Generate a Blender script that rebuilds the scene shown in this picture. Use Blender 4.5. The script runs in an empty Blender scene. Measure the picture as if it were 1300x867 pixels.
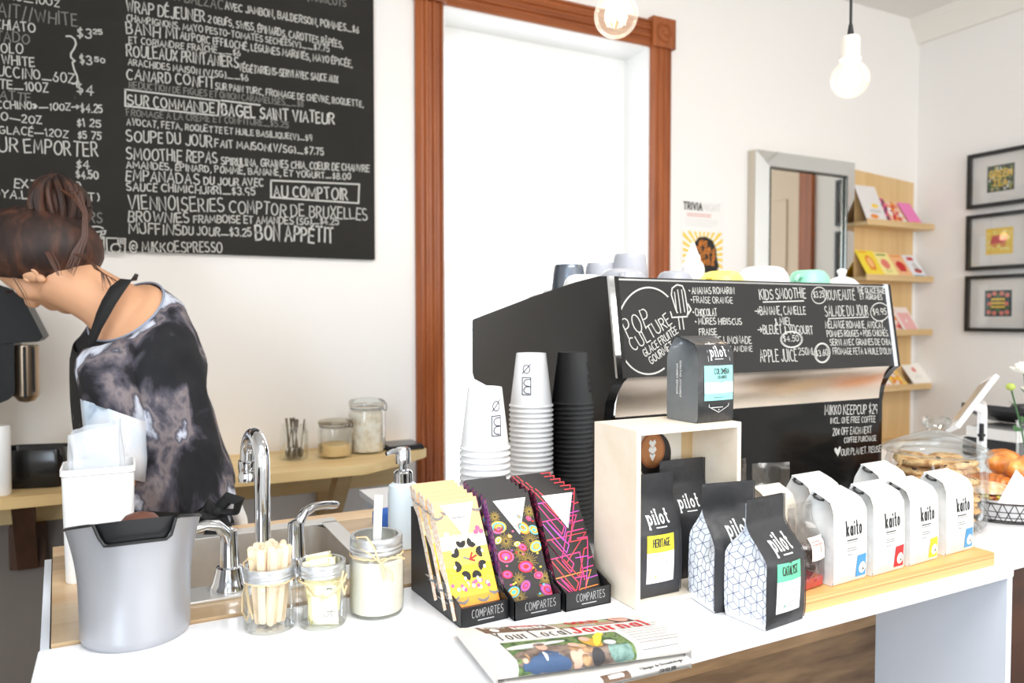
import bpy, bmesh, math, random
from math import sin, cos, pi, radians, atan2, sqrt
from mathutils import Vector, Matrix, noise

# ------------------------------------------------------------------ camera, world, lights, exposure
SC = bpy.context.scene
COL = SC.collection
W_, H_ = 1300, 867
FPX = 960.0
YAW, PITCH = radians(27.4), radians(1.85)
CAM = Vector((0, 0, 1.37))
cd = bpy.data.cameras.new('camera'); cam = bpy.data.objects.new('camera', cd); COL.objects.link(cam)
cam.location = CAM
cam.rotation_euler = (pi/2 - PITCH, 0, -YAW)
cd.sensor_width = 36; cd.sensor_fit = 'HORIZONTAL'; cd.lens = 36*FPX/W_
cd.clip_start = .02; cd.clip_end = 60
cd.dof.use_dof = True; cd.dof.focus_distance = 1.22; cd.dof.aperture_fstop = 4.0
SC.camera = cam

wd = bpy.data.worlds.new('daylight'); SC.world = wd; wd.use_nodes = True
wn = wd.node_tree.nodes; wl = wd.node_tree.links
bg = wn['Background']; bg.inputs['Color'].default_value = (.93, .965, 1, 1); bg.inputs['Strength'].default_value = 3.2

def area(name, loc, rot, sx, sy, power, color=(1, 1, 1)):
    l = bpy.data.lights.new(name, 'AREA'); l.shape = 'RECTANGLE'; l.size = sx; l.size_y = sy; l.energy = power; l.color = color
    o = bpy.data.objects.new(name, l); o.location = loc; o.rotation_euler = rot; COL.objects.link(o); return o
# area lamps behind the camera for assumed daylight; no windows are built there
# both unseen, standing before closed walls: a wide one to the right, a smaller cool one to the left
area('assumed_front_daylight', (2.1, -2.85, 1.75), (radians(90), 0, 0), 2.8, 2.0, 62, (1, .995, .985))  # added lamp for daylight assumed to come from the right front
area('assumed_side_daylight', (-1.6, -1.3, 1.75), (radians(90), 0, radians(-90)), 1.6, 1.5, 74, (.74, .87, 1))  # added cool lamp for assumed daylight, inside the closed left wall
area('added_overhead_fill', (0.75, -.15, 2.86), (0, 0, 0), 1.7, 1.1, 52, (1, .99, .985))  # unseen overhead fill, added to brighten the counter tops

vs = SC.view_settings
vs.view_transform = 'Standard'; vs.look = 'None'; vs.gamma = 1; vs.use_curve_mapping = False; vs.exposure = 0.12
SC.cycles.max_bounces = 10; SC.cycles.transparent_max_bounces = 24; SC.cycles.diffuse_bounces = 5
SC.cycles.caustics_reflective = False; SC.cycles.caustics_refractive = False
SC.cycles.sample_clamp_indirect = 6

# ------------------------------------------------------------------ measuring helpers
cR = Vector((cos(YAW), -sin(YAW), 0)); cF = Vector((sin(YAW)*cos(PITCH), cos(YAW)*cos(PITCH), -sin(PITCH))); cU = cR.cross(cF)
def ray(x, y): return cF + cR*((x-650)/FPX) + cU*((433.5-y)/FPX)
def atz(x, y, z): r = ray(x, y); return CAM + r*((z-CAM.z)/r.z)
def aty(x, y, v): r = ray(x, y); return CAM + r*(v/r.y)
def atx(x, y, v): r = ray(x, y); return CAM + r*(v/r.x)

# ------------------------------------------------------------------ materials
def srgb(r, g=None, b=None):
    if g is None: r, g, b = r
    f = lambda c: ((c/255)/12.92 if c/255 <= .04045 else ((c/255+.055)/1.055)**2.4)
    return (f(r), f(g), f(b), 1)
MATS = {}
def mat(name, rgb, rough=.5, metal=0, spec=.5, coat=0, emit=None, estr=1, bump=None, vary=None):
    """plain principled; bump=(scale,strength); vary=(scale, amount) soft brightness noise"""
    if name in MATS: return MATS[name]
    m = bpy.data.materials.new(name); m.use_nodes = True; MATS[name] = m
    nt = m.node_tree; p = nt.nodes['Principled BSDF']
    c = srgb(rgb)
    p.inputs['Base Color'].default_value = c; p.inputs['Roughness'].default_value = rough
    p.inputs['Metallic'].default_value = metal; p.inputs['Specular IOR Level'].default_value = spec
    p.inputs['Coat Weight'].default_value = coat
    if emit: p.inputs['Emission Color'].default_value = srgb(emit); p.inputs['Emission Strength'].default_value = estr
    if vary or bump:
        tc = nt.nodes.new('ShaderNodeTexCoord')
    if vary:
        n = nt.nodes.new('ShaderNodeTexNoise'); n.inputs['Scale'].default_value = vary[0]; n.inputs['Detail'].default_value = 4
        nt.links.new(tc.outputs['Object'], n.inputs['Vector'])
        r = nt.nodes.new('ShaderNodeValToRGB'); a = vary[1]
        r.color_ramp.elements[0].position = .3; r.color_ramp.elements[1].position = .7
        r.color_ramp.elements[0].color = [x*(1-a) for x in c[:3]]+[1]; r.color_ramp.elements[1].color = [min(1, x*(1+a)) for x in c[:3]]+[1]
        nt.links.new(n.outputs['Fac'], r.inputs['Fac']); nt.links.new(r.outputs['Color'], p.inputs['Base Color'])
    if bump:
        n2 = nt.nodes.new('ShaderNodeTexNoise'); n2.inputs['Scale'].default_value = bump[0]; n2.inputs['Detail'].default_value = 3
        nt.links.new(tc.outputs['Object'], n2.inputs['Vector'])
        b = nt.nodes.new('ShaderNodeBump'); b.inputs['Strength'].default_value = bump[1]; b.inputs['Distance'].default_value = .01
        nt.links.new(n2.outputs['Fac'], b.inputs['Height']); nt.links.new(b.outputs['Normal'], p.inputs['Normal'])
    return m
def wood(name, dark, light, axis='X', scale=6, stretch=12, rough=.5, knots=False, planks=None, contrast=(.3, .7), coat=0):
    if name in MATS: return MATS[name]
    m = bpy.data.materials.new(name); m.use_nodes = True; MATS[name] = m
    nt = m.node_tree; N = nt.nodes.new; L = nt.links.new; p = nt.nodes['Principled BSDF']; p.inputs['Roughness'].default_value = rough
    p.inputs['Coat Weight'].default_value = coat
    tc = N('ShaderNodeTexCoord'); mp = N('ShaderNodeMapping')
    s = {'X': (1/stretch, 1, 1), 'Y': (1, 1/stretch, 1), 'Z': (1, 1, 1/stretch)}[axis]
    mp.inputs['Scale'].default_value = s
    L(tc.outputs['Object'], mp.inputs['Vector'])
    vec = mp.outputs['Vector']
    if planks:
        # offset the grain and tint per plank; planks = (axis index across, width)
        sep = N('ShaderNodeSeparateXYZ'); L(tc.outputs['Object'], sep.inputs[0])
        dv = N('ShaderNodeMath'); dv.operation = 'DIVIDE'; L(sep.outputs[planks[0]], dv.inputs[0]); dv.inputs[1].default_value = planks[1]
        fl = N('ShaderNodeMath'); fl.operation = 'FLOOR'; L(dv.outputs[0], fl.inputs[0])
        wn_ = N('ShaderNodeTexWhiteNoise'); wn_.noise_dimensions = '1D'; L(fl.outputs[0], wn_.inputs['W'])
        ad = N('ShaderNodeVectorMath'); ad.operation = 'MULTIPLY_ADD'; L(wn_.outputs['Color'], ad.inputs[0]); ad.inputs[1].default_value = (7, 7, 7); L(vec, ad.inputs[2])
        vec = ad.outputs[0]
    n = N('ShaderNodeTexNoise'); n.inputs['Scale'].default_value = scale; n.inputs['Detail'].default_value = 6; n.inputs['Roughness'].default_value = .6; n.inputs['Distortion'].default_value = .8
    L(vec, n.inputs['Vector'])
    n3 = N('ShaderNodeTexNoise'); n3.inputs['Scale'].default_value = scale*7; n3.inputs['Detail'].default_value = 3; L(vec, n3.inputs['Vector'])
    mx0 = N('ShaderNodeMix'); mx0.data_type = 'FLOAT'; mx0.inputs[0].default_value = .3; L(n.outputs['Fac'], mx0.inputs[2]); L(n3.outputs['Fac'], mx0.inputs[3])
    r = N('ShaderNodeValToRGB'); r.color_ramp.elements[0].position = contrast[0]; r.color_ramp.elements[1].position = contrast[1]
    r.color_ramp.elements[0].color = srgb(dark); r.color_ramp.elements[1].color = srgb(light)
    L(mx0.outputs[0], r.inputs['Fac']); col = r.outputs['Color']
    if planks:
        mr = N('ShaderNodeMapRange'); L(wn_.outputs['Value'], mr.inputs[0]); mr.inputs[3].default_value = .62; mr.inputs[4].default_value = 1.08
        mm = N('ShaderNodeMix'); mm.data_type = 'RGBA'; mm.blend_type = 'MULTIPLY'; mm.inputs[0].default_value = 1
        L(col, mm.inputs[6]); L(mr.outputs[0], mm.inputs[7]); col = mm.outputs[2]
    if knots:
        v = N('ShaderNodeTexVoronoi'); v.inputs['Scale'].default_value = knots; L(vec, v.inputs['Vector'])
        rr = N('ShaderNodeValToRGB'); rr.color_ramp.elements[0].position = .03; rr.color_ramp.elements[1].position = .1
        rr.color_ramp.elements[0].color = (.35, .25, .18, 1); rr.color_ramp.elements[1].color = (1, 1, 1, 1)
        L(v.outputs['Distance'], rr.inputs['Fac'])
        mm = N('ShaderNodeMix'); mm.data_type = 'RGBA'; mm.blend_type = 'MULTIPLY'; mm.inputs[0].default_value = .8
        L(col, mm.inputs[6]); L(rr.outputs['Color'], mm.inputs[7]); col = mm.outputs[2]
    L(col, p.inputs['Base Color'])
    return m
def ramp_mat(name, stops, scale=8, rough=.5, detail=5, distort=0, metal=0, kind='noise', stretch=(1, 1, 1), bump=0, coat=0):
    if name in MATS: return MATS[name]
    m = bpy.data.materials.new(name); m.use_nodes = True; MATS[name] = m
    nt = m.node_tree; N = nt.nodes.new; L = nt.links.new; p = nt.nodes['Principled BSDF']; p.inputs['Roughness'].default_value = rough; p.inputs['Metallic'].default_value = metal
    p.inputs['Coat Weight'].default_value = coat
    tc = N('ShaderNodeTexCoord'); mp = N('ShaderNodeMapping'); mp.inputs['Scale'].default_value = stretch; L(tc.outputs['Object'], mp.inputs['Vector'])
    if kind == 'noise':
        n = N('ShaderNodeTexNoise'); n.inputs['Detail'].default_value = detail; n.inputs['Distortion'].default_value = distort; out = n.outputs['Fac']
    else:
        n = N('ShaderNodeTexVoronoi'); out = n.outputs['Color']
    n.inputs['Scale'].default_value = scale; L(mp.outputs['Vector'], n.inputs['Vector'])
    r = N('ShaderNodeValToRGB'); e = r.color_ramp.elements
    while len(e) < len(stops): e.new(.5)
    for i, (pos, c) in enumerate(stops): e[i].position = pos; e[i].color = srgb(c)
    L(out, r.inputs['Fac']); L(r.outputs['Color'], p.inputs['Base Color'])
    if bump:
        b = N('ShaderNodeBump'); b.inputs['Strength'].default_value = bump; b.inputs['Distance'].default_value = .01; L(n.outputs[0], b.inputs['Height']); L(b.outputs['Normal'], p.inputs['Normal'])
    return m
def glass(name, tint=(1, 1, 1), ior=1.3, rough=.02, base=.04):
    """thin clear sheet: transparent with fresnel gloss"""
    if name in MATS: return MATS[name]
    m = bpy.data.materials.new(name); m.use_nodes = True; MATS[name] = m
    nt = m.node_tree; N = nt.nodes.new; L = nt.links.new; nt.nodes.remove(nt.nodes['Principled BSDF'])
    t = N('ShaderNodeBsdfTransparent'); t.inputs[0].default_value = (*tint, 1)
    g = N('ShaderNodeBsdfGlossy'); g.inputs['Roughness'].default_value = rough
    f = N('ShaderNodeFresnel'); f.inputs['IOR'].default_value = ior
    a = N('ShaderNodeMath'); a.operation = 'MULTIPLY_ADD'; a.inputs[1].default_value = .45; a.inputs[2].default_value = base; a.use_clamp = True; L(f.outputs[0], a.inputs[0])
    mx = N('ShaderNodeMixShader'); L(a.outputs[0], mx.inputs[0]); L(t.outputs[0], mx.inputs[1]); L(g.outputs[0], mx.inputs[2])
    L(mx.outputs[0], nt.nodes['Material Output'].inputs['Surface'])
    return m
def film(name, rgb, alpha, rough=.3):
    """cloudy film: diffuse over transparent"""
    if name in MATS: return MATS[name]
    m = bpy.data.materials.new(name); m.use_nodes = True; MATS[name] = m
    p = m.node_tree.nodes['Principled BSDF']; p.inputs['Base Color'].default_value = srgb(rgb); p.inputs['Alpha'].default_value = alpha; p.inputs['Roughness'].default_value = rough
    return m

# ------------------------------------------------------------------ mesh building
class MB:
    """collects shapes and links them as ONE mesh object"""
    def __init__(s): s.v = []; s.f = []; s.mi = []; s.bev = False; s.parts = []
    def add(s, vs, fs, mi=0, M=None):
        o = len(s.v); s.parts.append(o)
        s.v += [tuple(M @ Vector(v)) if M else tuple(v) for v in vs]
        s.f += [tuple(i+o for i in f) for f in fs]; s.mi += [mi]*len(fs)
        return s
    def box(s, x0, x1, y0, y1, z0, z1, bev=0, mi=0, M=None, seg=2):
        if bev <= 0:
            vs = [(x, y, z) for z in (z0, z1) for y in (y0, y1) for x in (x0, x1)]
            return s.add(vs, [(0, 2, 3, 1), (4, 5, 7, 6), (0, 1, 5, 4), (2, 6, 7, 3), (0, 4, 6, 2), (1, 3, 7, 5)], mi, M)
        s.bev = True; bm = bmesh.new(); bmesh.ops.create_cube(bm, size=1)
        for v in bm.verts: v.co = Vector(((x0+x1)/2+v.co.x*(x1-x0), (y0+y1)/2+v.co.y*(y1-y0), (z0+z1)/2+v.co.z*(z1-z0)))
        bmesh.ops.bevel(bm, geom=bm.edges[:], offset=bev, segments=seg, affect='EDGES', profile=.5)
        s.bm(bm, mi, M); return s
    def bm(s, bm, mi=0, M=None):
        bm.verts.ensure_lookup_table(); bm.verts.index_update()
        s.add([v.co for v in bm.verts], [[v.index for v in f.verts] for f in bm.faces], mi, M); bm.free()
    def lathe(s, prof, n=40, c=(0, 0, 0), mi=0, M=None, sx=1, sy=1, cap0=False, cap1=False):
        vs = []; fs = []
        for r, z in prof:
            for k in range(n):
                a = 2*pi*k/n; vs.append((c[0]+r*cos(a)*sx, c[1]+r*sin(a)*sy, c[2]+z))
        for i in range(len(prof)-1):
            for k in range(n):
                k2 = (k+1) % n; fs.append((i*n+k, i*n+k2, (i+1)*n+k2, (i+1)*n+k))
        if cap0: fs.append(tuple(reversed(range(n))))
        if cap1: fs.append(tuple((len(prof)-1)*n+k for k in range(n)))
        return s.add(vs, fs, mi, M)
    def tube(s, pts, r, n=10, mi=0, caps=True, M=None, flat=1):
        pts = [Vector(p) for p in pts]; R = r if hasattr(r, '__len__') else [r]*len(pts)
        vs = []; fs = []; up = None
        for i, p in enumerate(pts):
            t = (pts[min(i+1, len(pts)-1)]-pts[max(i-1, 0)]).normalized()
            if up is None:
                up = Vector((0, 0, 1)) if abs(t.z) < .9 else Vector((1, 0, 0))
            b = t.cross(up)
            if b.length < 1e-5: b = t.orthogonal()
            b.normalize(); up = b.cross(t).normalized()
            for k in range(n):
                a = 2*pi*k/n; vs.append(p+b*(R[i]*cos(a))+up*(R[i]*sin(a)*flat))
        for i in range(len(pts)-1):
            for k in range(n):
                k2 = (k+1) % n; fs.append((i*n+k, i*n+k2, (i+1)*n+k2, (i+1)*n+k))
        if caps: fs.append(tuple(reversed(range(n)))); fs.append(tuple((len(pts)-1)*n+k for k in range(n)))
        return s.add(vs, fs, mi, M)
    def prism(s, poly, lo, hi, axis='Z', mi=0, M=None):
        """extrude a 2D outline along an axis; (a,b) are the other two axes in order"""
        def put(a, b, h): return {'Z': (a, b, h), 'Y': (a, h, b), 'X': (h, a, b)}[axis]
        n = len(poly); vs = [put(a, b, lo) for a, b in poly]+[put(a, b, hi) for a, b in poly]
        fs = [tuple(range(n)), tuple(reversed(range(n, 2*n)))]+[(i, i+n, (i+1) % n+n, (i+1) % n) for i in range(n)]
        return s.add(vs, fs, mi, M)
    def grid(s, f, nu, nv, u0=0, u1=1, v0=0, v1=1, mi=0, M=None):
        vs = [f(u0+(u1-u0)*i/nu, v0+(v1-v0)*j/nv) for j in range(nv+1) for i in range(nu+1)]
        fs = [(j*(nu+1)+i, j*(nu+1)+i+1, (j+1)*(nu+1)+i+1, (j+1)*(nu+1)+i) for j in range(nv) for i in range(nu)]
        return s.add(vs, fs, mi, M)
    def sphere(s, c, r, n=16, m=10, mi=0, M=None):
        rx, ry, rz = r if hasattr(r, '__len__') else (r, r, r)
        prof = [(max(1e-5, sin(pi*i/m)), -cos(pi*i/m)) for i in range(m+1)]
        vs = []; fs = []
        for q, z in prof:
            for k in range(n):
                a = 2*pi*k/n; vs.append((c[0]+rx*q*cos(a), c[1]+ry*q*sin(a), c[2]+rz*z))
        for i in range(m):
            for k in range(n):
                k2 = (k+1) % n; fs.append((i*n+k, i*n+k2, (i+1)*n+k2, (i+1)*n+k))
        return s.add(vs, fs, mi, M)
    def build(s, name, m, parent=None, smooth=True, angle=35, fix=True, world=False):
        me = bpy.data.meshes.new(name)
        if world and parent:                       # shapes given in room coordinates
            d = Vector((0, 0, 0)); q = parent
            while q: d += q.location; q = q.parent
            s.v = [(v[0]-d.x, v[1]-d.y, v[2]-d.z) for v in s.v]
        me.from_pydata([tuple(v) for v in s.v], [], s.f)
        ms = m if isinstance(m, (list, tuple)) else [m]
        for x in ms: me.materials.append(x)
        if len(ms) > 1: me.polygons.foreach_set('material_index', s.mi)
        if fix:
            bm = bmesh.new(); bm.from_mesh(me); bm.verts.ensure_lookup_table(); vl = list(bm.verts); ends = s.parts[1:]+[len(vl)]
            for a_, e_ in zip(s.parts, ends):          # weld each shape's own seam, never two shapes to each other
                bmesh.ops.remove_doubles(bm, verts=vl[a_:e_], dist=1e-6)
            bmesh.ops.recalc_face_normals(bm, faces=bm.faces); bm.to_mesh(me); bm.free()
        me.update()
        if smooth:
            me.shade_smooth(); me.set_sharp_from_angle(angle=radians(angle))
        o = bpy.data.objects.new(name, me); COL.objects.link(o)
        if smooth and s.bev:
            w = o.modifiers.new('flat_faces', 'WEIGHTED_NORMAL'); w.keep_sharp = True
        if parent: o.parent = parent
        return o

def thing(name, label, cat, loc=(0, 0, 0), rz=0, group=None):
    o = bpy.data.objects.new(name, None); COL.objects.link(o); o.empty_display_size = .05
    o.location = loc; o.rotation_euler = (0, 0, rz); o['label'] = label; o['category'] = cat
    if group: o['group'] = group
    return o
def tag(o, label, cat, group=None, kind=None):
    o['label'] = label; o['category'] = cat
    if group: o['group'] = group
    if kind: o['kind'] = kind
    return o
def struct(o): o['kind'] = 'structure'; return o
KIDS = {}
def dup(root, loc=None, rz=None, label=None, group=None):
    r = root.copy(); COL.objects.link(r)
    if loc is not None: r.location = loc
    if rz is not None: r.rotation_euler = (0, 0, rz)
    if label: r['label'] = label
    if group: r['group'] = group
    for ch in list(root.children):
        c = ch.copy(); COL.objects.link(c); c.parent = r
        for g in list(ch.children):
            d = g.copy(); COL.objects.link(d); d.parent = c
    return r
def rot(ax, a): return Matrix.Rotation(a, 4, ax)
def tr(x, y, z): return Matrix.Translation((x, y, z))

# ------------------------------------------------------------------ single-stroke lettering
def A_(cx, cy, rx, ry, a, b, n=8):
    return [(cx+rx*cos(radians(a+(b-a)*i/n)), cy+ry*sin(radians(a+(b-a)*i/n))) for i in range(n+1)]
G = {
 'A': (.6, [[(0, 0), (.3, 1), (.6, 0)], [(.1, .36), (.5, .36)]]),
 'B': (.55, [[(0, 0), (0, 1), (.25, 1)]+A_(.25, .76, .24, .24, 90, -90, 6)+[(0, .52)], [(.25, .52)]+A_(.27, .26, .28, .26, 90, -90, 6)+[(0, 0)]]),
 'C': (.58, [A_(.33, .5, .33, .5, 52, 308, 10)]),
 'D': (.58, [[(0, 0), (0, 1), (.2, 1)]+A_(.2, .5, .38, .5, 90, -90, 8)+[(0, 0)]]),
 'E': (.48, [[(.46, 1), (0, 1), (0, 0), (.48, 0)], [(0, .52), (.4, .52)]]),
 'F': (.46, [[(.46, 1), (0, 1), (0, 0)], [(0, .52), (.38, .52)]]),
 'G': (.64, [A_(.33, .5, .33, .5, 52, 340, 11)+[(.64, .46), (.38, .46)]]),
 'H': (.56, [[(0, 0), (0, 1)], [(.56, 0), (.56, 1)], [(0, .5), (.56, .5)]]),
 'I': (.1, [[(.05, 0), (.05, 1)]]),
 'J': (.42, [[(.42, 1), (.42, .24)]+A_(.21, .24, .21, .24, 0, -160, 6)]),
 'K': (.54, [[(0, 0), (0, 1)], [(.5, 1), (0, .42)], [(.16, .58), (.54, 0)]]),
 'L': (.45, [[(0, 1), (0, 0), (.45, 0)]]),
 'M': (.72, [[(0, 0), (.06, 1), (.36, .25), (.66, 1), (.72, 0)]]),
 'N': (.58, [[(0, 0), (0, 1), (.58, 0), (.58, 1)]]),
 'O': (.64, [A_(.32, .5, .32, .5, 90, 452, 14)]),
 'P': (.5, [[(0, 0), (0, 1), (.24, 1)]+A_(.24, .74, .26, .26, 90, -90, 6)+[(0, .48)]]),
 'Q': (.66, [A_(.32, .5, .32, .5, 90, 450, 14), [(.4, .25), (.66, -.06)]]),
 'R': (.54, [[(0, 0), (0, 1), (.24, 1)]+A_(.24, .75, .26, .25, 90, -90, 6)+[(0, .5)], [(.22, .5), (.54, 0)]]),
 'S': (.52, [A_(.26, .75, .23, .25, 40, 265, 8)+A_(.25, .25, .27, .25, 85, -150, 8)]),
 'T': (.56, [[(0, 1), (.56, 1)], [(.28, 1), (.28, 0)]]),
 'U': (.56, [[(0, 1), (0, .3)]+A_(.28, .3, .28, .3, 180, 360, 8)+[(.56, 1)]]),
 'V': (.58, [[(0, 1), (.29, 0), (.58, 1)]]),
 'W': (.84, [[(0, 1), (.2, 0), (.42, .8), (.64, 0), (.84, 1)]]),
 'X': (.56, [[(0, 0), (.56, 1)], [(0, 1), (.56, 0)]]),
 'Y': (.56, [[(0, 1), (.28, .5), (.56, 1)], [(.28, .5), (.28, 0)]]),
 'Z': (.54, [[(0, 1), (.54, 1), (0, 0), (.54, 0)]]),
 '0': (.54, [A_(.27, .5, .27, .5, 90, 452, 12)]), '1': (.22, [[(0, .8), (.16, 1), (.16, 0)]]),
 '2': (.5, [A_(.25, .74, .24, .26, 160, -30, 8)+[(0, 0), (.5, 0)]]),
 '3': (.5, [A_(.22, .76, .22, .24, 150, -80, 8)+A_(.22, .27, .26, .27, 80, -150, 8)]),
 '4': (.52, [[(.36, 0), (.36, 1), (0, .34), (.52, .34)]]),
 '5': (.5, [[(.46, 1), (.06, 1), (.03, .56)]+A_(.22, .32, .26, .32, 110, -150, 8)]),
 '6': (.5, [[(.36, 1), (.06, .42)]+A_(.25, .28, .24, .28, 160, 520, 12)]),
 '7': (.48, [[(0, 1), (.48, 1), (.16, 0)]]),
 '8': (.5, [A_(.25, .75, .2, .25, 90, 450, 10), A_(.25, .26, .25, .26, 90, 450, 10)]),
 '9': (.48, [A_(.24, .7, .23, .3, 20, 380, 12), [(.47, .74), (.36, 0)]]),
 '$': (.44, [A_(.22, .7, .19, .2, 40, 265, 6)+A_(.21, .3, .21, .2, 85, -150, 6), [(.22, -.08), (.22, 1.08)]]),
 'c|': (.4, []), '(': (.2, [A_(.3, .45, .3, .65, 125, 235, 6)]), ')': (.2, [A_(-.1, .45, .3, .65, 55, -55, 6)]),
 '/': (.36, [[(0, -.1), (.36, 1.05)]]), ',': (.1, [[(.08, .06), (.02, -.18)]]), '.': (.08, [[(.03, .0), (.06, .06)]]),
 '-': (.34, [[(0, .45), (.34, .45)]]), '_': (.9, [[(0, .06), (.9, .04)]]), '~': (1.1, [[(0, .3), (1.1, .3)]]),
 '&': (.5, [[(.5, .3), (.3, 0), (.08, .12), (.34, .72), (.22, .9), (.12, .74), (.5, 0)]]), "'": (.08, [[(.05, 1), (.03, .8)]]),
 '+': (.4, [[(.2, .2), (.2, .7)], [(0, .45), (.4, .45)]]), ':': (.1, [[(.03, .1), (.06, .16)], [(.03, .5), (.06, .56)]]),
 '@': (.95, [A_(.47, .45, .17, .2, 20, 380, 10)+[(.64, .3), (.78, .3)]+A_(.47, .48, .47, .52, -10, 320, 14)]),
 '>': (.5, [[(0, .75), (.25, .45), (0, .15)], [(.2, .75), (.45, .45), (.2, .15)]]), '*': (.1, [[(.03, .45), (.07, .5)]]),
 '=': (.9, [[(0, .45), (.9, .45)], [(.6, .72), (.9, .45), (.6, .18)]]), '%': (.42, [A_(.24, .4, .2, .3, 50, 310, 8), [(.24, -.02), (.24, .85)]]),
 'a': (.46, [A_(.21, .3, .21, .3, 30, 390, 10), [(.44, .6), (.44, 0)]]),
 'c': (.42, [A_(.24, .3, .24, .3, 50, 310, 8)]),
 'd': (.46, [A_(.21, .3, .21, .3, 30, 390, 10), [(.44, 1), (.44, 0)]]),
 'e': (.46, [[(.02, .32), (.44, .32)]+A_(.23, .3, .22, .3, 5, 310, 9)]),
 'g': (.46, [A_(.21, .3, .21, .3, 30, 390, 10), [(.44, .6), (.44, -.1)]+A_(.23, -.1, .21, .2, 0, -150, 5)]),
 'h': (.42, [[(0, 0), (0, 1)], [(0, .4)]+A_(.2, .4, .21, .2, 170, 0, 5)+[(.41, 0)]]),
 'i': (.08, [[(.04, 0), (.04, .6)], [(.04, .82), (.04, .9)]]),
 'j': (.2, [[(.16, .6), (.16, -.14), (0, -.25)]]),
 'k': (.42, [[(0, 0), (0, 1)], [(.38, .6), (0, .22)], [(.12, .35), (.42, 0)]]),
 'l': (.08, [[(.04, 0), (.04, 1)]]),
 'm': (.66, [[(0, 0), (0, .6)], [(0, .42)]+A_(.16, .42, .16, .18, 170, 0, 5)+[(.32, 0)], [(.32, .42)]+A_(.49, .42, .16, .18, 170, 0, 5)+[(.65, 0)]]),
 'n': (.42, [[(0, 0), (0, .6)], [(0, .4)]+A_(.2, .4, .21, .2, 170, 0, 5)+[(.41, 0)]]),
 'o': (.46, [A_(.23, .3, .23, .3, 90, 452, 12)]),
 'p': (.46, [[(0, -.34), (0, .6)], A_(.24, .3, .22, .3, 150, 510, 10)]),
 'q': (.46, [[(.44, -.34), (.44, .6)], A_(.21, .3, .21, .3, 30, 390, 10)]),
 'r': (.3, [[(0, 0), (0, .6)], [(0, .38)]+A_(.2, .38, .2, .21, 170, 70, 4)]),
 's': (.38, [A_(.19, .45, .16, .15, 40, 265, 6)+A_(.18, .15, .19, .15, 85, -150, 6)]),
 't': (.34, [[(.14, .95), (.14, .1), (.22, 0), (.32, .03)], [(0, .6), (.32, .6)]]),
 'u': (.42, [[(0, .6), (0, .2)]+A_(.2, .2, .2, .2, 180, 340, 6), [(.41, .6), (.41, 0)]]),
 'y': (.42, [[(0, .6), (.21, .02)], [(.42, .6), (.1, -.34)]]),
}
ACC = {'É': ('E', [(.16, 1.1), (.34, 1.28)]), 'È': ('E', [(.14, 1.28), (.32, 1.1)]), 'Ê': ('E', [(.08, 1.1), (.24, 1.28), (.4, 1.1)]),
       'Â': ('A', [(.16, 1.1), (.3, 1.28), (.44, 1.1)]), 'À': ('A', [(.2, 1.28), (.38, 1.1)]), 'Î': ('I', [(-.1, 1.1), (.05, 1.28), (.2, 1.1)]),
       'Û': ('U', [(.12, 1.1), (.28, 1.28), (.44, 1.1)]), 'Ù': ('U', [(.2, 1.28), (.38, 1.1)]), 'ï': ('I', [(.03, 1.14), (.07, 1.2)])}
for k_, (b_, s_) in ACC.items(): G[k_] = (G[b_][0], G[b_][1]+[s_])
SERIF = {}
def text_lines(text, h, width=None, sp=.24, jit=0, seed=0, slant=0, serif=0):
    """polylines (u right, v up, metres) with the baseline starting at 0,0, squeezed to width"""
    rn = random.Random(seed+len(text)*7+sum(map(ord, text))); out = []; x = 0
    for ch in text:
        if ch == ' ': x += .34; continue
        w, ss = G.get(ch) or G.get(ch.upper()) or (.4, [])
        a = rn.uniform(-1, 1)*jit*.12; dy = rn.uniform(-1, 1)*jit*.07; k = 1+rn.uniform(-1, 1)*jit*.1; kw = 1+rn.uniform(-1, 1)*jit*.15
        for st in ss:
            q = []
            for (px, py) in st:
                px *= kw; py *= k
                q.append((x+px*cos(a)-py*sin(a)+slant*py+rn.uniform(-1, 1)*jit*.012, px*sin(a)+py*cos(a)+dy+rn.uniform(-1, 1)*jit*.012))
            out.append(q)
            if serif:
                for e, e2 in ((st[0], st[1]), (st[-1], st[-2])):
                    if len(st) <= 5 and abs(e[0]-e2[0]) < .12 and abs(e[1]-e2[1]) > .2:
                        out.append([(x+e[0]-serif, e[1]), (x+e[0]+serif, e[1])])
        x += w*kw+sp
    x = max(x-sp, .05)
    sx = (width/(x*h) if width else 1)*h
    return [[(a*sx, b*h) for a, b in q] for q in out], x*sx
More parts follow.
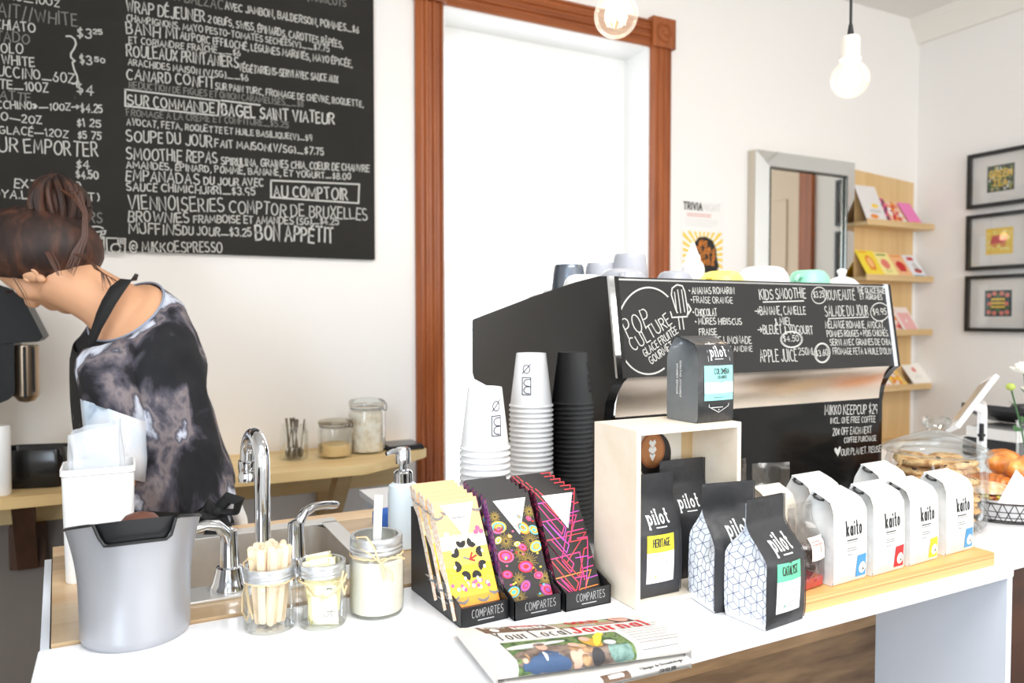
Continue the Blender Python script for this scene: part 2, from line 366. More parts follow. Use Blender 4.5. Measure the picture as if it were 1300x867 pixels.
def ribbon(mb, q, w, to3, off=.0004, mi=0, thin=None, seg=None):
    """a flat stroke of width w along the polyline q, laid on a surface by to3(u,v,off)"""
    if seg:
        r = [q[0]]
        for a, b in zip(q, q[1:]):
            n = max(1, int(sqrt((b[0]-a[0])**2+(b[1]-a[1])**2)/seg))
            r += [(a[0]+(b[0]-a[0])*i/n, a[1]+(b[1]-a[1])*i/n) for i in range(1, n+1)]
        q = r
    q = [Vector(p) for p in q]; q = [p for i, p in enumerate(q) if i == 0 or (p-q[i-1]).length > 1e-7]
    if len(q) < 2: return
    L = []; Rr = []
    n = len(q)
    for i in range(n):
        d0 = (q[i]-q[i-1]).normalized() if i else None; d1 = (q[i+1]-q[i]).normalized() if i < n-1 else None
        if d0 is None: t = d1; m = 1
        elif d1 is None: t = d0; m = 1
        else:
            t = d0+d1
            if t.length < .2: t = d1; m = 1
            else: t.normalize(); m = min(1.6, 1/max(.3, t.dot(d1)))
        ww = w
        if thin is not None: ww = w*(thin+(1-thin)*abs(t.y)**1.5)
        p = q[i]
        if i == 0: p = p-t*(w*.35)
        if i == n-1: p = p+t*(w*.35)
        nrm = Vector((-t.y, t.x))*(ww/2*m)
        L.append(p+nrm); Rr.append(p-nrm)
    vs = [to3(p.x, p.y, off) for p in L]+[to3(p.x, p.y, off) for p in Rr]
    mb.add(vs, [(i, i+1, n+i+1, n+i) for i in range(n-1)], mi)
class Plane:
    def __init__(s, o, eu, ev):
        s.o = Vector(o); s.u = Vector(eu).normalized(); s.v = Vector(ev).normalized(); s.n = s.u.cross(s.v).normalized()
        if s.n.dot(s.o-CAM) > 0: s.n = -s.n
    def px(s, x, y):
        r = ray(x, y); d = r.dot(s.n); k = (s.o-CAM).dot(s.n)/d; p = CAM+r*k-s.o
        return (p.dot(s.u), p.dot(s.v)), k/FPX*1.0
    def __call__(s, a, b, off=0): return s.o+s.u*a+s.v*b+s.n*off
def write(mb, pl, text, p0, p1, hpx, wpx, jit=1, seed=0, off=.0006, sp=.22, mi=0):
    """chalk text on a plane: baseline from p0 to p1 as measured in the photograph"""
    a, k = pl.px(*p0); b, k2 = pl.px(*p1); h = hpx*k; L = Vector(b)-Vector(a)
    ls, w = text_lines(text, h, L.length, sp, jit, seed)
    ca, sa = L.x/L.length, L.y/L.length
    for q in ls:
        ribbon(mb, [(a[0]+x*ca-(y*sa if abs(sa) > .3 else 0), a[1]+x*sa+y*(ca if abs(sa) > .3 else 1)) for x, y in q], wpx*k, pl, off, mi)
def draw(mb, pl, pts, wpx, off=.0006, mi=0):
    k = pl.px(*pts[0])[1]; ribbon(mb, [pl.px(*p)[0] for p in pts], wpx*k, pl, off, mi)
def ell(cx, cy, rx, ry, a=0, b=365, n=20): return [(cx+rx*cos(radians(a+(b-a)*i/n)), cy+ry*sin(radians(a+(b-a)*i/n))) for i in range(n+1)]
def patch(mb, to3, u0, u1, v0, v1, off=.0003, mi=0, n=6):
    mb.grid(lambda u, v: to3(u, v, off), n, n, u0, u1, v0, v1, mi)
def poly(mb, to3, pts, off=.0005, mi=0):
    mb.add([to3(u, v, off) for u, v in pts], [tuple(range(len(pts)))], mi)
def label_text(mb, to3, text, u, v, h, width, w, mi=0, off=.0006, thin=None, serif=0, sp=.26, ang=0):
    ls, _ = text_lines(text, h, width, sp, 0, 0, 0, serif)
    for q in ls: ribbon(mb, [(u+x*cos(ang)-y*sin(ang), v+x*sin(ang)+y*cos(ang)) for x, y in q], w, to3, off, mi, thin, max(.0025, h/6))
def fine_print(mb, to3, u0, u1, v, n, gap, w, mi=0, off=.0006, seed=0):
    """rows of tiny unreadable print"""
    rn = random.Random(seed)
    for i in range(n):
        x = u0
        e = u1-rn.uniform(0, .3)*(u1-u0)
        while x < e:
            l = rn.uniform(.006, .012)*.35; ribbon(mb, [(x, v-i*gap), (min(x+l, e), v-i*gap)], w, to3, off, mi); x += l+.0012
# ------------------------------------------------------------------ the room
YW, XR, XL, ZC = 2.55, 3.70, -1.7, 2.9
M_wall = mat('wall_paint', (243, 240, 236), .85, vary=(1.5, .01))
M_ceil = mat('ceiling_paint', (238, 235, 231), .9)
M_white = mat('white_gloss', (240, 240, 240), .25)
M_trimwood = wood('orange_brown_trim', (120, 58, 24), (186, 106, 54), 'Z', 9, 16, .38, contrast=(.3, .72))
M_trimwoodX = wood('orange_brown_trim_flat', (120, 58, 24), (186, 106, 54), 'X', 9, 16, .38, contrast=(.3, .72))
M_clear = glass('clear_glass')
M_floor = wood('floor_boards', (74, 68, 62), (128, 120, 110), 'X', 4, 14, .45, planks=(1, .12))
o = MB().box(XL, 6, -3, YW+.3, -.1, 0).build('floor', M_floor); struct(o)
o = MB().box(XL, 6, -3, YW+.3, ZC, ZC+.1).build('ceiling', M_ceil); struct(o)
o = MB().box(XL-.15, XL, -3, YW, 0, ZC).build('wall_left', M_wall); struct(o)
o = MB().box(XL-.15, XR+.15, -3.15, -3, 0, ZC).build('wall_front', M_wall); struct(o)
o = MB().box(XR, XR+.15, -3, YW, 0, ZC).build('wall_right', M_wall); struct(o)
# back wall with a window opening
WX0, WX1, WZ0, WZ1 = 1.036, 1.965, .62, 2.49
b = MB()
b.box(XL, WX0, YW, YW+.25, 0, ZC); b.box(WX1, XR+.15, YW, YW+.25, 0, ZC); b.box(WX0, WX1, YW, YW+.25, WZ1, ZC); b.box(WX0, WX1, YW, YW+.25, 0, WZ0)
o = b.build('wall_back', M_wall, smooth=False); struct(o)
# crown moulding on the right wall
b = MB(); prof = [(0, 0), (-.02, 0), (-.03, .03), (-.05, .06), (-.075, .085), (-.08, .12), (0, .12)]
b.prism([(XR+x, ZC-.12+z) for x, z in prof], -2.9, YW, 'Y'); o = b.build('trim_1', mat('crown_paint', (240, 236, 228), .7)); struct(o)
# added dark taupe sheet, its colour standing in for shade below the shelf
o = MB().box(XL, -.02, YW-.012, YW-.0003, 0, .80).build('wall_shade_sheet', mat('wall_shade_taupe', (136, 126, 118), .7, vary=(3, .06))); struct(o)
# window: casing, header with a corner block, white sashes, panes
win = bpy.data.objects.new('window_1', None); COL.objects.link(win); win.location = ((WX0+WX1)/2, YW, WZ0); struct(win)
def fluted(w, n=3):
    """outline of a fluted casing board, width w along a, depth along b"""
    pts = [(0, 0), (0, -.016), (.008, -.024)]
    for i in range(n):
        c = w*(i+.75)/(n+.5); pts += [(c-.011, -.026), (c-.006, -.019), (c+.006, -.019), (c+.011, -.026)]
    return pts+[(w-.008, -.024), (w, -.016), (w, 0)]
def casing(x0, w): return MB().prism([(x0+a, YW+b_) for a, b_ in fluted(w)], WZ0-.05, WZ1-.003, 'Z')
casing(WX0-.102, .104).build('casing', M_trimwood, win, world=True)
casing(WX1-.004, .104).build('casing', M_trimwood, win, world=True)
b = MB(); b.prism([(YW+b_, WZ1-.005+a) for a, b_ in fluted(.108)], WX0-.0, WX1, 'X')
b.build('header_casing', M_trimwoodX, win, world=True)
for xc in (WX0-.05, WX1+.048):
    b = MB(); b.box(xc-.06, xc+.06, YW-.036, YW, WZ1-.008, WZ1+.115, .004)
    bl = b.build('corner_block', M_trimwood, win, world=True)
    b = MB(); b.lathe([(.001, .010), (.012, .010), (.016, .004), (.026, .003), (.030, .009), (.038, .009), (.043, 0)], 28, M=tr(xc, YW-.034, WZ1+.053) @ rot('X', pi/2))
    b.build('rosette', M_trimwood, bl, world=True)
M_sash = mat('window_white', (246, 246, 244), .4)
b = MB()
for x0, x1, z0, z1 in ((WX0, WX0+.012, WZ0, WZ1), (WX1-.012, WX1, WZ0, WZ1), (WX0+.012, WX1-.012, WZ1-.012, WZ1), (WX0+.012, WX1-.012, WZ0, WZ0+.03)):
    b.box(x0, x1, YW-.004, YW+.2, z0, z1)
b.build('jamb', M_sash, win, world=True, smooth=False)
zm = 1.56
def sash(y, z0, z1, n1, n2):
    b = MB(); s = .055
    b.box(WX0+.012, WX0+.012+s, y, y+.035, z0, z1); b.box(WX1-.012-s, WX1-.012, y, y+.035, z0, z1)
    b.box(WX0+.012+s, WX1-.012-s, y, y+.035, z0, z0+.05); b.box(WX0+.012+s, WX1-.012-s, y, y+.035, z1-.05, z1)
    q = b.build('sash', M_sash, win, world=True, smooth=False)
    MB().box(WX0+.06, WX1-.06, y+.015, y+.019, z0+.04, z1-.04).build('pane', M_clear, q, world=True, smooth=False)
sash(YW+.12, WZ0+.03, zm+.025, 0, 0); sash(YW+.16, zm-.025, WZ1-.012, 0, 0)
# door in the right wall, seen only in the mirror
dr = bpy.data.objects.new('door_1', None); COL.objects.link(dr); dr.location = (XR, 1.4, 0); struct(dr)
MB().box(XR-.03, XR, 1.70, 1.80, 0, 2.3, .006).build('casing', M_trimwood, dr, world=True)
b = MB(); b.box(XR-.012, XR, 1.0, 1.70, 0, 2.3)
for z0, z1 in ((.2, 1.0), (1.15, 2.1)):
    b.box(XR-.02, XR-.012, 1.12, 1.60, z0, z1, .006)
b.build('door_leaf', mat('door_cream', (225, 205, 180), .5), dr, world=True)

# ------------------------------------------------------------------ chalkboard menu on the back wall
M_slate = mat('blackboard_paint', (44, 42, 39), .8, spec=.2, vary=(3, .12))
M_chalk = mat('chalk', (196, 194, 188), .95)
M_chalkdim = mat('chalk_faint', (128, 126, 120), .95)
bx0, bx1, bz0, bz1 = -1.15, .782, 1.567, 2.75
board = thing('chalkboard', 'large black chalkboard menu covered in white handwriting on the back wall', 'chalkboard', ((bx0+bx1)/2, YW, bz0))
MB().box(bx0, bx1, YW-.02, YW-.0005, bz0, bz1, .002).build('board_panel', M_slate, board, world=True)
P = Plane((0, YW-.02, 1.37), (1, 0, 0), (0, 0, 1))
food = [  # text, start, end (photo pixels), letter height, stroke
 ('JAMBON BALZAC', (170, -10), (283, 12), 13, 1.5, 1), ('AVEC JAMBON, BALDERSON, POMMES_$6', (286, 11.5), (455, 42), 9, 1.5, 0), ('CROISSANT, HARICOTS', (340, -10), (439, 9), 9, 1.4, 1),
 ('WRAP DÉJEUNER', (161, 15), (260, 28), 14, 1.7, 0), ('2 OEUFS, SWISS, ÉPINARDS, CAROTTES RÂPÉES,', (264, 28), (435, 61), 9, 1.4, 0),
 ('CHAMPIGNONS, MAYO PESTO-TOMATES SECHÉES(V)__$7.75', (161, 26.5), (418, 66), 8, 1.3, 0),
 ('BANH MI', (161, 43), (225, 49.5), 14, 1.7, 0), ('AU PORC EFFILOCHÉ, LÉGUMES MARINÉS, MAYO ÉPICÉE,', (229, 49.5), (447, 85), 9, 1.4, 0),
 ('ET CORIANDRE FRAÎCHE__$6', (164, 54.5), (305, 71), 8, 1.3, 0),
 ('ROULEAUX PRINTANIERS', (161, 71), (302, 86), 14, 1.7, 0), ('VÉGÉTARIENS-SERVI AVEC SAUCE AUX', (303.5, 90), (429, 105), 9, 1.4, 0),
 ('ARACHIDES MAISON (V/SG)__$6', (163, 82.5), (315, 103), 8, 1.3, 0),
 ('CANARD CONFIT', (161, 100), (272, 112), 13.5, 1.7, 0), ('SUR PAIN TURC, FROMAGE DE CHÈVRE, ROQUETTE,', (273.5, 113), (461, 136), 8, 1.3, 0),
 ('REDUCTION DE FIGUES ET ONION CARAMELISÉS__$8', (164, 111.5), (385, 136), 8, 1.3, 1),
 ('SUR COMMANDE', (162, 133), (272, 143.5), 13, 1.8, 0), ('BAGEL SAINT VIATEUR', (282, 146), (424, 157.5), 14, 2.2, 0),
 ('FROMAGE À LA CRÈME ET CONFITURE_$5.25', (161, 147), (366, 162), 8, 1.3, 1), ('AVOCAT, FETA, ROQUETTE ET HUILE BASILIQUE(V)_$9', (161, 158.5), (396, 179), 8, 1.3, 0),
 ('SOUPE DU JOUR', (161, 179), (269, 186.5), 14, 1.7, 0), ('FAIT MAISON(V/SG)_$7.75', (273, 186.5), (411, 197), 9, 1.5, 0),
 ('SMOOTHIE REPAS', (161, 202), (275.5, 207), 14, 1.7, 0), ('SPIRULINA, GRAINES CHIA, COEUR DE CHANVRE', (281, 209), (468.5, 218), 9, 1.5, 0),
 ('AMANDES, ÉPINARD, POMME, BANANE, ET YOGURT_$8.00', (161, 213), (445, 228), 8.5, 1.5, 0),
 ('EMPANADAS', (160, 229), (253, 234), 13, 1.7, 0), ('DU JOUR AVEC', (259, 234), (334, 236.5), 9, 1.6, 0),
 ('SAUCE CHIMICHURRI_$3.95', (161, 241.5), (324, 248), 9.5, 1.6, 0), ('AU COMPTOIR', (348, 249), (441, 254), 14, 2.0, 0),
 ('VIENNOISERIES', (163, 265.5), (284.5, 269.5), 17, 1.7, 0), ('COMPTOR DE BRUXELLES', (291, 269.5), (466, 279.5), 15, 1.6, 0),
 ('BROWNIES', (163, 281), (240, 282.5), 12.5, 1.7, 0), ('FRAMBOISE ET AMANDES (SG)_$4.25', (246, 282.5), (430, 285.5), 9, 1.5, 0),
 ('MUFFINS', (164, 296), (230, 298.5), 13, 1.7, 0), ('DU JOUR_$3.25', (232, 297.5), (319, 300), 10, 1.6, 0), ('BON APPÉTIT', (325, 304), (423, 308), 19, 2.4, 0),
 ('@ MIKKOESPRESSO', (165, 320), (282, 320.5), 13, 1.6, 0)]
drinks = [
 ('AMERICANO_10OZ', (-60, -12), (75, 8.5), 9, 1.5, 0), ('LAIT//WHITE', (-14, 19), (98, 33.5), 16, 1.6, 1), ('MACCHIATO', (-38, 34), (45, 41), 12, 1.7, 0), ('CORTADO', (-38, 49), (37, 55.5), 12.5, 1.5, 1),
 ('PICCOLO', (-33, 63), (29, 68.5), 12, 1.6, 0), ('FLAT WHITE', (-36, 79), (44, 84.5), 12, 1.7, 0), ('CAPPUCCINO_6OZ', (-42, 92), (94, 106), 12.5, 1.6, 0), ('LATTE_10OZ', (-26, 110), (61, 117), 11, 1.7, 0),
 ('LATTE', (-10, 125), (39, 129), 11, 1.6, 1), ('MOKACCHINO>~10OZ=', (-42, 137), (101, 140.5), 9, 1.6, 0), ('LUNGO~2OZ', (-40, 148), (53, 157.5), 9.5, 1.6, 0), ('CAFE GLACÉ~12OZ', (-42, 167), (86, 174.5), 9.5, 1.5, 0),
 ('POUR EMPORTER', (-28, 190.5), (124, 199), 18, 1.9, 0), ('$3', (98, 47), (116, 49), 12, 1.6, 0), ('25', (118, 43), (130, 44), 6, 1.4, 0), ('$3', (102, 81), (117, 83), 11, 1.6, 0), ('50', (120, 78), (133, 80), 6, 1.4, 0),
 ('$4', (98, 118), (118, 120.5), 13, 1.7, 0), ('$4.25', (103, 142), (130, 143), 10, 1.6, 0), ('$1 25', (98, 160), (128, 161.5), 9, 1.6, 0), ('$5 75', (99, 175.5), (128, 177), 9, 1.5, 0),
 ('$4', (97, 213), (113, 214.5), 10, 1.7, 0), ('$4.50', (97, 226), (125, 227.5), 9.5, 1.7, 0), ('EXTRA 0.50', (18.5, 238.5), (102, 241.5), 10.5, 1.6, 0), ('SOYA.LAIT(+SHOT)', (-22, 250), (126, 255), 10, 1.6, 0),
 ('MEMBERS', (60, 280), (129, 283), 13, 1.6, 1)]
def board_text(name, rows):
    b = MB()
    for i, (t, p0, p1, h, w, faint) in enumerate(rows): write(b, P, t, p0, p1, h, w*.9, .8, i, .0008+.00005*(i % 3), mi=faint)
    return b
b = board_text('x', food)
for ln in ([(159, 113.5), (278, 128), (277, 147), (159, 134.5), (159, 113.5)], [(281, 127.5), (330, 133.5)], [(344, 229), (456, 234), (455, 258), (344, 250.5), (344, 229)]): draw(b, P, ln, 2)
b.build('food_menu_lettering', [M_chalk, M_chalkdim], board, world=True, smooth=False, fix=False)
b = board_text('x', drinks)
draw(b, P, [(84, 46), (90, 46), (95, 50), (96.5, 56), (94, 62), (90, 68), (90, 73), (95, 77.5), (92, 79), (94, 88), (98, 97), (98.5, 103), (96, 106), (92, 106.5)], 1.8)
b.build('drinks_menu_lettering', [M_chalk, M_chalkdim], board, world=True, smooth=False, fix=False)
b = MB()
for s in ([(135, 302), (159, 303), (158.5, 322), (136, 321), (135, 302)], ell(147, 315, 6, 5.5), [(150, 302.5), (150, 309), (158.5, 309.5)], [(153, 303), (153, 309)], [(156, 303), (156, 309)],
          [(104, 300), (132, 301), (132, 321), (106, 320), (104, 300)], [(119, 306), (123, 303.5), (126, 306), (125, 311), (119, 312), (126, 317)],
          ell(122, 291, 9, 3.5), [(113, 292), (115, 299), (119, 301), (127, 301), (130, 292)], [(131, 293), (134, 293), (133, 297), (129, 298)], [(112, 302.5), (131, 303)]): draw(b, P, s, 1.6)
b.build('chalk_icons_lettering', M_chalk, board, world=True, smooth=False, fix=False)

# ------------------------------------------------------------------ wooden shelf under the menu
M_pine = wood('pine_shelf', (222, 182, 118), (248, 224, 170), 'X', 5, 12, .5, knots=7)
M_pineZ = wood('pine_upright', (190, 150, 98), (226, 192, 140), 'Z', 5, 12, .5)
M_darkpine = wood('dark_bracket_wood', (60, 38, 26), (104, 70, 48), 'Z', 6, 10, .5)
ZS = .93
wshelf = thing('wall_shelf', 'long pale pine shelf on wooden brackets along the back wall below the menu', 'shelf', (-.2, YW, ZS))
b = MB(); b.prism([(-1.45, YW), (-1.45, 2.185), (.644, 2.185), (.77, 2.26), (.885, 2.35), (.905, 2.37), (.905, YW)], ZS-.028, ZS, 'Z')
b.build('shelf_board', M_pine, wshelf, world=True)
MB().box(-1.45, .885, YW-.022, YW-.0005, ZS-.145, ZS-.028, .002).build('apron', M_pine, wshelf, world=True)
def bracket(x, m):
    b = MB(); b.prism([(YW-.02, .64), (YW-.02, .57), (2.24, ZS-.028), (2.30, ZS-.028)], x-.022, x+.022, 'X'); b.build('bracket', m, wshelf, world=True)
    MB().box(x-.022, x+.022, YW-.022, YW-.0004, .5, ZS-.145).build('upright', m, wshelf, world=True)
bracket(.60, M_pineZ)
b = MB(); b.box(-.285, -.195, YW-.05, YW-.0005, .66, ZS-.145, .006); b.prism([(YW-.02, .70), (YW-.05, .66), (2.36, ZS-.028), (2.42, ZS-.028)], -.265, -.215, "X")
b.build('bracket', M_darkpine, wshelf, world=True)
# ------------------------------------------------------------------ poster, mirror, card shelf, framed prints
M_black = mat('black_ink', (26, 25, 24), .6)
M_paper = mat('white_paper', (240, 238, 234), .7)
M_grey = mat('grey_ink', (130, 128, 126), .7)
M_pale = mat('pale_ink', (205, 203, 200), .7)
M_yellow = mat('print_yellow', (246, 205, 70), .6); M_orange = mat('print_orange', (232, 140, 50), .6)
M_red = mat('print_red', (205, 40, 44), .6); M_pink = mat('print_pink', (232, 96, 140), .6); M_blue = mat('print_blue', (70, 150, 205), .6)
M_green = mat('print_green', (92, 130, 70), .6); M_teal = mat('print_teal', (60, 110, 110), .6); M_coral = mat('print_coral', (232, 130, 118), .6)
px0, px1, pz0, pz1 = 2.135, 2.375, 1.48, 1.87
post = thing('trivia_poster', 'white paper poster with a black head on yellow sun rays, beside the mirror', 'poster', (2.255, YW, pz0))
MB().box(px0, px1, YW-.003, YW-.0005, pz0, pz1).build('sheet', M_paper, post, world=True, smooth=False)
P2 = Plane((px0, YW-.003, pz0), (1, 0, 0), (0, 0, 1))
b = MB()
cx, cz = .12, .16
for i in range(26):
    a0 = 2*pi*i/26; a1 = a0+2*pi/52
    pts = [(cx, cz)]
    for a in (a0, (a0+a1)/2, a1):
        k = min(.112/max(1e-6, abs(cos(a))), (.10 if sin(a) > 0 else .15)/max(1e-6, abs(sin(a)))); pts.append((cx+cos(a)*k, cz+sin(a)*k))
    poly(b, P2, pts, .0004)
b.build('sun_rays', M_yellow, post, world=True, smooth=False, fix=False)
b = MB()
head = [(.09, .01), (.085, .06), (.06, .10), (.052, .15), (.062, .20), (.095, .235), (.135, .24), (.175, .225), (.195, .19), (.20, .15), (.212, .11), (.203, .10), (.205, .085), (.198, .075), (.196, .055), (.165, .05), (.158, .01)]
poly(b, P2, head, .0008, 0); 
rn = random.Random(4)
for i, ch in enumerate('GRABSAQ7T82EKM6W95'):
    row, col = divmod(i, 5); w_ = (.9, 1, 1, .7)[row]
    label_text(b, P2, ch, .128+(col-2.2)*.0225*w_+rn.uniform(-.002, .002), .118+.027*row, .022, .015, .0045, 1, .0015, ang=rn.uniform(-.4, .4))
b.build('head_print', [M_black, M_orange], post, world=True, smooth=False, fix=False)
b = MB(); label_text(b, P2, 'TRIVIA', .012, .352, .03, .10, .0065, 0); label_text(b, P2, 'NIGHT', .122, .352, .03, .095, .003, 1)
fine_print(b, P2, .03, .21, .335, 2, .009, .003, 2); fine_print(b, P2, .02, .22, .312, 4, .009, .0015, 1, seed=3)
b.build('poster_lettering', [M_black, M_pale, M_coral], post, world=True, smooth=False, fix=False)

mx0, mx1, mz0, mz1 = 2.515, 3.165, 1.28, 2.115
M_mirror = mat('silvered_glass', (232, 232, 228), .015, 1)
M_mirbev = mat('bevelled_mirror_glass', (225, 226, 224), .03, 1)
M_champagne = mat('champagne_edge', (205, 195, 178), .35, .3)
mir = thing('wall_mirror', 'rectangular wall mirror framed with mirror strips, between the poster and the card shelf', 'mirror', ((mx0+mx1)/2, YW, mz0))
MB().box(mx0, mx1, YW-.045, YW-.001, mz0, mz1, .003).build('backing', M_champagne, mir, world=True)
f = .075
MB().box(mx0+f, mx1-f, YW-.05, YW-.044, mz0+f, mz1-f).build('mirror_glass', M_mirror, mir, world=True, smooth=False)
yo, yi = YW-.046, YW-.062
def strip(pts): 
    q = MB().add(pts, [(0, 1, 2, 3)]); return q.build('bevel_strip', M_mirbev, mir, world=True, smooth=False)
strip([(mx0, yo, mz0), (mx0+f, yi, mz0+f), (mx0+f, yi, mz1-f), (mx0, yo, mz1)]); strip([(mx1, yo, mz0), (mx1, yo, mz1), (mx1-f, yi, mz1-f), (mx1-f, yi, mz0+f)])
strip([(mx0, yo, mz1), (mx0+f, yi, mz1-f), (mx1-f, yi, mz1-f), (mx1, yo, mz1)]); strip([(mx0, yo, mz0), (mx1, yo, mz0), (mx1-f, yi, mz0+f), (mx0+f, yi, mz0+f)])
b = MB()
for z0, z1, x0, x1 in ((mz0+f, mz1-f, mx0+f-.004, mx0+f+.004), (mz0+f, mz1-f, mx1-f-.004, mx1-f+.004), (mz1-f-.004, mz1-f+.004, mx0+f, mx1-f), (mz0+f-.004, mz0+f+.004, mx0+f, mx1-f)):
    b.box(x0, x1, yi-.003, yi+.006, z0, z1, .001)
b.build('inner_bead', mat('dark_bead', (120, 122, 118), .2, .8), mir, world=True)

M_ply = wood('plywood_panel', (206, 168, 112), (236, 204, 152), 'Z', 4, 10, .5)
M_plyX = wood('plywood_shelf', (206, 168, 112), (240, 212, 164), 'X', 5, 10, .5)
cs = thing('card_shelf', 'tall pale plywood display rack with four narrow ledges for greeting cards, in the corner', 'shelf', (3.4, YW, .75))
b = MB(); b.prism([(3.175, .75), (3.64, .75), (3.64, 2.06), (3.175, 2.09)], YW-.024, YW-.001, 'Y'); b.build('back_panel', M_ply, cs, world=True, smooth=False)
LZ = [aty(1135, y, 2.43).z for y in (283, 352, 421.5, 492)]
for z in LZ:
    b = MB(); b.box(3.165, 3.672, 2.43, YW-.023, z-.018, z, .002); b.box(3.165, 3.672, 2.43, 2.438, z, z+.012, .002); b.build('ledge', M_plyX, cs, world=True)
for z in [LZ[3]-.27]:
    b = MB(); b.box(3.165, 3.672, 2.43, YW-.023, z-.018, z, .002); b.build('ledge', M_plyX, cs, world=True)
NC = [0]
def card(x, shelf, w, h, col, label, art, dy=0, lean=.085):
    z = LZ[shelf]
    t = thing('greeting_card', label, 'card', (x, 2.447+dy, z+.001), 0, 'greeting cards on the card shelf')
    tilt = math.asin(min(.9, (lean-dy)/h)); Mx = rot('X', -tilt)
    MB().box(-w/2, w/2, -.001, .001, 0, h, M=Mx).build('card_sheet', mat('card_'+'_'.join(map(str, col)), col, .6), t, smooth=False)
    n = Mx.to_3x3() @ Vector((0, -1, 0))
    s = lambda u, v, off=0: Mx @ Vector((u, -.001, v)) + n*off
    b = MB(); ms = art(b, s, w, h)
    if ms: b.build('card_print', ms, t, smooth=False, fix=False)
    return t
def blob(b, s, u, v, ru, rv, mi=0, n=12, off=.0006): poly(b, s, [(u+ru*cos(2*pi*i/n), v+rv*sin(2*pi*i/n)) for i in range(n)], off, mi)
def art_buildings(b, s, w, h):
    patch(b, s, -.03, .05, .05, .07, .0005, 0, 1); blob(b, s, .02, .09, .025, .012, 1); blob(b, s, -.01, .03, .03, .012, 2); return [M_pale, M_yellow, M_orange]
def art_checks(b, s, w, h):
    for i in range(5):
        for j in range(8):
            if (i+j) % 2: patch(b, s, -w/2+i*w/5, -w/2+(i+1)*w/5, j*h/8, (j+1)*h/8, .0005, (i*j) % 2, 1)
    return [M_pink, mat('print_violet', (120, 80, 160), .6)]
def art_flowers(b, s, w, h):
    r = random.Random(int(w*1e5)); 
    for i in range(24): blob(b, s, r.uniform(-.42, .42)*w, r.uniform(.06, .94)*h, .013, .013, i % 4, 8, .0005+i*1e-5)
    return [M_coral, M_red, M_orange, M_paper]
def art_plain(b, s, w, h):
    patch(b, s, -w*.3, w*.3, h*.1, h*.14, .0005, 0, 1); return [M_coral]
def art_sun(b, s, w, h):
    blob(b, s, .005, h*.5, .03, .045, 0); blob(b, s, .005, h*.5, .02, .03, 1, off=.0009); 
    for a in range(4): ribbon(b, [(-.02+a*.015, .03+.01*(a % 2)), (-.015+a*.012, .06)], .004, s, .0008, 0)
    patch(b, s, -w*.35, w*.1, h*.86, h*.9, .0005, 0, 1); return [M_orange, mat('print_peach', (246, 190, 120), .6)]
def art_toast(b, s, w, h):
    blob(b, s, 0, h*.5, .03, .03, 0); ribbon(b, [(-.012, h*.3), (-.012, h*.18)], .004, s, .0006, 1); ribbon(b, [(.012, h*.3), (.012, h*.18)], .004, s, .0006, 1)
    patch(b, s, -w*.3, w*.3, h*.82, h*.87, .0005, 1, 1); return [M_coral, M_green]
def art_bull(b, s, w, h):
    blob(b, s, 0, h*.47, .034, .03, 0); patch(b, s, -.026, .026, h*.25, h*.45, .0007, 0, 1); patch(b, s, -w*.35, w*.35, h*.84, h*.89, .0005, 1, 1); return [M_red, M_orange]
def art_bird(b, s, w, h):
    patch(b, s, -.025, .025, h*.72, h*.85, .0005, 0, 1); blob(b, s, .01, h*.45, .02, .03, 1); blob(b, s, .012, h*.3, .03, .014, 0); patch(b, s, -w*.4, w*.4, .004, .02, .0005, 2, 1); return [M_red, M_pale, M_blue]
def art_pinkbox(b, s, w, h):
    patch(b, s, -w*.36, w*.42, h*.05, h*.72, .0005, 0, 1); blob(b, s, 0, h*.4, .008, .008, 1, off=.0008); return [mat('print_rose', (236, 180, 178), .6), M_paper]
def art_cream(b, s, w, h):
    blob(b, s, 0, h*.7, .014, .016, 0); 
    for k in range(5): ribbon(b, [(-.03+.012*k, h*.3), (-.01+.008*k, h*.45)], .002, s, .0006, 1)
    return [M_coral, M_pale]
def cx_(x, y=2.44, py=300): return aty(x, py, y).x
card(cx_(1116), 0, .15, .215, (228, 224, 222), 'large white card with a faint yellow town drawing on the top ledge', art_buildings)
card(cx_(1131), 0, .10, .16, (48, 40, 70), 'dark purple checked card half hidden behind the floral card on the top ledge', art_checks, .012)
card(cx_(1147), 0, .115, .15, (240, 190, 160), 'coral floral card between the purple and the pink card on the top ledge', art_flowers, .004)
card(cx_(1166), 0, .10, .155, (240, 130, 190), 'plain hot pink card at the right end of the top ledge', art_plain, .0)
card(cx_(1116), 1, .13, .165, (246, 222, 70), 'bright yellow card with an orange figure, on the second ledge', art_sun)
card(cx_(1136), 1, .115, .16, (250, 236, 160), 'pale yellow card with a pink toast figure on two legs, on the second ledge', art_toast)
card(cx_(1155), 1, .11, .155, (246, 190, 140), 'peach card with a red bull, on the second ledge', art_bull)
card(cx_(1172), 1, .105, .155, (236, 238, 242), 'white card with red and blue shapes, right end of the second ledge', art_bird)
card(cx_(1146), 2, .12, .155, (242, 222, 208), 'cream and blush card standing behind the pink card on the third ledge', art_flowers, .012)
card(cx_(1162), 2, .12, .155, (244, 232, 226), 'white card with a large rose pink square, on the third ledge', art_pinkbox, .0)
card(cx_(1134), 3, .08, .12, (248, 244, 238), 'small blank white card next to the machine on the lowest card ledge', art_plain, .006)
card(cx_(1150), 3, .115, .12, (226, 190, 130), 'tan card scattered with yellow flowers on the lowest card ledge', lambda b, s, w, h: (art_flowers(b, s, w, h), [M_yellow, M_orange, M_paper, M_yellow])[1])
card(cx_(1178), 3, .14, .135, (246, 242, 234), 'cream card with a small pink heart at the right end of the lowest ledge', art_cream)
card(cx_(1150), 3, .10, .0, (240, 236, 228), 'x', art_plain) if False else None

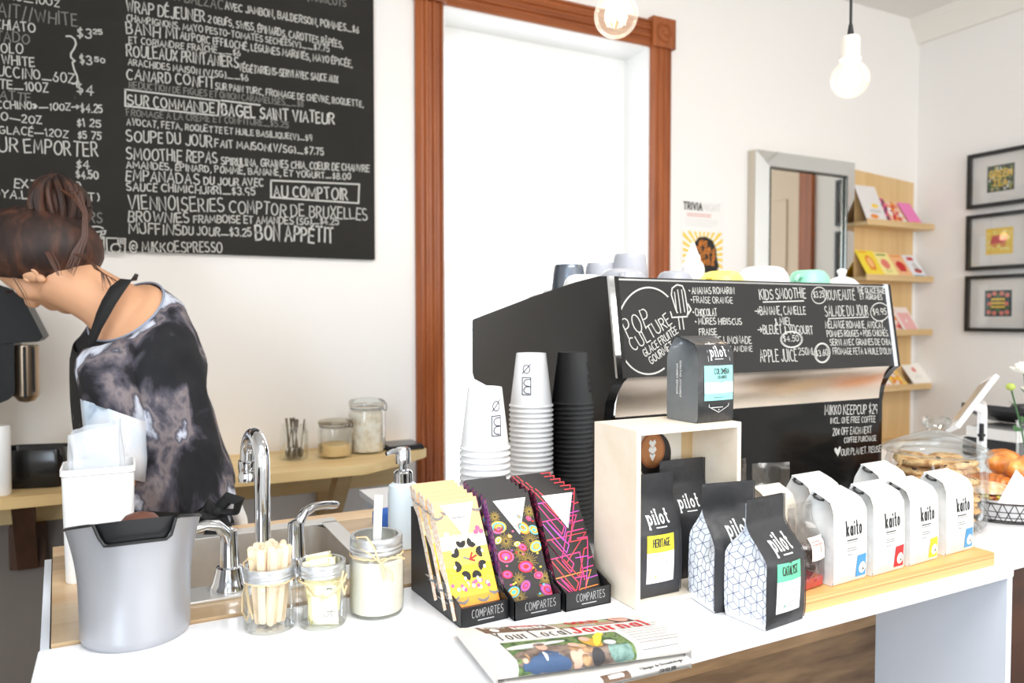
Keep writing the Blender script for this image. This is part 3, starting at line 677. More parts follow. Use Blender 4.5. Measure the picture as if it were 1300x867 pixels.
M_frame = mat('black_frame', (24, 24, 24), .35); M_mat = mat('mat_board', (240, 236, 230), .8)
def picture(z0, z1, label, art):
    y0, y1 = 1.97, 2.268
    t = thing('framed_print', label, 'picture', (XR, (y0+y1)/2, z0), 0, 'framed square prints on the right wall')
    w = .018; b = MB()
    for a in ((y0, y0+w, z0, z1), (y1-w, y1, z0, z1), (y0+w, y1-w, z0, z0+w), (y0+w, y1-w, z1-w, z1)): b.box(XR-.035, XR-.0005, *a, .0015)
    b.build('frame', M_frame, t, world=True)
    MB().box(XR-.014, XR-.002, y0+w, y1-w, z0+w, z1-w).build('mat_board', M_mat, t, world=True, smooth=False)
    s = .062; yc, zc = (y0+y1)/2, (z0+z1)/2
    pl = Plane((XR-.014, yc+s, zc-s), (0, -1, 0), (0, 0, 1)); b = MB(); ms = art(b, pl, 2*s); b.build('print', ms, t, world=True, smooth=False, fix=False)
    MB().box(XR-.032, XR-.030, y0+w, y1-w, z0+w, z1-w).build('glazing', M_clear, t, world=True, smooth=False)
def art_tea(b, s, w):
    patch(b, s, 0, w, 0, w, .0006, 0, 1); r = random.Random(2)
    for i in range(90):
        u, v, a, l = r.uniform(.01, w-.012), r.uniform(.008, w-.01), r.uniform(0, pi), .011
        if l < u < w-l: poly(b, s, [(u-l*cos(a), v-l*sin(a)), (u+.004*sin(a), v-.004*cos(a)), (u+l*cos(a), v+l*sin(a)), (u-.004*sin(a), v+.004*cos(a))], .0008+i*1e-5, 1+i % 4)
    label_text(b, s, 'GREEN', .012, .068, .03, .10, .007, 5, .0025); label_text(b, s, 'TEA', .03, .026, .03, .062, .007, 5, .0025)
    return [mat('print_forest', (52, 62, 40), .6), M_green, mat('print_olive', (150, 160, 90), .6), M_paper, mat('print_gold', (206, 180, 90), .6), M_yellow]
def art_car(b, s, w):
    patch(b, s, 0, w, 0, w, .0006, 0, 1); r = random.Random(5)
    for i in range(16): blob(b, s, r.uniform(.012, w-.012), r.uniform(.012, w-.012), .008, .008, 1, 8, .0008+i*1e-5)
    poly(b, s, [(.02, .05), (.09, .05), (.1, .085), (.085, .09), (.03, .088)], .0014, 2); blob(b, s, .04, .043, .012, .01, 3, off=.0016); blob(b, s, .08, .043, .012, .01, 3, off=.0016)
    return [M_yellow, mat('print_lemon', (250, 228, 130), .6), M_red, M_orange]
def art_floral(b, s, w):
    patch(b, s, 0, w, 0, w, .0006, 0, 1); r = random.Random(8)
    for i in range(60):
        u, v, a, l = r.uniform(.012, w/2), r.uniform(.01, w-.01), r.uniform(0, pi), .009
        for sgn in (0, 1):
            uu = u if not sgn else w-u; aa = a if not sgn else pi-a
            poly(b, s, [(uu-l*cos(aa), v-l*sin(aa)), (uu+.0035*sin(aa), v-.0035*cos(aa)), (uu+l*cos(aa), v+l*sin(aa)), (uu-.0035*sin(aa), v+.0035*cos(aa))], .0008+i*1e-5, 1+i % 2)
    for u, v in ((.02, .1), (.024, .06), (.02, .02), (.045, .108), (.045, .016)):
        for uu in (u, w-u): blob(b, s, uu, v, .011, .011, 3, 10, .0018)
    for k in range(3): patch(b, s, .03, w-.03, .04+.018*k, .05+.018*k, .002, 4, 1)
    return [mat('print_navy', (34, 52, 58), .6), M_teal, M_green, M_coral, M_yellow]
picture(1.893, 2.155, 'topmost black framed print, dark green botanical picture lettered GREEN TEA', art_tea)
picture(1.595, 1.862, 'middle black framed print, yellow picture with a red block', art_car)
picture(1.30, 1.570, 'lowest black framed print, dark teal picture with coral flowers', art_floral)

# ------------------------------------------------------------------ pendant bulbs
M_cord = mat('black_cord', (30, 30, 30), .6); M_porc = mat('white_porcelain', (238, 232, 220), .35)
M_bulb = glass('bulb_glass', (1, .98, .94), 1.2, .02, .03)
def glow(m, rgb, strength):
    nt = m.node_tree; out = nt.nodes['Material Output']; src = out.inputs['Surface'].links[0].from_socket
    e = nt.nodes.new('ShaderNodeEmission'); e.inputs[0].default_value = srgb(rgb); e.inputs[1].default_value = strength
    a = nt.nodes.new('ShaderNodeAddShader'); nt.links.new(src, a.inputs[0]); nt.links.new(e.outputs[0], a.inputs[1]); nt.links.new(a.outputs[0], out.inputs['Surface'])
glow(M_bulb, (255, 240, 214), .22); M_fil = mat('glowing_filament', (255, 210, 150), .5, emit=(255, 196, 120), estr=26)
M_core = mat('bulb_glow_core', (255, 244, 225), .5, emit=(255, 236, 205), estr=2.2)
def pendant(p, r, label):
    t = thing('pendant_bulb', label, 'pendant light', (p.x, p.y, p.z), 0, 'bare globe bulbs hanging over the counter')
    prof = [(.001, -r)]+[(r*sin(radians(a)), -r*cos(radians(a))) for a in range(12, 146, 9)]+[(r*.42, r*1.02), (r*.34, r*1.2)]
    MB().lathe(prof, 32).build('globe', M_bulb, t)
    b = MB()
    for k in range(8):
        a0, a1 = 2*pi*k/8, 2*pi*(k+.5)/8
        b.tube([(.012*cos(a0), .012*sin(a0), .024), (.02*cos(a1), .02*sin(a1), -.018), (.012*cos(a0+.7), .012*sin(a0+.7), .024)], .0011, 6)
    b.build('filament', M_fil, t)
    MB().lathe([(.004, -.004), (.006, .01), (.006, r*1.1)], 12, cap0=True, cap1=True).build('stem', M_core, t)
    MB().lathe([(.020, r*1.02), (.026, r*1.06), (.026, r*1.18), (.0235, r*1.2), (.0235, r*2.2), (.020, r*2.3), (.006, r*2.32)], 28, cap1=True, cap0=True).build('socket', M_porc, t)
    MB().lathe([(.009, r*2.3), (.008, r*2.45), (.005, r*2.95)], 16, cap0=True, cap1=True).build('strain_relief', M_cord, t)
    top = ZC-p.z
    MB().tube([(0, 0, r*2.9), (0, 0, top-.02)], .0034, 10).build('cord', M_cord, t)
    MB().lathe([(.05, top-.001), (.05, top-.015), (.01, top-.03)], 24, cap0=True, cap1=True).build('ceiling_rose', M_cord, t)
    l = bpy.data.lights.new('bulb_light', 'POINT'); l.energy = 2.5; l.color = (1, .82, .6); l.shadow_soft_size = .03
    lo = bpy.data.objects.new('bulb_light', l); COL.objects.link(lo); lo.parent = t; lo.location = (0, 0, -.0)
pendant(aty(782, 20, 1.37), .0475, 'bare globe bulb hanging in front of the wooden window header')
pendant(aty(1079, 101, 1.35), .0475, 'bare globe bulb on a white socket and black cord, hanging above the mirror corner')
# ------------------------------------------------------------------ counters
ZT = .92
M_top = mat('white_worktop', (250, 250, 252), .22, coat=.3)
M_panel = mat('white_end_panel', (228, 236, 248), .4)
M_clad = wood('walnut_cladding', (104, 74, 48), (196, 158, 114), 'X', 7, 7, .5, planks=(2, .145), contrast=(.36, .64), knots=3)
M_cladd = wood('dark_walnut_cladding', (58, 34, 24), (108, 66, 46), 'X', 5, 9, .5, planks=(2, .16))
M_board = wood('butcher_block', (214, 170, 120), (250, 222, 178), 'X', 5, 8, .38, knots=5, planks=(1, .09), coat=.3)
ctr = thing('bar_counter', 'white topped bar counter with walnut plank front and white end panel', 'counter', (.67, 1.1, 0))
cab = thing('sink_cabinet', 'white sided cabinet below the wooden block and the sink', 'cabinet', (.2, 1.45, 0))
mch = thing('machine_counter', 'white worktop carrying the espresso machine and the paper cups', 'counter', (1.0, 1.55, 0))
b = MB(); b.box(-.105, 1.415, .775, 1.19, ZT-.016, ZT, .0035)
MB().box(.547, 1.70, 1.1905, 1.92, ZT-.016, ZT).build('worktop', M_top, mch, world=True, smooth=False); MB().box(.56, 1.69, 1.21, 1.90, 0, ZT-.016).build('base', M_panel, mch, world=True, smooth=False)
b.build('worktop', M_top, ctr, world=True)
MB().box(1.399, 1.415, .778, 1.185, 0, ZT-.016, .001).build('end_panel', M_panel, ctr, world=True)
MB().box(-.09, 1.399, 1.04, 1.07, 0, ZT-.016).build('plank_front', M_clad, ctr, world=True, smooth=False)
MB().prism([(-.103, 1.192), (-.092, 1.192), (-.1205, 1.645), (-.1315, 1.645)], 0, ZT-.004).build('side_panel', M_panel, cab, world=True)
MB().box(-.112, .55, 1.62, 1.64, 0, .86).build('back_panel', M_panel, cab, world=True, smooth=False)
c2 = thing('side_counter', 'second white topped counter with dark walnut plank front, carrying the pastry basket', 'counter', (2.3, 1.3, 0))
MB().box(1.419, 3.3, .80, 1.188, ZT-.018, ZT, .003).box(1.703, 3.3, 1.188, 1.75, ZT-.018, ZT).build('worktop', M_top, c2, world=True)
MB().box(1.419, 3.28, .815, 1.185, 0, ZT-.018).build('plank_front', M_cladd, c2, world=True, smooth=False)
# butcher block with a sink cut-out
SX0, SX1, SY0, SY1 = .045, .40, 1.262, 1.64
blk = thing('butcher_block', 'honey coloured wooden butcher block worktop around the steel sink', 'worktop', (.25, 1.45, ZT-.03))
b = MB(); y0, y1, x0, x1 = 1.192, 1.70, -.086, .545; m = .012
b.prism([(x0-.004, y0), (SX0+m, y0), (SX0+m, y1), (x0-.036, y1)], ZT-.03, ZT+.004)
for a in ((SX1-m, x1, y0, y1), (SX0+m, SX1-m, y0, SY0+m), (SX0+m, SX1-m, SY1-m, y1)): b.box(*a, ZT-.03, ZT+.004)
b.build('block', M_board, blk, world=True, smooth=False)

M_steel = mat('brushed_steel', (226, 220, 212), .34, 1, vary=(30, .05)); M_rim = mat('steel_rim', (226, 225, 222), .35, .55)
M_chrome = mat('chrome', (225, 228, 232), .05, 1)
sk = thing('sink', 'stainless steel sink dropped into the butcher block', 'sink', ((SX0+SX1)/2, (SY0+SY1)/2, ZT+.004))
b = MB(); z = ZT+.005
b.box(SX0-.012, SX1+.012, SY0-.008, SY0+.06, z-.001, z+.004, .0015); b.box(SX0-.012, SX1+.012, SY1-.028, SY1+.012, z-.001, z+.004, .0015)
b.box(SX0-.012, SX0+.022, SY0+.05, SY1-.02, z-.001, z+.004, .0015); b.box(SX1-.022, SX1+.012, SY0+.05, SY1-.02, z-.001, z+.004, .0015)
b.build('rim', M_rim, sk, world=True)
def bowl(u, v):
    # rounded rectangular bowl, v from rim to drain
    a = 2*pi*u; cx, cy = (SX0+SX1)/2, (SY0+.06+SY1-.028)/2; hx, hy = (SX1-SX0)/2-.022, (SY1-.028-SY0-.06)/2
    c_, s_ = cos(a), sin(a); e = .28
    k = (1-.12*v) if v < .8 else (.9-.9*((v-.8)/.2)*.95)
    zz = z+.003-.17*min(1, v/.8)
    return (cx+hx*k*math.copysign(abs(c_)**e, c_), cy+hy*k*math.copysign(abs(s_)**e, s_), zz)
MB().grid(bowl, 64, 20).build('bowl', M_steel, sk, world=True)
MB().lathe([(.001, .002), (.03, .002), (.036, 0)], 24, c=((SX0+SX1)/2, (SY0+SY1)/2+.016, z-.166)).build('drain', M_chrome, sk, world=True)

fz = ZT+.009
fa = thing('faucet', 'chrome gooseneck faucet with two curved lever handles at the front of the sink', 'faucet', (.215, 1.292, fz))
def arcpts(c, r, a0, a1, n, ux, uz): return [tuple(Vector(c)+Vector(ux)*(r*cos(radians(a0+(a1-a0)*i/n)))+Vector(uz)*(r*sin(radians(a0+(a1-a0)*i/n)))) for i in range(n+1)]
sx = atz(337, 745, fz).x; sy = 1.292; top = 1.17; rr = .047
d = Vector((-.10, 1, 0)).normalized(); cz = top-rr
pts = [(sx, sy, fz+.02), (sx, sy, fz+.10), (sx, sy, cz)]+[tuple(Vector((sx, sy, cz))+d*(rr-rr*cos(radians(a)))+Vector((0, 0, rr*sin(radians(a))))) for a in range(12, 169, 12)]
e = Vector(pts[-1]); pts += [tuple(e+Vector((d.x*.004, d.y*.004, -.025)))]
MB().tube(pts, .0125, 16).build('spout', M_chrome, fa, world=True)
e = Vector(pts[-1]); b = MB(); b.lathe([(.013, .012), (.0155, .010), (.0155, -.004), (.0145, -.006), (.0145, -.014), (.0155, -.016), (.015, -.026), (.008, -.027)], 20, c=e, cap1=True); b.build('aerator', M_chrome, fa, world=True)
MB().lathe([(.028, 0), (.028, .006), (.022, .014), (.0155, .03), (.0135, .05)], 28, c=(sx, sy, fz), cap0=True).build('spout_base', M_chrome, fa, world=True)
def handle(x, dirx, diry):
    MB().lathe([(.031, 0), (.031, .006), (.027, .012), (.022, .03), (.0205, .036), (.0155, .038), (.0135, .085), (.0125, .095), (.004, .10)], 28, c=(x, sy, fz), cap0=True, cap1=True).build('handle_base', M_chrome, fa, world=True)
    o_ = Vector((x, sy, fz+.07)); dv = Vector((dirx, diry, 0)).normalized()
    pts = [o_+dv*a+Vector((0, 0, q)) for a, q in ((0, 0), (.006, .022), (.02, .037), (.04, .042), (.065, .040), (.088, .036), (.096, .034))]
    MB().tube(pts, [.013, .0125, .0105, .009, .0085, .0085, .007], 14, flat=.8).build('lever', M_chrome, fa, world=True)
handle(atz(294, 752, fz).x, -.75, -.3)
handle(atz(377, 735, fz).x, .75, .45)

# soap dispenser and sponge
sd = atz(511, 690, ZT+.004); sd = Vector((.4825, 1.39, ZT+.004))
t = thing('soap_dispenser', 'white bottle soap dispenser with chrome pump behind the chocolate display', 'soap dispenser', sd)
zt = CAM.z-(612-402)*(sd.x*sin(YAW)+sd.y*cos(YAW))/FPX-sd.z
MB().lathe([(.001, 0), (.026, 0), (.029, .003), (.029, zt-.02), (.027, zt-.006), (.018, zt)], 32).build('bottle', mat('white_bottle', (226, 238, 244), .3), t)
b = MB(); b.lathe([(.0185, zt-.002), (.0185, zt+.018), (.015, zt+.022), (.008, zt+.024), (.008, zt+.034), (.0145, zt+.036), (.0145, zt+.062), (.012, zt+.066), (.001, zt+.067)], 28, cap0=True)
b.tube([(0, 0, zt+.060), (-.02, -.004, zt+.061), (-.036, -.008, zt+.058)], [.006, .005, .004], 10); b.build('pump', M_chrome, t)
t = thing('sponge', 'blue sponge lying on the wood behind the sugar jar', 'sponge', (.505, 1.55, ZT+.004), .3)
MB().box(-.03, .03, -.02, .02, 0, .035, .006).build('foam', mat('sponge_blue', (60, 110, 200), .9, bump=(200, .4)), t)
# ------------------------------------------------------------------ silver bin, white tub
M_silver = mat('silver_lacquer', (176, 178, 184), .34, .5); M_blackpl = mat('black_plastic', (30, 31, 33), .4)
bc = Vector((.0145, 1.192, ZT)); bh = .158
t = thing('knock_bin', 'flared silver bin with notched black liner at the left end of the white counter', 'bin', bc)
view = atan2(-bc.y, -bc.x)
def rimz(a): return bh+.024*cos(a-view)
def brad(v): return .0708+.003*v+.0125*max(0, (v-.45)/.55)**1.8
def notch(a):
    d_ = abs((a-view-.03+pi) % (2*pi)-pi); w0, w1 = .44, .60
    return .030*(1 if d_ < w0 else (0 if d_ > w1 else (1-((d_-w0)/(w1-w0))**2)))
def bodyf(u, v):
    a = 2*pi*u; top = rimz(a)-notch(a); zz = v*top; r = brad(zz/rimz(a))
    if v < .03: r -= .004*(1-v/.03)
    return (r*cos(a), r*sin(a), zz)
MB().grid(bodyf, 120, 24).build('body', M_silver, t)
MB().grid(lambda u, v: ((brad(1-.3*v)-.0025-.012*v)*cos(2*pi*u), (brad(1-.3*v)-.0025-.012*v)*sin(2*pi*u), rimz(2*pi*u)+.001-v*(rimz(2*pi*u)-.08)), 96, 8).build('liner', M_blackpl, t)
b = MB(); b.lathe([(.001, .081), (brad(.7)-.0145, .081)], 48); b.build('liner_base', M_blackpl, t)
pts = [(brad(1)*cos(2*pi*k/72), brad(1)*sin(2*pi*k/72), rimz(2*pi*k/72)-notch(2*pi*k/72)+.0005) for k in range(73)]
MB().tube(pts, .0022, 6, caps=False).build('rim', M_blackpl, t)
kd = atz(182, 668, ZT+bh+.0); kn = Vector((.022, 1.222, ZT+.082))
t = thing('wooden_tamper', 'round dark brown wooden knob standing inside the silver bin', 'tamper', kn)
MB().lathe([(.001, 0), (.024, 0), (.024, .03), (.012, .036), (.011, .05), (.024, .056), (.0275, .064), (.0275, .070), (.02, .079), (.008, .083), (.001, .0835)], 32).build('knob', wood('dark_knob_wood', (84, 50, 40), (120, 78, 64), 'X', 8, 6, .45), t)

tc_ = Vector((-.036, 1.49, ZT+.004)); th = 1.116-ZT-.004
t = thing('plastic_tub', 'tall square white plastic tub standing behind the silver bin', 'tub', tc_)
def rrect(hx, hy, r, n=6):
    out = []
    for cx, cy, a0 in ((hx-r, hy-r, 0), (-hx+r, hy-r, 90), (-hx+r, -hy+r, 180), (hx-r, -hy+r, 270)):
        out += [(cx+r*cos(radians(a0+90*i/n)), cy+r*sin(radians(a0+90*i/n))) for i in range(n+1)]
    return out
def loft(b, rings, close0=False, close1=False, mi=0):
    n = len(rings[0]); vs = [p for r_ in rings for p in r_]
    fs = [(i*n+k, i*n+(k+1) % n, (i+1)*n+(k+1) % n, (i+1)*n+k) for i in range(len(rings)-1) for k in range(n)]
    if close0: fs.append(tuple(reversed(range(n))))
    if close1: fs.append(tuple((len(rings)-1)*n+k for k in range(n)))
    return b.add(vs, fs, mi)
b = MB(); loft(b, [[(x, y, z) for x, y in rrect(hx, hx*.9, .012)] for hx, z in ((.049, 0), (.051, .004), (.0545, th-.012), (.0565, th-.01), (.0565, th), (.0535, th), (.050, .006))], True, True)
b.build('tub_body', mat('tub_white', (246, 246, 246), .35), t)
t = thing('plastic_bag', 'crumpled translucent plastic bag sticking out of the white tub', 'bag', tc_+Vector((0, 0, .008)))
def bagf(u, v):
    a = 2*pi*u; k = 1-.12*v**2
    w = .046*k; n_ = noise.noise(Vector((cos(a)*2.2, sin(a)*2.2, v*5)))*.007*v
    c_, s_ = cos(a), sin(a); e = .55
    zt_ = th-.008+.062+.012*c_+.004*noise.noise(Vector((a*2, 3, 0)))
    return ((w+n_)*math.copysign(abs(c_)**e, c_)-.004*v, (w*.8+n_)*math.copysign(abs(s_)**e, s_), .002+v*zt_)
MB().grid(bagf, 60, 26).build('bag_film', film('cloudy_film', (235, 240, 246), .5, .25), t)

# ------------------------------------------------------------------ mason jars
M_glass = glass('jar_glass', (.97, .985, .98), 1.32, .03, .03); M_ring = mat('zinc_ring', (205, 208, 210), .3, .85); M_twine = ramp_mat('jute_twine', [(0, (212, 182, 134)), (1, (240, 218, 178))], 220, .9)
def mason(loc, r, h, label):
    t = thing('mason_jar', label, 'jar', loc, 0, 'mason jars of coffee fixings')
    MB().lathe([(.001, .004), (r*.8, .003), (r*.9, .0), (r*.97, .004), (r, .012), (r, h*.66), (r*.985, h*.72), (r*.93, h*.77), (r*.88, h*.79), (r*.88, h*.985)], 48).build('glass_body', M_glass, t)
    MB().lathe([(r*.885, h*.80), (r*.955, h*.80), (r*.965, h*.815), (r*.93, h*.84), (r*.965, h*.865), (r*.93, h*.89), (r*.95, h*.91), (r*.95, h*.985), (r*.93, h), (r*.80, h), (r*.80, h*.985), (r*.885, h*.97), (r*.885, h*.80)], 48).build('metal_ring', M_ring, t)
    return t
def twine(t, pts, r=.0015):
    MB().tube(pts, r, 8).build('twine', M_twine, t)
def wrap(t, r, z, n=40): twine(t, [((r+.001)*cos(2*pi*k/n), (r+.001)*sin(2*pi*k/n), z+.001*sin(3*k)) for k in range(n+1)])
j1 = Vector((.188, 1.128, ZT)); h1 = .091; r1 = .0375
t1 = mason(j1, r1, h1, 'small mason jar filled with wooden stir sticks, nearest the silver bin')
vdir = Vector((-j1.x, -j1.y, 0)).normalized(); rdir = Vector((cR.x, cR.y, 0))
wrap(t1, r1*.9, h1*.785)
def side(t_, base, r, seqs):
    for sq in seqs: twine(t_, [tuple(rdir*(a*r)+vdir*(sqrt(max(.02, 1.02-a*a))*r+o_)+Vector((0, 0, z_))) for a, z_, o_ in sq])
side(t1, j1, r1, [[(-.85, .072, .001), (-1.0, .095, .002), (-.8, .108, .004), (-.55, .108, .006), (-.72, .092, .004), (-.9, .07, .002)], [(-.9, .072, .001), (-1.05, .05, .002), (-1.08, .025, .002), (-.9, .016, .002), (-.78, .03, .002), (-.92, .06, .002), (-.85, .072, .001)], [(-.9, .07, .002), (-.8, .04, .002), (-.66, .022, .002)]])
M_stick = wood('birch_stick', (236, 210, 174), (250, 234, 208), 'Z', 30, 10, .6)
def stickmesh(L, w=.0105, th_=.0018):
    n = 8; pts = [(w/2*cos(pi*k/n), L-w/2+w/2*sin(pi*k/n)) for k in range(n+1)]+[(-w/2*cos(pi*k/n), w/2-w/2*sin(pi*k/n)) for k in range(n+1)]
    return MB().prism(pts, -th_/2, th_/2, 'Y')
proto = None; rn = random.Random(11); k = 0
for ring, cnt in ((.0, 2), (.010, 7), (.019, 12), (.026, 9)):
    for i in range(cnt):
        a = 2*pi*i/cnt+ring*40; L = .112
        if proto is None:
            proto = stickmesh(L).build('coffee_stirrer', M_stick); tag(proto, 'flat wooden stir stick standing in the small mason jar beside the silver bin', 'stir stick', 'wooden stir sticks in the mason jar'); s_ = proto
        else: s_ = dup(proto)
        base = Vector((cos(a)*ring*.62, sin(a)*ring*.62, .005+rn.uniform(0, .006))); topv = Vector((cos(a+.25)*ring*1.02, sin(a+.25)*ring*1.02, .11))
        dz = (topv-base).normalized(); yax = (vdir+Vector((rn.uniform(-.5, .5), rn.uniform(-.5, .5), 0))); xax = yax.cross(dz).normalized(); yax = dz.cross(xax)
        s_.matrix_world = Matrix.Translation(j1+base) @ Matrix((xax, yax, dz)).transposed().to_4x4()
j2 = Vector((.259, 1.106, ZT)); h2 = .0925; r2 = .0355
t2 = mason(j2, r2, h2, 'small mason jar of yellow sweetener packets, in the middle of the three mason jars')
wrap(t2, r2*.93, h2*.74)
side(t2, j2, r2, [[(-.9, .068, .001), (-.4, .052, .002), (.1, .05, .003), (.5, .06, .002), (.9, .07, .002)], [(.75, .066, .002), (.95, .078, .003), (.8, .085, .004), (.7, .07, .002), (.85, .05, .003), (.95, .06, .002)], [(.1, .052, .003), (-.15, .046, .004), (-.05, .056, .004)]])
M_pack = mat('packet_yellow', (253, 244, 190), .6); M_packw = mat('packet_cream', (250, 247, 226), .6); rn = random.Random(5)
pk = None
for i in range(15):
    col = M_packw if i % 3 == 1 else M_pack
    b = MB(); w, hh = .038, .052; b.grid(lambda u, v: ((u-.5)*w, .0016*sin(pi*u)*sin(pi*v), v*hh), 6, 6); b.grid(lambda u, v: ((u-.5)*w, -.0016*sin(pi*u)*sin(pi*v), v*hh), 6, 6)
    o = b.build('sweetener_packet', col)
    lab = 'yellow paper sweetener packet tucked in the middle mason jar' if col is M_pack else 'cream paper sweetener packet among the yellow ones in the middle mason jar'
    tag(o, lab, 'sweetener packet', 'sweetener packets in the mason jar')
    row = i//5; a = rn.uniform(-.35, .35)
    up = Vector((rn.uniform(-.12, .12), rn.uniform(-.12, .12), 1)).normalized()
    z_ = (.004, .026, .047)[row]; yax = vdir*1+rdir*a; xax = yax.cross(up).normalized(); yax = up.cross(xax)
    lat = Vector((vdir.x, vdir.y, 0))*(((i % 5)-2)*.0088)+rdir*rn.uniform(-.004, .004)
    o.matrix_world = Matrix.Translation(j2+lat+Vector((0, 0, z_))) @ Matrix((xax, yax, up)).transposed().to_4x4()
b = MB(); pl = lambda u, v, off=0: tuple(rdir*u+vdir*(.0205+off)+Vector((0, 0, v)))
o = MB().grid(lambda u, v: tuple(rdir*((u-.5)*.03+.004)+vdir*.0205+Vector((0, 0, .008+v*.055))), 2, 2).build('sweetener_packet', M_packw, smooth=False)
tag(o, 'cream sweetener packet lettered in grey script, facing out of the middle mason jar', 'sweetener packet', 'sweetener packets in the mason jar'); o.location = j2
label_text(b, pl, 'Splenda', .012, .016, .012, .042, .0009, off=.0004, ang=pi/2); b.build('lettering', M_grey, o, smooth=False, fix=False)
j3 = Vector((.343, 1.112, ZT)); h3 = .119; r3 = .0415
t3 = mason(j3, r3, h3, 'large mason jar of cane sugar tied with a twine bow, beside the chocolate display')
wrap(t3, r3*.93, h3*.765)
side(t3, j3, r3, [[(.0, .088, .003), (-.35, .1, .004), (-.75, .108, .005), (-.8, .122, .005), (-.5, .126, .006), (-.25, .112, .005), (-.05, .09, .003)], [(0, .088, .003), (.3, .094, .003), (.8, .092, .003), (.95, .086, .003)], [(0, .088, .003), (.2, .08, .003), (.42, .072, .003), (.45, .06, .003)], [(0, .088, .003), (.1, .076, .003), (.12, .062, .003)]])
M_sugar = ramp_mat('cane_sugar', [(.3, (236, 228, 206)), (.7, (250, 245, 232))], 900, .9, bump=.2)
o = MB().lathe([(.001, .006), (r3*.92, .006), (r3*.965, .014), (r3*.965, h3*.66), (r3*.9, h3*.71), (r3*.5, h3*.72), (.001, h3*.73)], 40).build('sugar', M_sugar); o.location = j3
tag(o, 'pale cane sugar filling the large mason jar', 'sugar', kind='stuff')
o = MB().box(-.0065, .0065, -.0009, .0009, 0, .125, .0008).build('plastic_paddle', mat('paddle_white', (240, 240, 238), .4)); tag(o, 'flat white plastic paddle standing in the sugar jar', 'paddle')
o.matrix_world = Matrix.Translation(j3+Vector((0, .004, h3*.70-.03))) @ Matrix.Rotation(-YAW, 4, 'Z') @ Matrix.Rotation(.04, 4, 'Y')

# ------------------------------------------------------------------ chocolate bar displays
M_card = mat('black_card', (30, 31, 33), .38); M_foil = mat('silver_ink', (205, 205, 205), .5)
M_choc1 = ramp_mat('bar_edge_cream', [(.40, (250, 242, 232)), (.5, (240, 204, 170)), (.58, (252, 246, 238))], 90, .5)
M_choc2 = ramp_mat('bar_edge_fiesta', [(.0, (30, 26, 30)), (.40, (60, 40, 90)), (.5, (160, 60, 150)), (.58, (70, 120, 150)), (.66, (200, 60, 60)), (.75, (150, 130, 50)), (1, (30, 28, 30))], 160, .45)
M_choc3 = ramp_mat('bar_edge_neon', [(.3, (36, 30, 36)), (.52, (44, 34, 40)), (.56, (230, 60, 110)), (.62, (44, 34, 40)), (.8, (160, 70, 170))], 130, .45)
bandm = [mat('bar_'+n, c, .45) for n, c in (('peach', (236, 178, 132)), ('apricot', (246, 206, 130)), ('ivory', (250, 236, 190)), ('lemon', (252, 226, 90)), ('sun', (250, 208, 50)), ('amber', (244, 160, 52)), ('gold', (250, 196, 60)), ('brown', (120, 66, 34)))]
M_neon = [mat('neon_'+n, c, .45) for n, c in (('pink', (238, 62, 140)), ('coral', (240, 70, 80)), ('orange', (250, 150, 60)), ('violet', (190, 80, 190)))]
M_gold2 = mat('gold_ink', (150, 124, 48), .45); M_cyan = mat('cyan_ink', (80, 190, 205), .5); M_purple = mat('purple_ink', (160, 70, 160), .5); M_darkbar = mat('bar_black', (38, 35, 34), .42)
BL, BW, BT = .178, .077, .0125
def tri_label(b, s, mi, mt):
    poly(b, s, [(-.028, BL-.008), (.031, BL-.008), (.006, BL-.066)], .0012, mi)
    fine_print(b, s, -.012, .018, BL-.030, 1, .004, .0016, mt, .0015)
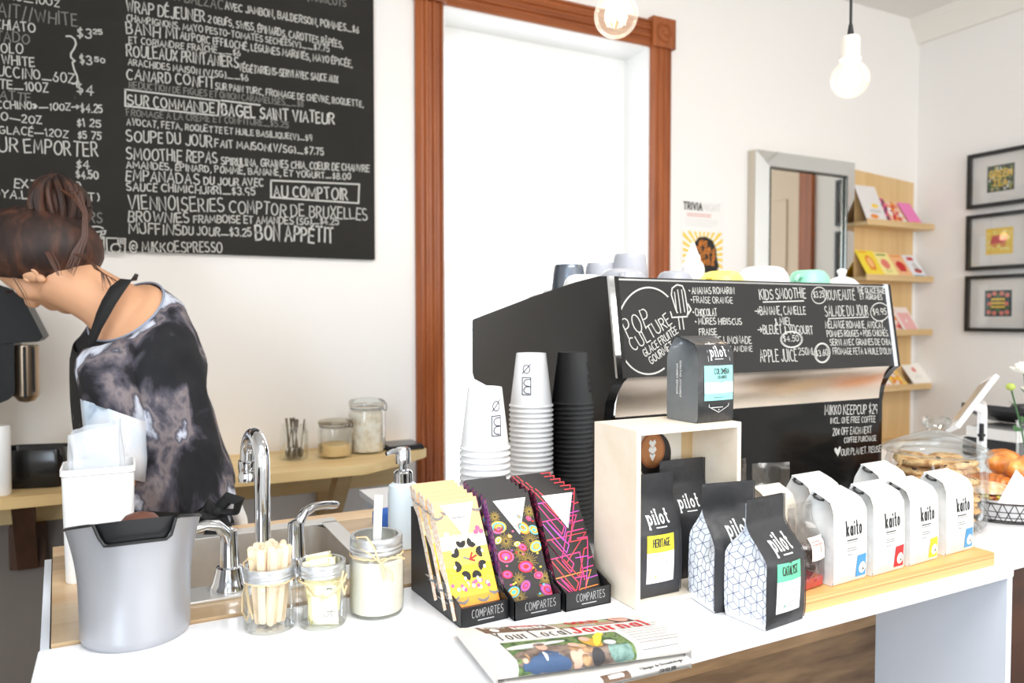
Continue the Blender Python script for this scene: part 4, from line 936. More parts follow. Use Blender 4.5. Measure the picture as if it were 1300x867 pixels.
def art_whale(b, s):
    zs = [0, .016, .03, .052, .075, .1, .122, .145, BL]; cols = [7, 5, 6, 4, 3, 2, 1, 0]
    for i in range(8): patch(b, s, -BW/2, BW/2, zs[i], zs[i+1], .0004, cols[i], 2)
    b_, k_ = 8, 9
    for i in range(8):
        a = 2*pi*i/8+.3; u, v = .002+.0275*cos(a), .083+.032*sin(a); q = []
        for m_ in range(9): q.append((u+(.0085 if m_ < 5 else .0075)*cos(a+1.0+m_*.45)-.004*cos(a), v+.0085*sin(a+1.0+m_*.45)-.004*sin(a)))
        poly(b, s, q, .0009, 8); blob(b, s, u-.001*cos(a), v-.001*sin(a), .0022, .0030, 9, 8, .0011)
    for i in range(30):
        a = 2*pi*i/30; blob(b, s, .004+.0165*cos(a), .083+.0185*sin(a), .0007, .0007, 11, 6, .0009)
    for a, l in ((.3, .012), (1.0, .010), (2.8, .010), (-.5, .008)): ribbon(b, [(.004, .082), (.004+l*cos(a), .083+l*sin(a))], .003, s, .001, 10 if a < 2 else 12)
    for i in range(34):
        a = 2*pi*i/34; u, v = .003+.0355*cos(a), .083+.042*sin(a)
        ribbon(b, ell(u, v, .003, .002, 180, 360, 4), .0006, s, .0009, 12)
    rn = random.Random(3)
    for i in range(26): blob(b, s, rn.uniform(-.034, .034), .044+rn.uniform(-.005, .006), .003, .003, (11, 9, 6)[i % 3], 8, .0008+i*1e-5)
    for u, v in ((-.03, .118), (-.026, .124), (.028, .128), (.033, .122), (.024, .122)): blob(b, s, u, v, .0045, .004, 11 if u > 0 else 9, 8, .0009)
    for u, v, f_ in ((-.022, .024, 1), (.012, .022, 1), (-.036, .03, 1), (.034, .03, -1), (-.018, .158, 1), (-.034, .152, -1), (.034, .158, 1)):
        poly(b, s, [(u-.011*f_, v+.003), (u-.006*f_, v-.003), (u+.003*f_, v-.005), (u+.009*f_, v-.001), (u+.011*f_, v+.005), (u+.007*f_, v+.001), (u, v-.001)], .001, 12)
    for i in range(10): blob(b, s, -.034+.0075*i, .006, .004, .003, 6 if i % 2 else 5, 8, .0009)
    tri_label(b, s, 9, 12)
    return bandm+[M_black, M_paper, M_red, M_pink, M_grey]
def art_fiesta(b, s):
    patch(b, s, -BW/2, BW/2, 0, BL, .0004, 0, 2); rn = random.Random(9)
    for u, v, r_ in ((-.03, .145, .009), (.032, .146, .011), (-.02, .105, .014), (.022, .1, .016), (.01, .07, .018), (-.012, .045, .011), (-.018, .018, .013), (.032, .04, .012), (.0, .084, .012), (.02, .012, .01)):
        for k in range(22):
            a = 2*pi*k/22+u*50; l = r_*(1 if k % 2 else .75); ribbon(b, [(u+.2*r_*cos(a), v+.2*r_*sin(a)), (max(-BW/2, min(BW/2, u+l*cos(a))), v+l*sin(a))], .0009, s, .0008, 1)
    cols = [3, 4, 5, 6, 7, 8]
    for i, (u, v, r_) in enumerate(((-.028, .128, .014), (-.03, .055, .009), (.033, .116, .010), (-.004, .034, .010), (.012, .140, .006), (.022, .046, .008), (-.033, .108, .007), (.006, .092, .008), (-.024, .128, .003), (-.028, .126, .012), (.014, .122, .013), (-.026, .082, .014), (.03, .09, .012), (.004, .062, .013), (-.026, .028, .011), (.032, .022, .013), (-.012, .112, .004), (.028, .135, .005), (-.002, .098, .006))):
        a = rn.uniform(-.8, .8)
        for k, (m_, q) in enumerate(((1, 1.0), (.78, .8), (.55, .62), (.36, .42))):
            pts = [(max(-BW/2, min(BW/2, u+r_*m_*(cos(t_)*cos(a)-.7*sin(t_)*sin(a)))), v+r_*m_*(cos(t_)*sin(a)+.7*sin(t_)*cos(a))) for t_ in [2*pi*n/14 for n in range(14)]]
            poly(b, s, pts, .001+.0002*k, cols[(i+k*2) % 6])
    for i in range(26):
        u, v = rn.uniform(-.034, .034), rn.uniform(.006, .13); blob(b, s, u, v, .0022, .0016, cols[i % 6], 8, .0018+i*1e-5)
    tri_label(b, s, 2, 9)
    return [M_darkbar, M_gold2, M_paper, M_yellow, M_red, M_cyan, M_purple, M_orange, M_pink, M_pale]
def art_zigzag(b, s):
    patch(b, s, -BW/2, BW/2, 0, BL, .0004, 0, 2); rn = random.Random(21); h_ = BW/2-.001
    def ln(pts, i): 
        cl = [(max(-h_, min(h_, u)), max(.002, min(BL-.002, v))) for u, v in pts]; ribbon(b, cl, .0016, s, .0008+i*.00002, 1+(2 if cl[0][1] < .06 and i % 2 else i % 2) if i % 5 else 4)
    for i in range(6):
        v0 = .004+.03*i; o_ = .012*(i % 3)-.01
        ln([(-.04, v0+.004), (.03-o_, v0+.008), (-.002+o_, v0-.035)], i); ln([(-.03+o_, v0), (-.01+o_, v0-.03), (.012+o_, v0+.012), (.034, v0+.014)], i+1)
        ln([(-.038, v0+.03), (-.008, v0-.02), (.0, v0-.008), (-.03, v0+.034)], i+2); ln([(.004+o_, v0+.03), (.028+o_, v0+.03), (.014+o_, v0-.004), (.038, v0-.002)], i+4)
    tri_label(b, s, 5, 6)
    return [M_darkbar]+M_neon+[M_paper, M_pale]
def display(x0, x1, yf, label, art, edge, barlab, grp, n, rz=0):
    w = x1-x0; t = thing('chocolate_display', label, 'display box', ((x0+x1)/2, yf, ZT), rz, 'black chocolate display trays')
    b = MB(); hw = w/2-.0006; prof = [(0, 0), (.185, 0), (.185, .138), (.178, .140), (.05, .045), (.012, .034), (0, .029)]
    b.prism(prof, -hw, -hw+.0016, 'X'); b.prism(prof, hw-.0016, hw, 'X'); b.box(-hw, hw, 0, .0016, 0, .029); b.box(-hw, hw, .183, .185, 0, .138); b.box(-hw, hw, 0, .185, .0, .0015)
    b.build('tray', M_card, t, smooth=False)
    s = lambda u, v, off=0: (u, -off, v); b = MB(); label_text(b, s, 'COMPARTES', -.022, .012, .012, .052, .0006, 0, .0004); ribbon(b, [(-.012, .0075), (.014, .0075)], .0012, s, .0004)
    b.build('lettering', M_foil, t, smooth=False, fix=False); b = MB(); s2 = lambda u, v, off=0: (-hw-off, u, v); label_text(b, s2, 'COMPARTES', .10, .030, .020, -.062, .0009, 0, .0004); ribbon(b, [(.045, .022), (.08, .022)], .0013, s2, .0004)
    b.build('lettering', M_foil, t, smooth=False, fix=False)
    lean = radians(29); Mx = rot('X', -lean); proto = None
    for i in range(n):
        y = .014+i*.0168; tl = tr((x0+x1)/2, yf, ZT) @ rot('Z', rz) @ tr(-.001+(.0012 if i % 2 else -.0008), y, .008+i*.0022)
        if proto is None:
            q = thing('chocolate_bar', barlab+', front of its tray', 'chocolate bar', (0, 0, 0), 0, grp)
            MB().box(-BW/2, BW/2, 0, BT, 0, BL, .0012).build('box', edge, q)
            sf = lambda u, v, off=0: (u, -off, v); b = MB(); ms = art(b, sf); b.build('wrapper_print', ms, q, smooth=False, fix=False); proto = q; r_ = q
        else: r_ = dup(proto, label=barlab+(', backmost of its tray' if i == n-1 else ', %s behind the front bar' % ('directly', 'second', 'third', 'fourth')[i-1]))
        r_.matrix_world = tl @ Mx
display(.430, .510, .992, 'black card tray of yellow chocolate bars, next to the sugar jar', art_whale, M_choc1, 'yellow chocolate bar with dolphins and black birds', 'yellow chocolate bars', 6, .05)
display(.511, .593, .979, 'black card tray of dark floral chocolate bars, in the middle of the three trays', art_fiesta, M_choc2, 'black chocolate bar with gold bursts and bright flowers', 'dark floral chocolate bars', 6)
display(.596, .681, .974, 'black card tray of neon lined chocolate bars, next to the wooden crate', art_zigzag, M_choc3, 'black chocolate bar with neon pink zigzag lines', 'neon zigzag chocolate bars', 6)
# ------------------------------------------------------------------ newspapers
def newspaper(name, lab, A, B, C, D, zb, zf, curl):
    """a folded paper: back edge A-B, front edge D-C; the front is a soft rolled fold"""
    A, B, C, D = [Vector(p) for p in (A, B, C, D)]
    c0 = (A+B+C+D)/4; t = thing('newspaper', lab, 'newspaper', (c0.x, c0.y, ZT+.0005))
    Lu = ((B-A).length+(C-D).length)/2; Lv = ((D-A).length+(C-B).length)/2
    def top(u, v, off=0):
        """u along the fold 0..Lu, v 0 at the fold's underside up to Lv+curl at the back"""
        uu = u/Lu; w = (v-curl)/Lv                     # w<0: on the roll, w=1 at the back
        f = min(1, max(0, 1-w)); p = (A*(1-uu)+B*uu)*(1-f)+(D*(1-uu)+C*uu)*f
        fr = ((D-A)*(1-uu)+(C-B)*uu).normalized(); r = (zf-zb)/2
        sag = .004*sin(pi*uu)*(1-f)
        if w >= 0:
            z = zb+(zf-zb)*(1-(1-f)**2)*.98-sag+.0*uu; n = Vector((0, 0, 1)); q = Vector((p.x, p.y, z))
        else:
            a = min(pi, -w*Lv/max(r, .002)); q = Vector((p.x, p.y, zf-r*(1-cos(a))))+fr*(r*sin(a)); n = fr*sin(a)+Vector((0, 0, cos(a)))
        return q+n*off
    b = MB(); b.grid(lambda u, v: top(u*Lu, v*(Lv+curl)), 24, 40)
    lo = lambda q: (q.x, q.y, ZT+.001 if zb < ZT+.006 else zb-.005)
    b.grid(lambda u, v: lo(top(u*Lu, curl+v*Lv)), 24, 16)
    for u_ in (0, 1): b.grid(lambda u, v: (lambda q, g: Vector(q)*(1-u)+Vector(g)*u)(top(u_*Lu, v*(Lv+curl)), lo(top(u_*Lu, max(curl*.6, v*(Lv+curl))))), 2, 40)
    b.build('pages', mat('newsprint', (226, 222, 216), .8), t, world=True, angle=60)
    return t, top, Lu, Lv
zc_ = ZT+.006
n2, s2, U2, V2 = newspaper('newspaper', 'flat white newspaper lying underneath the folded one, at the counter edge', atz(600, 800, zc_), atz(800, 790, zc_), atz(876, 842, zc_), atz(655, 893, zc_), ZT+.004, ZT+.011, .014)
b = MB()
patch(b, s2, U2*.47, U2*.63, .008, .022, .0006, 0, 4); label_text(b, s2, 'MISSIO', U2*.51, .012, .006, U2*.08, .0022, 1, .001)
label_text(b, s2, 'Clinique de Dermatologie', U2*.70, .014, .0075, U2*.26, .0011, 2, .0007, .4); fine_print(b, s2, U2*.1, U2*.44, .02, 3, .004, .0009, 3, .0006)
label_text(b, s2, 'CONSULTER', U2*.8, .006, .004, U2*.1, .001, 2, .0007)
M_brown = mat('print_brown', (112, 88, 72), .7); M_inkw = mat('ink_soft_black', (60, 57, 55), .7)
b.build('newsprint', [M_brown, M_paper, M_inkw, M_grey], n2, world=True, smooth=False, fix=False)
zc_ = ZT+.02
n1, s1, U1, V1 = newspaper('newspaper', 'folded newspaper with a red and black title, lying on top at the counter edge', atz(576, 792, zc_), atz(806, 776, zc_), atz(872, 822, zc_), atz(628, 856, zc_), ZT+.014, ZT+.036, .034)
b = MB(); v1 = V1+.034
patch(b, s1, U1*.10, U1*.47, v1*.72, v1*.965, .0005, 0, 8); label_text(b, s1, 'INTERIORS', U1*.12, v1*.87, .018, U1*.12, .0011, 1, .0008); blob(b, s1, U1*.165, v1*.80, .006, .011, 1, 10, .0008)
label_text(b, s1, 'ACTUALITY', U1*.28, v1*.88, .018, U1*.15, .0018, 2, .0008); label_text(b, s1, 'BEAUTIFUL IDEAS', U1*.27, v1*.80, .018, U1*.17, .0018, 1, .0008); fine_print(b, s1, U1*.3, U1*.46, v1*.76, 1, .004, .0016, 1, .0008)
patch(b, s1, U1*.49, U1*.90, v1*.70, v1*.965, .0005, 3, 8); patch(b, s1, U1*.80, U1*.90, v1*.71, v1*.96, .0007, 4, 4); blob(b, s1, U1*.85, v1*.85, .011, .024, 5, 12, .001)
label_text(b, s1, 'GOLD', U1*.58, v1*.83, .024, U1*.16, .004, 2, .0009); ribbon(b, [(U1*.57, v1*.78), (U1*.78, v1*.78)], .003, s1, .0009, 6, seg=.02); ribbon(b, [(U1*.49, v1*.705), (U1*.9, v1*.705)], .0012, s1, .0009, 2, seg=.02)
label_text(b, s1, 'Your Local', U1*.12, v1*.515, .034, U1*.37, .0019, 7, .0007, .55, .05, .42); label_text(b, s1, 'Journal', U1*.515, v1*.515, .036, U1*.40, .0046, 2, .0007, .4, .06, .42)
patch(b, s1, U1*.10, U1*.70, v1*.05, v1*.46, .0005, 8, 14)
def q_(pts, mi, off): poly(b, s1, [(U1*u, v1*v) for u, v in pts], off, mi)
def oval(cu, cv, ru, rv, mi, off, tilt=0):
    cv *= .88; rv *= .88; c_, s_ = cos(tilt), sin(tilt)
    b.grid(lambda u, v: s1(max(U1*.101, min(U1*.699, U1*cu+v*(U1*ru*cos(2*pi*u)*c_-v1*rv*sin(2*pi*u)*s_))), max(v1*.051, min(v1*.459, v1*cv+v*(U1*ru*cos(2*pi*u)*s_+v1*rv*sin(2*pi*u)*c_))), off), 18, 5, mi=mi)
patchq(.10, .46, .02, .30, 9, .0007) if False else None
oval(.22, .40, .13, .045, 10, .0008, .1); oval(.34, .42, .07, .03, 10, .00085, .1); oval(.30, .20, .21, .16, 9, .0009); oval(.50, .16, .14, .13, 9, .00092)
oval(.265, .15, .060, .115, 11, .0012, .25); oval(.20, .13, .05, .07, 11, .0012, .5); oval(.32, .10, .04, .07, 11, .0013, -.4); oval(.262, .335, .026, .060, 5, .0016); oval(.262, .385, .028, .028, 9, .0018); oval(.245, .2, .008, .05, 1, .0016)
oval(.14, .13, .018, .035, 11, .0014); oval(.14, .17, .014, .02, 5, .0016); oval(.16, .22, .006, .05, 12, .0012)
for i_, (cu_, cv_) in enumerate(((.385, .16), (.405, .24), (.43, .18), (.45, .27), (.42, .31), (.46, .2), (.395, .11), (.44, .12))): oval(cu_, cv_, .022, .05, 12 if i_ % 2 else 5, .0013+i_*.00005, i_)
oval(.515, .33, .040, .12, 13, .0014, .3); oval(.50, .40, .025, .055, 5, .0017); oval(.50, .13, .032, .075, 4, .0016); oval(.565, .38, .020, .17, 14, .0018, -.5); oval(.585, .44, .018, .08, 14, .0019, -.9)
oval(.62, .16, .06, .10, 15, .0012); oval(.645, .30, .045, .10, 8, .0013); oval(.60, .28, .03, .05, 10, .0014); oval(.66, .12, .02, .05, 15, .0015, .6)
for i in range(9): ribbon(b, [(U1*.735, v1*(.56-.055*i)), (U1*(.97-.02*(i % 3)), v1*(.57-.055*i))], .0012, s1, .0007, 16, seg=.012)
b.build('newsprint', [M_brown, M_paper, M_red, ramp_mat('advert_mix', [(.3, (150, 170, 190)), (.45, (190, 190, 170)), (.55, (140, 170, 110)), (.7, (200, 150, 150))], 30, .7), mat('print_charcoal', (58, 56, 58), .7), mat('print_skin', (222, 170, 150), .7), M_orange, M_inkw,
  ramp_mat('foliage_photo', [(.3, (40, 60, 34)), (.45, (84, 112, 66)), (.55, (120, 140, 84)), (.62, (60, 80, 50)), (.75, (200, 210, 190))], 75, .7), ramp_mat('mud_photo', [(.35, (84, 72, 66)), (.6, (140, 122, 110))], 60, .7), mat('print_sky', (206, 206, 204), .7), mat('print_denim', (62, 86, 120), .7),
  ramp_mat('tan_photo', [(.35, (120, 92, 66)), (.6, (196, 160, 120))], 80, .7), mat('print_mustard', (196, 156, 60), .7), M_yellow, ramp_mat('teal_photo', [(.35, (60, 96, 90)), (.6, (130, 160, 150))], 80, .7), M_grey], n1, world=True, smooth=False, fix=False)

# ------------------------------------------------------------------ paper cups in two upside-down stacks
M_cup = mat('paper_cup_white', (240, 240, 240), .5)
CH, CR, CB = .112, .0455, .0305
def cupmesh():
    b = MB(); b.lathe([(CR-.002, .0005), (CR+.0005, 0), (CR+.0015, .002), (CR+.0005, .0045), (CR-.0015, .0046), (CB+.0008, CH-.001), (CB, CH), (CB-.002, CH), (CB-.0025, CH-.006), (.001, CH-.006)], 40)
    b.lathe([(CR-.002, .0005), (CB-.0015, CH-.007), (.001, CH-.007)], 40); return b
proto = None
def stack(x, y, n, pitch, lab, grp):
    global proto
    for i in range(n):
        z = ZT+i*pitch
        if proto is None:
            r_ = thing('paper_cup', lab, 'paper cup', (x, y, z), 0, grp); cupmesh().build('cup_body', M_cup, r_); proto = r_
        else: r_ = dup(proto, (x, y, z), 0, lab, grp)
    t = r_; t['label'] = lab.replace('plain white paper cup', 'white paper cup with black symbols, topmost,'); del t['group']
    ang = atan2(-y, -x)
    def s(u, v, off=0):
        f_ = v/CH; r = CR-.001+(CB-CR+.001)*f_+off; a = ang+u/r; return (r*cos(a), r*sin(a), v)
    b = MB(); o_ = .000 if n < 22 else -.012; o_ = .022 if n < 22 else -.010
    for q in (ell(o_, .080, .0072, .0085, 0, 360, 20), [(o_-.009, .071), (o_+.009, .091)], [(o_-.009, .028), (o_+.009, .028), (o_+.009, .063), (o_-.009, .063), (o_-.009, .028)], [(o_+.009, .0443)]+ell(o_+.002, .0375, .0075, .0068, 90, 270, 8)+[(o_+.006, .0307)], [(o_+.009, .0593)]+ell(o_+.002, .0525, .0075, .0068, 90, 270, 8)+[(o_+.006, .0457)]): ribbon(b, q, .0019, s, .0008, seg=.003)
    b.build('symbol_lettering', mat('cup_ink', (52, 54, 70), .6), t, smooth=False, fix=False)
stack(.588, 1.242, 20, .0111, 'plain white paper cup in the shorter upside-down stack behind the chocolate', 'cups in the shorter stack')
stack(.766, 1.39, 27, .0101, 'plain white paper cup in the taller upside-down stack touching the machine', 'cups in the taller stack')

# ------------------------------------------------------------------ espresso machine
M_gloss = mat('gloss_black', (15, 15, 16), .06, spec=.38); M_satin = mat('satin_blackboard', (34, 33, 32), .5, spec=.35); M_band = mat('steel_band', (226, 214, 200), .26, 1)
MX0, MX1 = .8165, 1.62
em = thing('espresso_machine', 'big glossy black espresso machine with chalk handwriting on its back panels', 'espresso machine', ((MX0+MX1)/2, 1.45, ZT))
prof = [(1.15, 1.256), (1.18, 1.447), (1.215, 1.4485), (1.30, 1.440), (1.394, 1.427), (1.49, 1.414), (1.576, 1.40), (1.69, 1.382), (1.80, 1.364), (1.803, 1.355), (1.803, 1.225), (1.79, 1.208), (1.68, 1.192), (1.665, 1.17), (1.66, .95), (1.196, .95), (1.196, 1.17), (1.190, 1.205), (1.178, 1.228), (1.163, 1.246)]
for x0, x1 in ((MX0, MX0+.022), (MX1-.022, MX1)):
    b = MB(); b.prism(prof, x0, x1, 'X'); b.build('side_panel', M_gloss, em, world=True, angle=25)
    b = MB(); b.add([(x0-.0012, 1.1485, 1.256), (x0+.010, 1.1475, 1.256), (x0+.010, 1.1775, 1.4475), (x0-.0012, 1.1785, 1.4475), (x0-.0012, 1.155, 1.2575), (x0-.0012, 1.185, 1.4475)], [(0, 1, 2, 3), (0, 3, 5, 4)]); b.build('chrome_edge', M_chrome, em, world=True, smooth=False, fix=False)
b = MB(); b.prism([(1.151, 1.2565), (1.181, 1.446), (1.19, 1.446), (1.165, 1.2565)], MX0+.0105, MX1-.012, 'X'); b.build('upper_board', M_satin, em, world=True, smooth=False)
b = MB(); b.grid(lambda u, v: (MX0+.022+(MX1-MX0-.044)*u, 1.156+.033*sin(v*pi/2), 1.256-.078*(1-cos(v*pi/2))*.55-.037*v), 2, 14); b.build('steel_band', M_band, em, world=True)
MB().box(MX0+.022, MX1-.022, 1.188, 1.215, .955, 1.178).build('lower_panel', mat('lower_gloss_panel', (20, 20, 20), .14, spec=.22), em, world=True, smooth=False)
b = MB(); tp = [p for p in prof[1:9]]; b.prism([(y_, z_-.004) for y_, z_ in tp]+[(y_, z_-.02) for y_, z_ in reversed(tp)], MX0+.021, MX1-.021, 'X'); b.build('cup_tray', mat('tray_steel', (170, 170, 170), .3, 1), em, world=True)
MB().box(MX0+.022, MX1-.022, 1.225, 1.655, .95, 1.06).build('drip_base', M_gloss, em, world=True); MB().box(MX0+.022, MX1-.022, 1.6, 1.795, 1.22, 1.36).build('group_housing', M_gloss, em, world=True)
for x in (MX0+.06, MX1-.06):
    for y in (1.26, 1.61): MB().lathe([(.022, 0), (.024, .004), (.02, .03)], 20, c=(x, y, ZT), cap0=True, cap1=True).build('foot', M_blackpl, em, world=True)
PB = Plane((MX0, 1.151, 1.2565), (1, 0, 0), (0, .030, .1895))
rows = [('POP', (798, 429), (827, 414), 24, 2.0), ('CULTURE', (805, 446.5), (853, 411), 16, 1.9), ('GLACE FRUITÉE', (819, 453), (861, 422), 9.5, 1.6), ('GOURMET', (827, 463), (855, 441), 9.5, 1.6),
 ('ANANAS ROMARIN', (878.5, 373), (932, 373), 8.5, 1.5), ('FRAISE ORANGE', (880.6, 384.5), (930, 385), 8, 1.2), ('CHOCOLAT', (883, 401), (910, 401), 9, 1.5), ('MÛRES HIBISCUS', (887, 411.5), (941.5, 412), 8, 1.4), ('FRAISE', (887.7, 425.5), (910, 425), 8, 1.5),
 ('POIRE LIMONADE', (896, 436), (954, 436), 9, 1.4), ('MELON ANDINE', (905, 446), (955, 446), 7, 1.1),
 ('KIDS SMOOTHIE', (964.6, 380.5), (1023, 378), 13, 1.7), ('=BANANE, CANELLE', (958.5, 399.5), (1023, 399), 10.5, 1.5), ('& MIEL', (984, 412.5), (1004.6, 412), 9, 1.5), ('=BLEUET & YOGOURT', (962.5, 423.5), (1032, 424), 11, 1.5), ('$4.50', (995, 434), (1014, 433), 7.5, 1.3),
 ('APPLE JUICE', (965.5, 459.5), (1012, 458.5), 15.5, 1.6), ('250ML', (1014, 451), (1034, 450), 9, 1.3), ('$3.60', (1036, 452.5), (1051, 451), 8, 1.4), ('$3.25', (1033, 378), (1046, 377), 8, 1.3), ('NOUVEAUTÉ', (1047, 380.6), (1085.5, 380.5), 12.5, 1.5), ('THÉ GLACÉ BAIES', (1088.6, 371.7), (1125.5, 372.5), 6.5, 1.3), ('ET AGRUMES', (1092, 379.5), (1120, 380.5), 6.5, 1.3),
 ('SALADE DU JOUR', (1047.7, 401.5), (1102.5, 400.5), 13.5, 1.5), ('$9.95', (1108.5, 400), (1125.5, 399), 8, 1.4), ('MÉLANGE ROMAINE, AVOCAT,', (1048, 416.5), (1123, 416.5), 9, 1.4), ('POMMES ROUGES + POIS CHICHES.', (1050, 427.3), (1128, 426.5), 8, 1.3), ('SERVI AVEC GRAINES DE CHIA,', (1054, 438.5), (1132, 437.5), 8, 1.3), ("FROMAGE FETA & HUILE D'OLIVE.", (1057.5, 449.5), (1136, 449.5), 8, 1.2)]
b = MB()
for i, r_ in enumerate(rows): write(b, PB, r_[0], r_[1], r_[2], r_[3], r_[4]*.76, .5, 100+i)
for pts, w in ((ell(823, 420, 40, 55, -52, -300, 40), 2), ([(860, 397), (858, 394), (852, 374), (853, 366), (859, 361.5), (866, 363), (869, 370), (873, 395), (872, 402), (853, 403), (851, 396)], 1.8), ([(856, 371), (859, 397)], 1.4), ([(860, 368), (864, 397)], 1.4), ([(865, 368), (869, 396)], 1.4), ([(861, 403), (863, 418)], 1.5), ([(866, 403), (868, 418)], 1.5), ([(873, 386), (877, 393), (872, 401)], 2),
    ([(968.5, 383.5), (1020, 382)], 1.6), ([(1051, 404.5), (1102, 402.5)], 1.3), (ell(1004.6, 431, 14, 10.5, 20, 400), 1.1), (ell(1004.6, 431, 12.5, 9.5, 100, 470), 1), (ell(1043.5, 448, 10, 12.5), 1.2), (ell(1043.5, 448, 8.5, 11.5, 60, 420), 1), (ell(1039.5, 375, 9.5, 10.5), 1.1), (ell(1116.5, 396, 11.5, 11.5), 1.2),
    ([(874.5, 368.5), (875.5, 369.5)], 1.6), ([(877, 380), (878, 381)], 1.6), ([(879.5, 396), (880.5, 397)], 1.6), ([(882.5, 408), (883.5, 409)], 1.6)): draw(b, PB, pts, w)
b.build('board_lettering', M_chalk, em, world=True, smooth=False, fix=False)
PL = Plane((MX0, 1.188, .955), (1, 0, 0), (0, 0, 1)); b = MB()
for i, r_ in enumerate((('MIKKO KEEPCUP $29', (1047, 526.5), (1113.5, 524.5), 12, 1.5), ('INCL. ONE FREE COFFEE', (1054, 537.5), (1111, 535.5), 7.5, 1.2), ('20% OFF EACH NEXT', (1057, 552.5), (1106, 549.5), 9, 1.3), ('COFFEE PURCHASE', (1071.5, 562), (1112, 559), 6.5, 1.2), ('OUR PLANET. REUSE', (1067.6, 578.5), (1118, 573), 8, 1.4))): write(b, PL, r_[0], r_[1], r_[2], r_[3], r_[4]*.76, .5, 200+i)
h_ = [PL.px(x, y)[0] for x, y in ((1063.5, 579.5), (1059.5, 573), (1059, 569.5), (1061, 568), (1063, 571), (1065.5, 566.5), (1067.3, 567.5), (1066.5, 572))]
poly(b, PL, h_, .0006); b.build('panel_lettering', M_chalk, em, world=True, smooth=False, fix=False)

# crockery on top of the machine
def zsurf(y): 
    for (y0, z0), (y1, z1) in zip(prof[1:9], prof[2:9]):
        if y <= y1: return z0+(z1-z0)*(y-y0)/(y1-y0)-.004
    return 1.36
def on_top(px, y, X=None): return Vector((aty(px, 400, y).x, y, zsurf(y)))
M_gcup = mat('grey_glaze', (176, 178, 186), .3); M_wcup = mat('white_glaze', (244, 244, 242), .25); M_metal = mat('mug_steel', (120, 128, 140), .25, .7); M_ycup = mat('yellow_glaze', (246, 228, 120), .3); M_mint = mat('mint_glaze', (150, 216, 186), .3)
def upcup(px, y, r, h, m, lab, handle=None, foot=True, cat='cup', tilt=.86):
    p = on_top(px, y); t = thing('espresso_cup', lab, cat, p, 0, 'cups on top of the machine')
    MB().lathe([(r, 0), (r*1.01, .003), (r*.97, h*.25), (r*.86, h*.7), (r*.70, h*.93), (r*.55, h*.985), (r*.53, h), (r*.48, h), (r*.46, h*.98), (.001, h*.98)], 36).build('cup_body', m, t)
    if handle is not None:
        d_ = Vector((cos(handle), sin(handle), 0)); MB().tube([tuple(d_*(r*.9)+Vector((0, 0, h*.25))), tuple(d_*(r*1.35)+Vector((0, 0, h*.3))), tuple(d_*(r*1.5)+Vector((0, 0, h*.5))), tuple(d_*(r*1.25)+Vector((0, 0, h*.68))), tuple(d_*(r*.84)+Vector((0, 0, h*.7)))], [.006, .0055, .005, .0055, .006], 10).build('handle', m, t)
    return t
def tallcup(px, y, r, h, m, lab):
    p = on_top(px, y); t = thing('tumbler', lab, 'cup', p, 0, 'cups on top of the machine')
    MB().lathe([(r, 0), (r, .004), (r*.94, h*.4), (r*.80, h*.9), (r*.76, h*.98), (r*.72, h), (r*.66, h), (r*.6, h*.93), (.001, h*.93)], 36).build('cup_body', m, t)
tallcup(722, 1.52, .043, .088, M_metal, 'steel grey tumbler upside down at the window end of the machine top')
tallcup(762, 1.50, .042, .090, M_gcup, 'pale grey tumbler upside down between the steel tumbler and the taller grey one')
tallcup(799, 1.46, .047, .104, M_gcup, 'tallest pale grey tumbler upside down on the machine near the window casing')
upcup(707, 1.62, .046, .052, M_wcup, 'white espresso cup upside down in front of the steel tumbler', 2.6)
upcup(742, 1.40, .05, .040, M_wcup, 'white shallow cup upside down below the pale grey tumbler')
upcup(790, 1.345, .055, .044, M_gcup, 'low grey cup upside down on the machine in front of the tallest tumbler', -2.2)
upcup(856, 1.36, .045, .046, M_gcup, 'low pale grey cup left of the white squeeze bottle on the machine')
upcup(916, 1.36, .055, .050, M_ycup, 'lemon yellow cup upside down on the machine below the poster', 3.4)
upcup(968, 1.34, .066, .060, M_wcup, 'wide white bowl upside down on the machine below the mirror')
upcup(1026, 1.34, .055, .056, M_mint, 'mint green cup upside down on the machine, handle towards the white bowl', 3.5)
p = on_top(879, 1.42); t = thing('squeeze_bottle', 'white squeeze bottle with tapered nozzle standing on the machine before the poster', 'bottle', p)
zh = 1.37+(402-308)*(p.x*sin(YAW)+p.y*cos(YAW))/FPX-p.z
MB().lathe([(.001, 0), (.027, 0), (.028, .004), (.028, zh*.52), (.025, zh*.60), (.017, zh*.68)], 32).build('bottle_body', M_wcup, t)
MB().lathe([(.018, zh*.66), (.018, zh*.74), (.013, zh*.80), (.006, zh*.95), (.004, zh), (.001, zh)], 24).build('nozzle', M_wcup, t)
p = on_top(1068, 1.34); t = thing('teapot_lid', 'white domed lid with a round knob, at the mirror end of the machine top', 'lid', p)
MB().lathe([(.048, 0), (.049, .006), (.044, .022), (.03, .036), (.012, .043), (.001, .044)], 36).build('dome', M_wcup, t); MB().lathe([(.008, .042), (.009, .05), (.012, .055), (.012, .06), (.006, .064), (.001, .0645)], 20).build('knob', M_wcup, t)
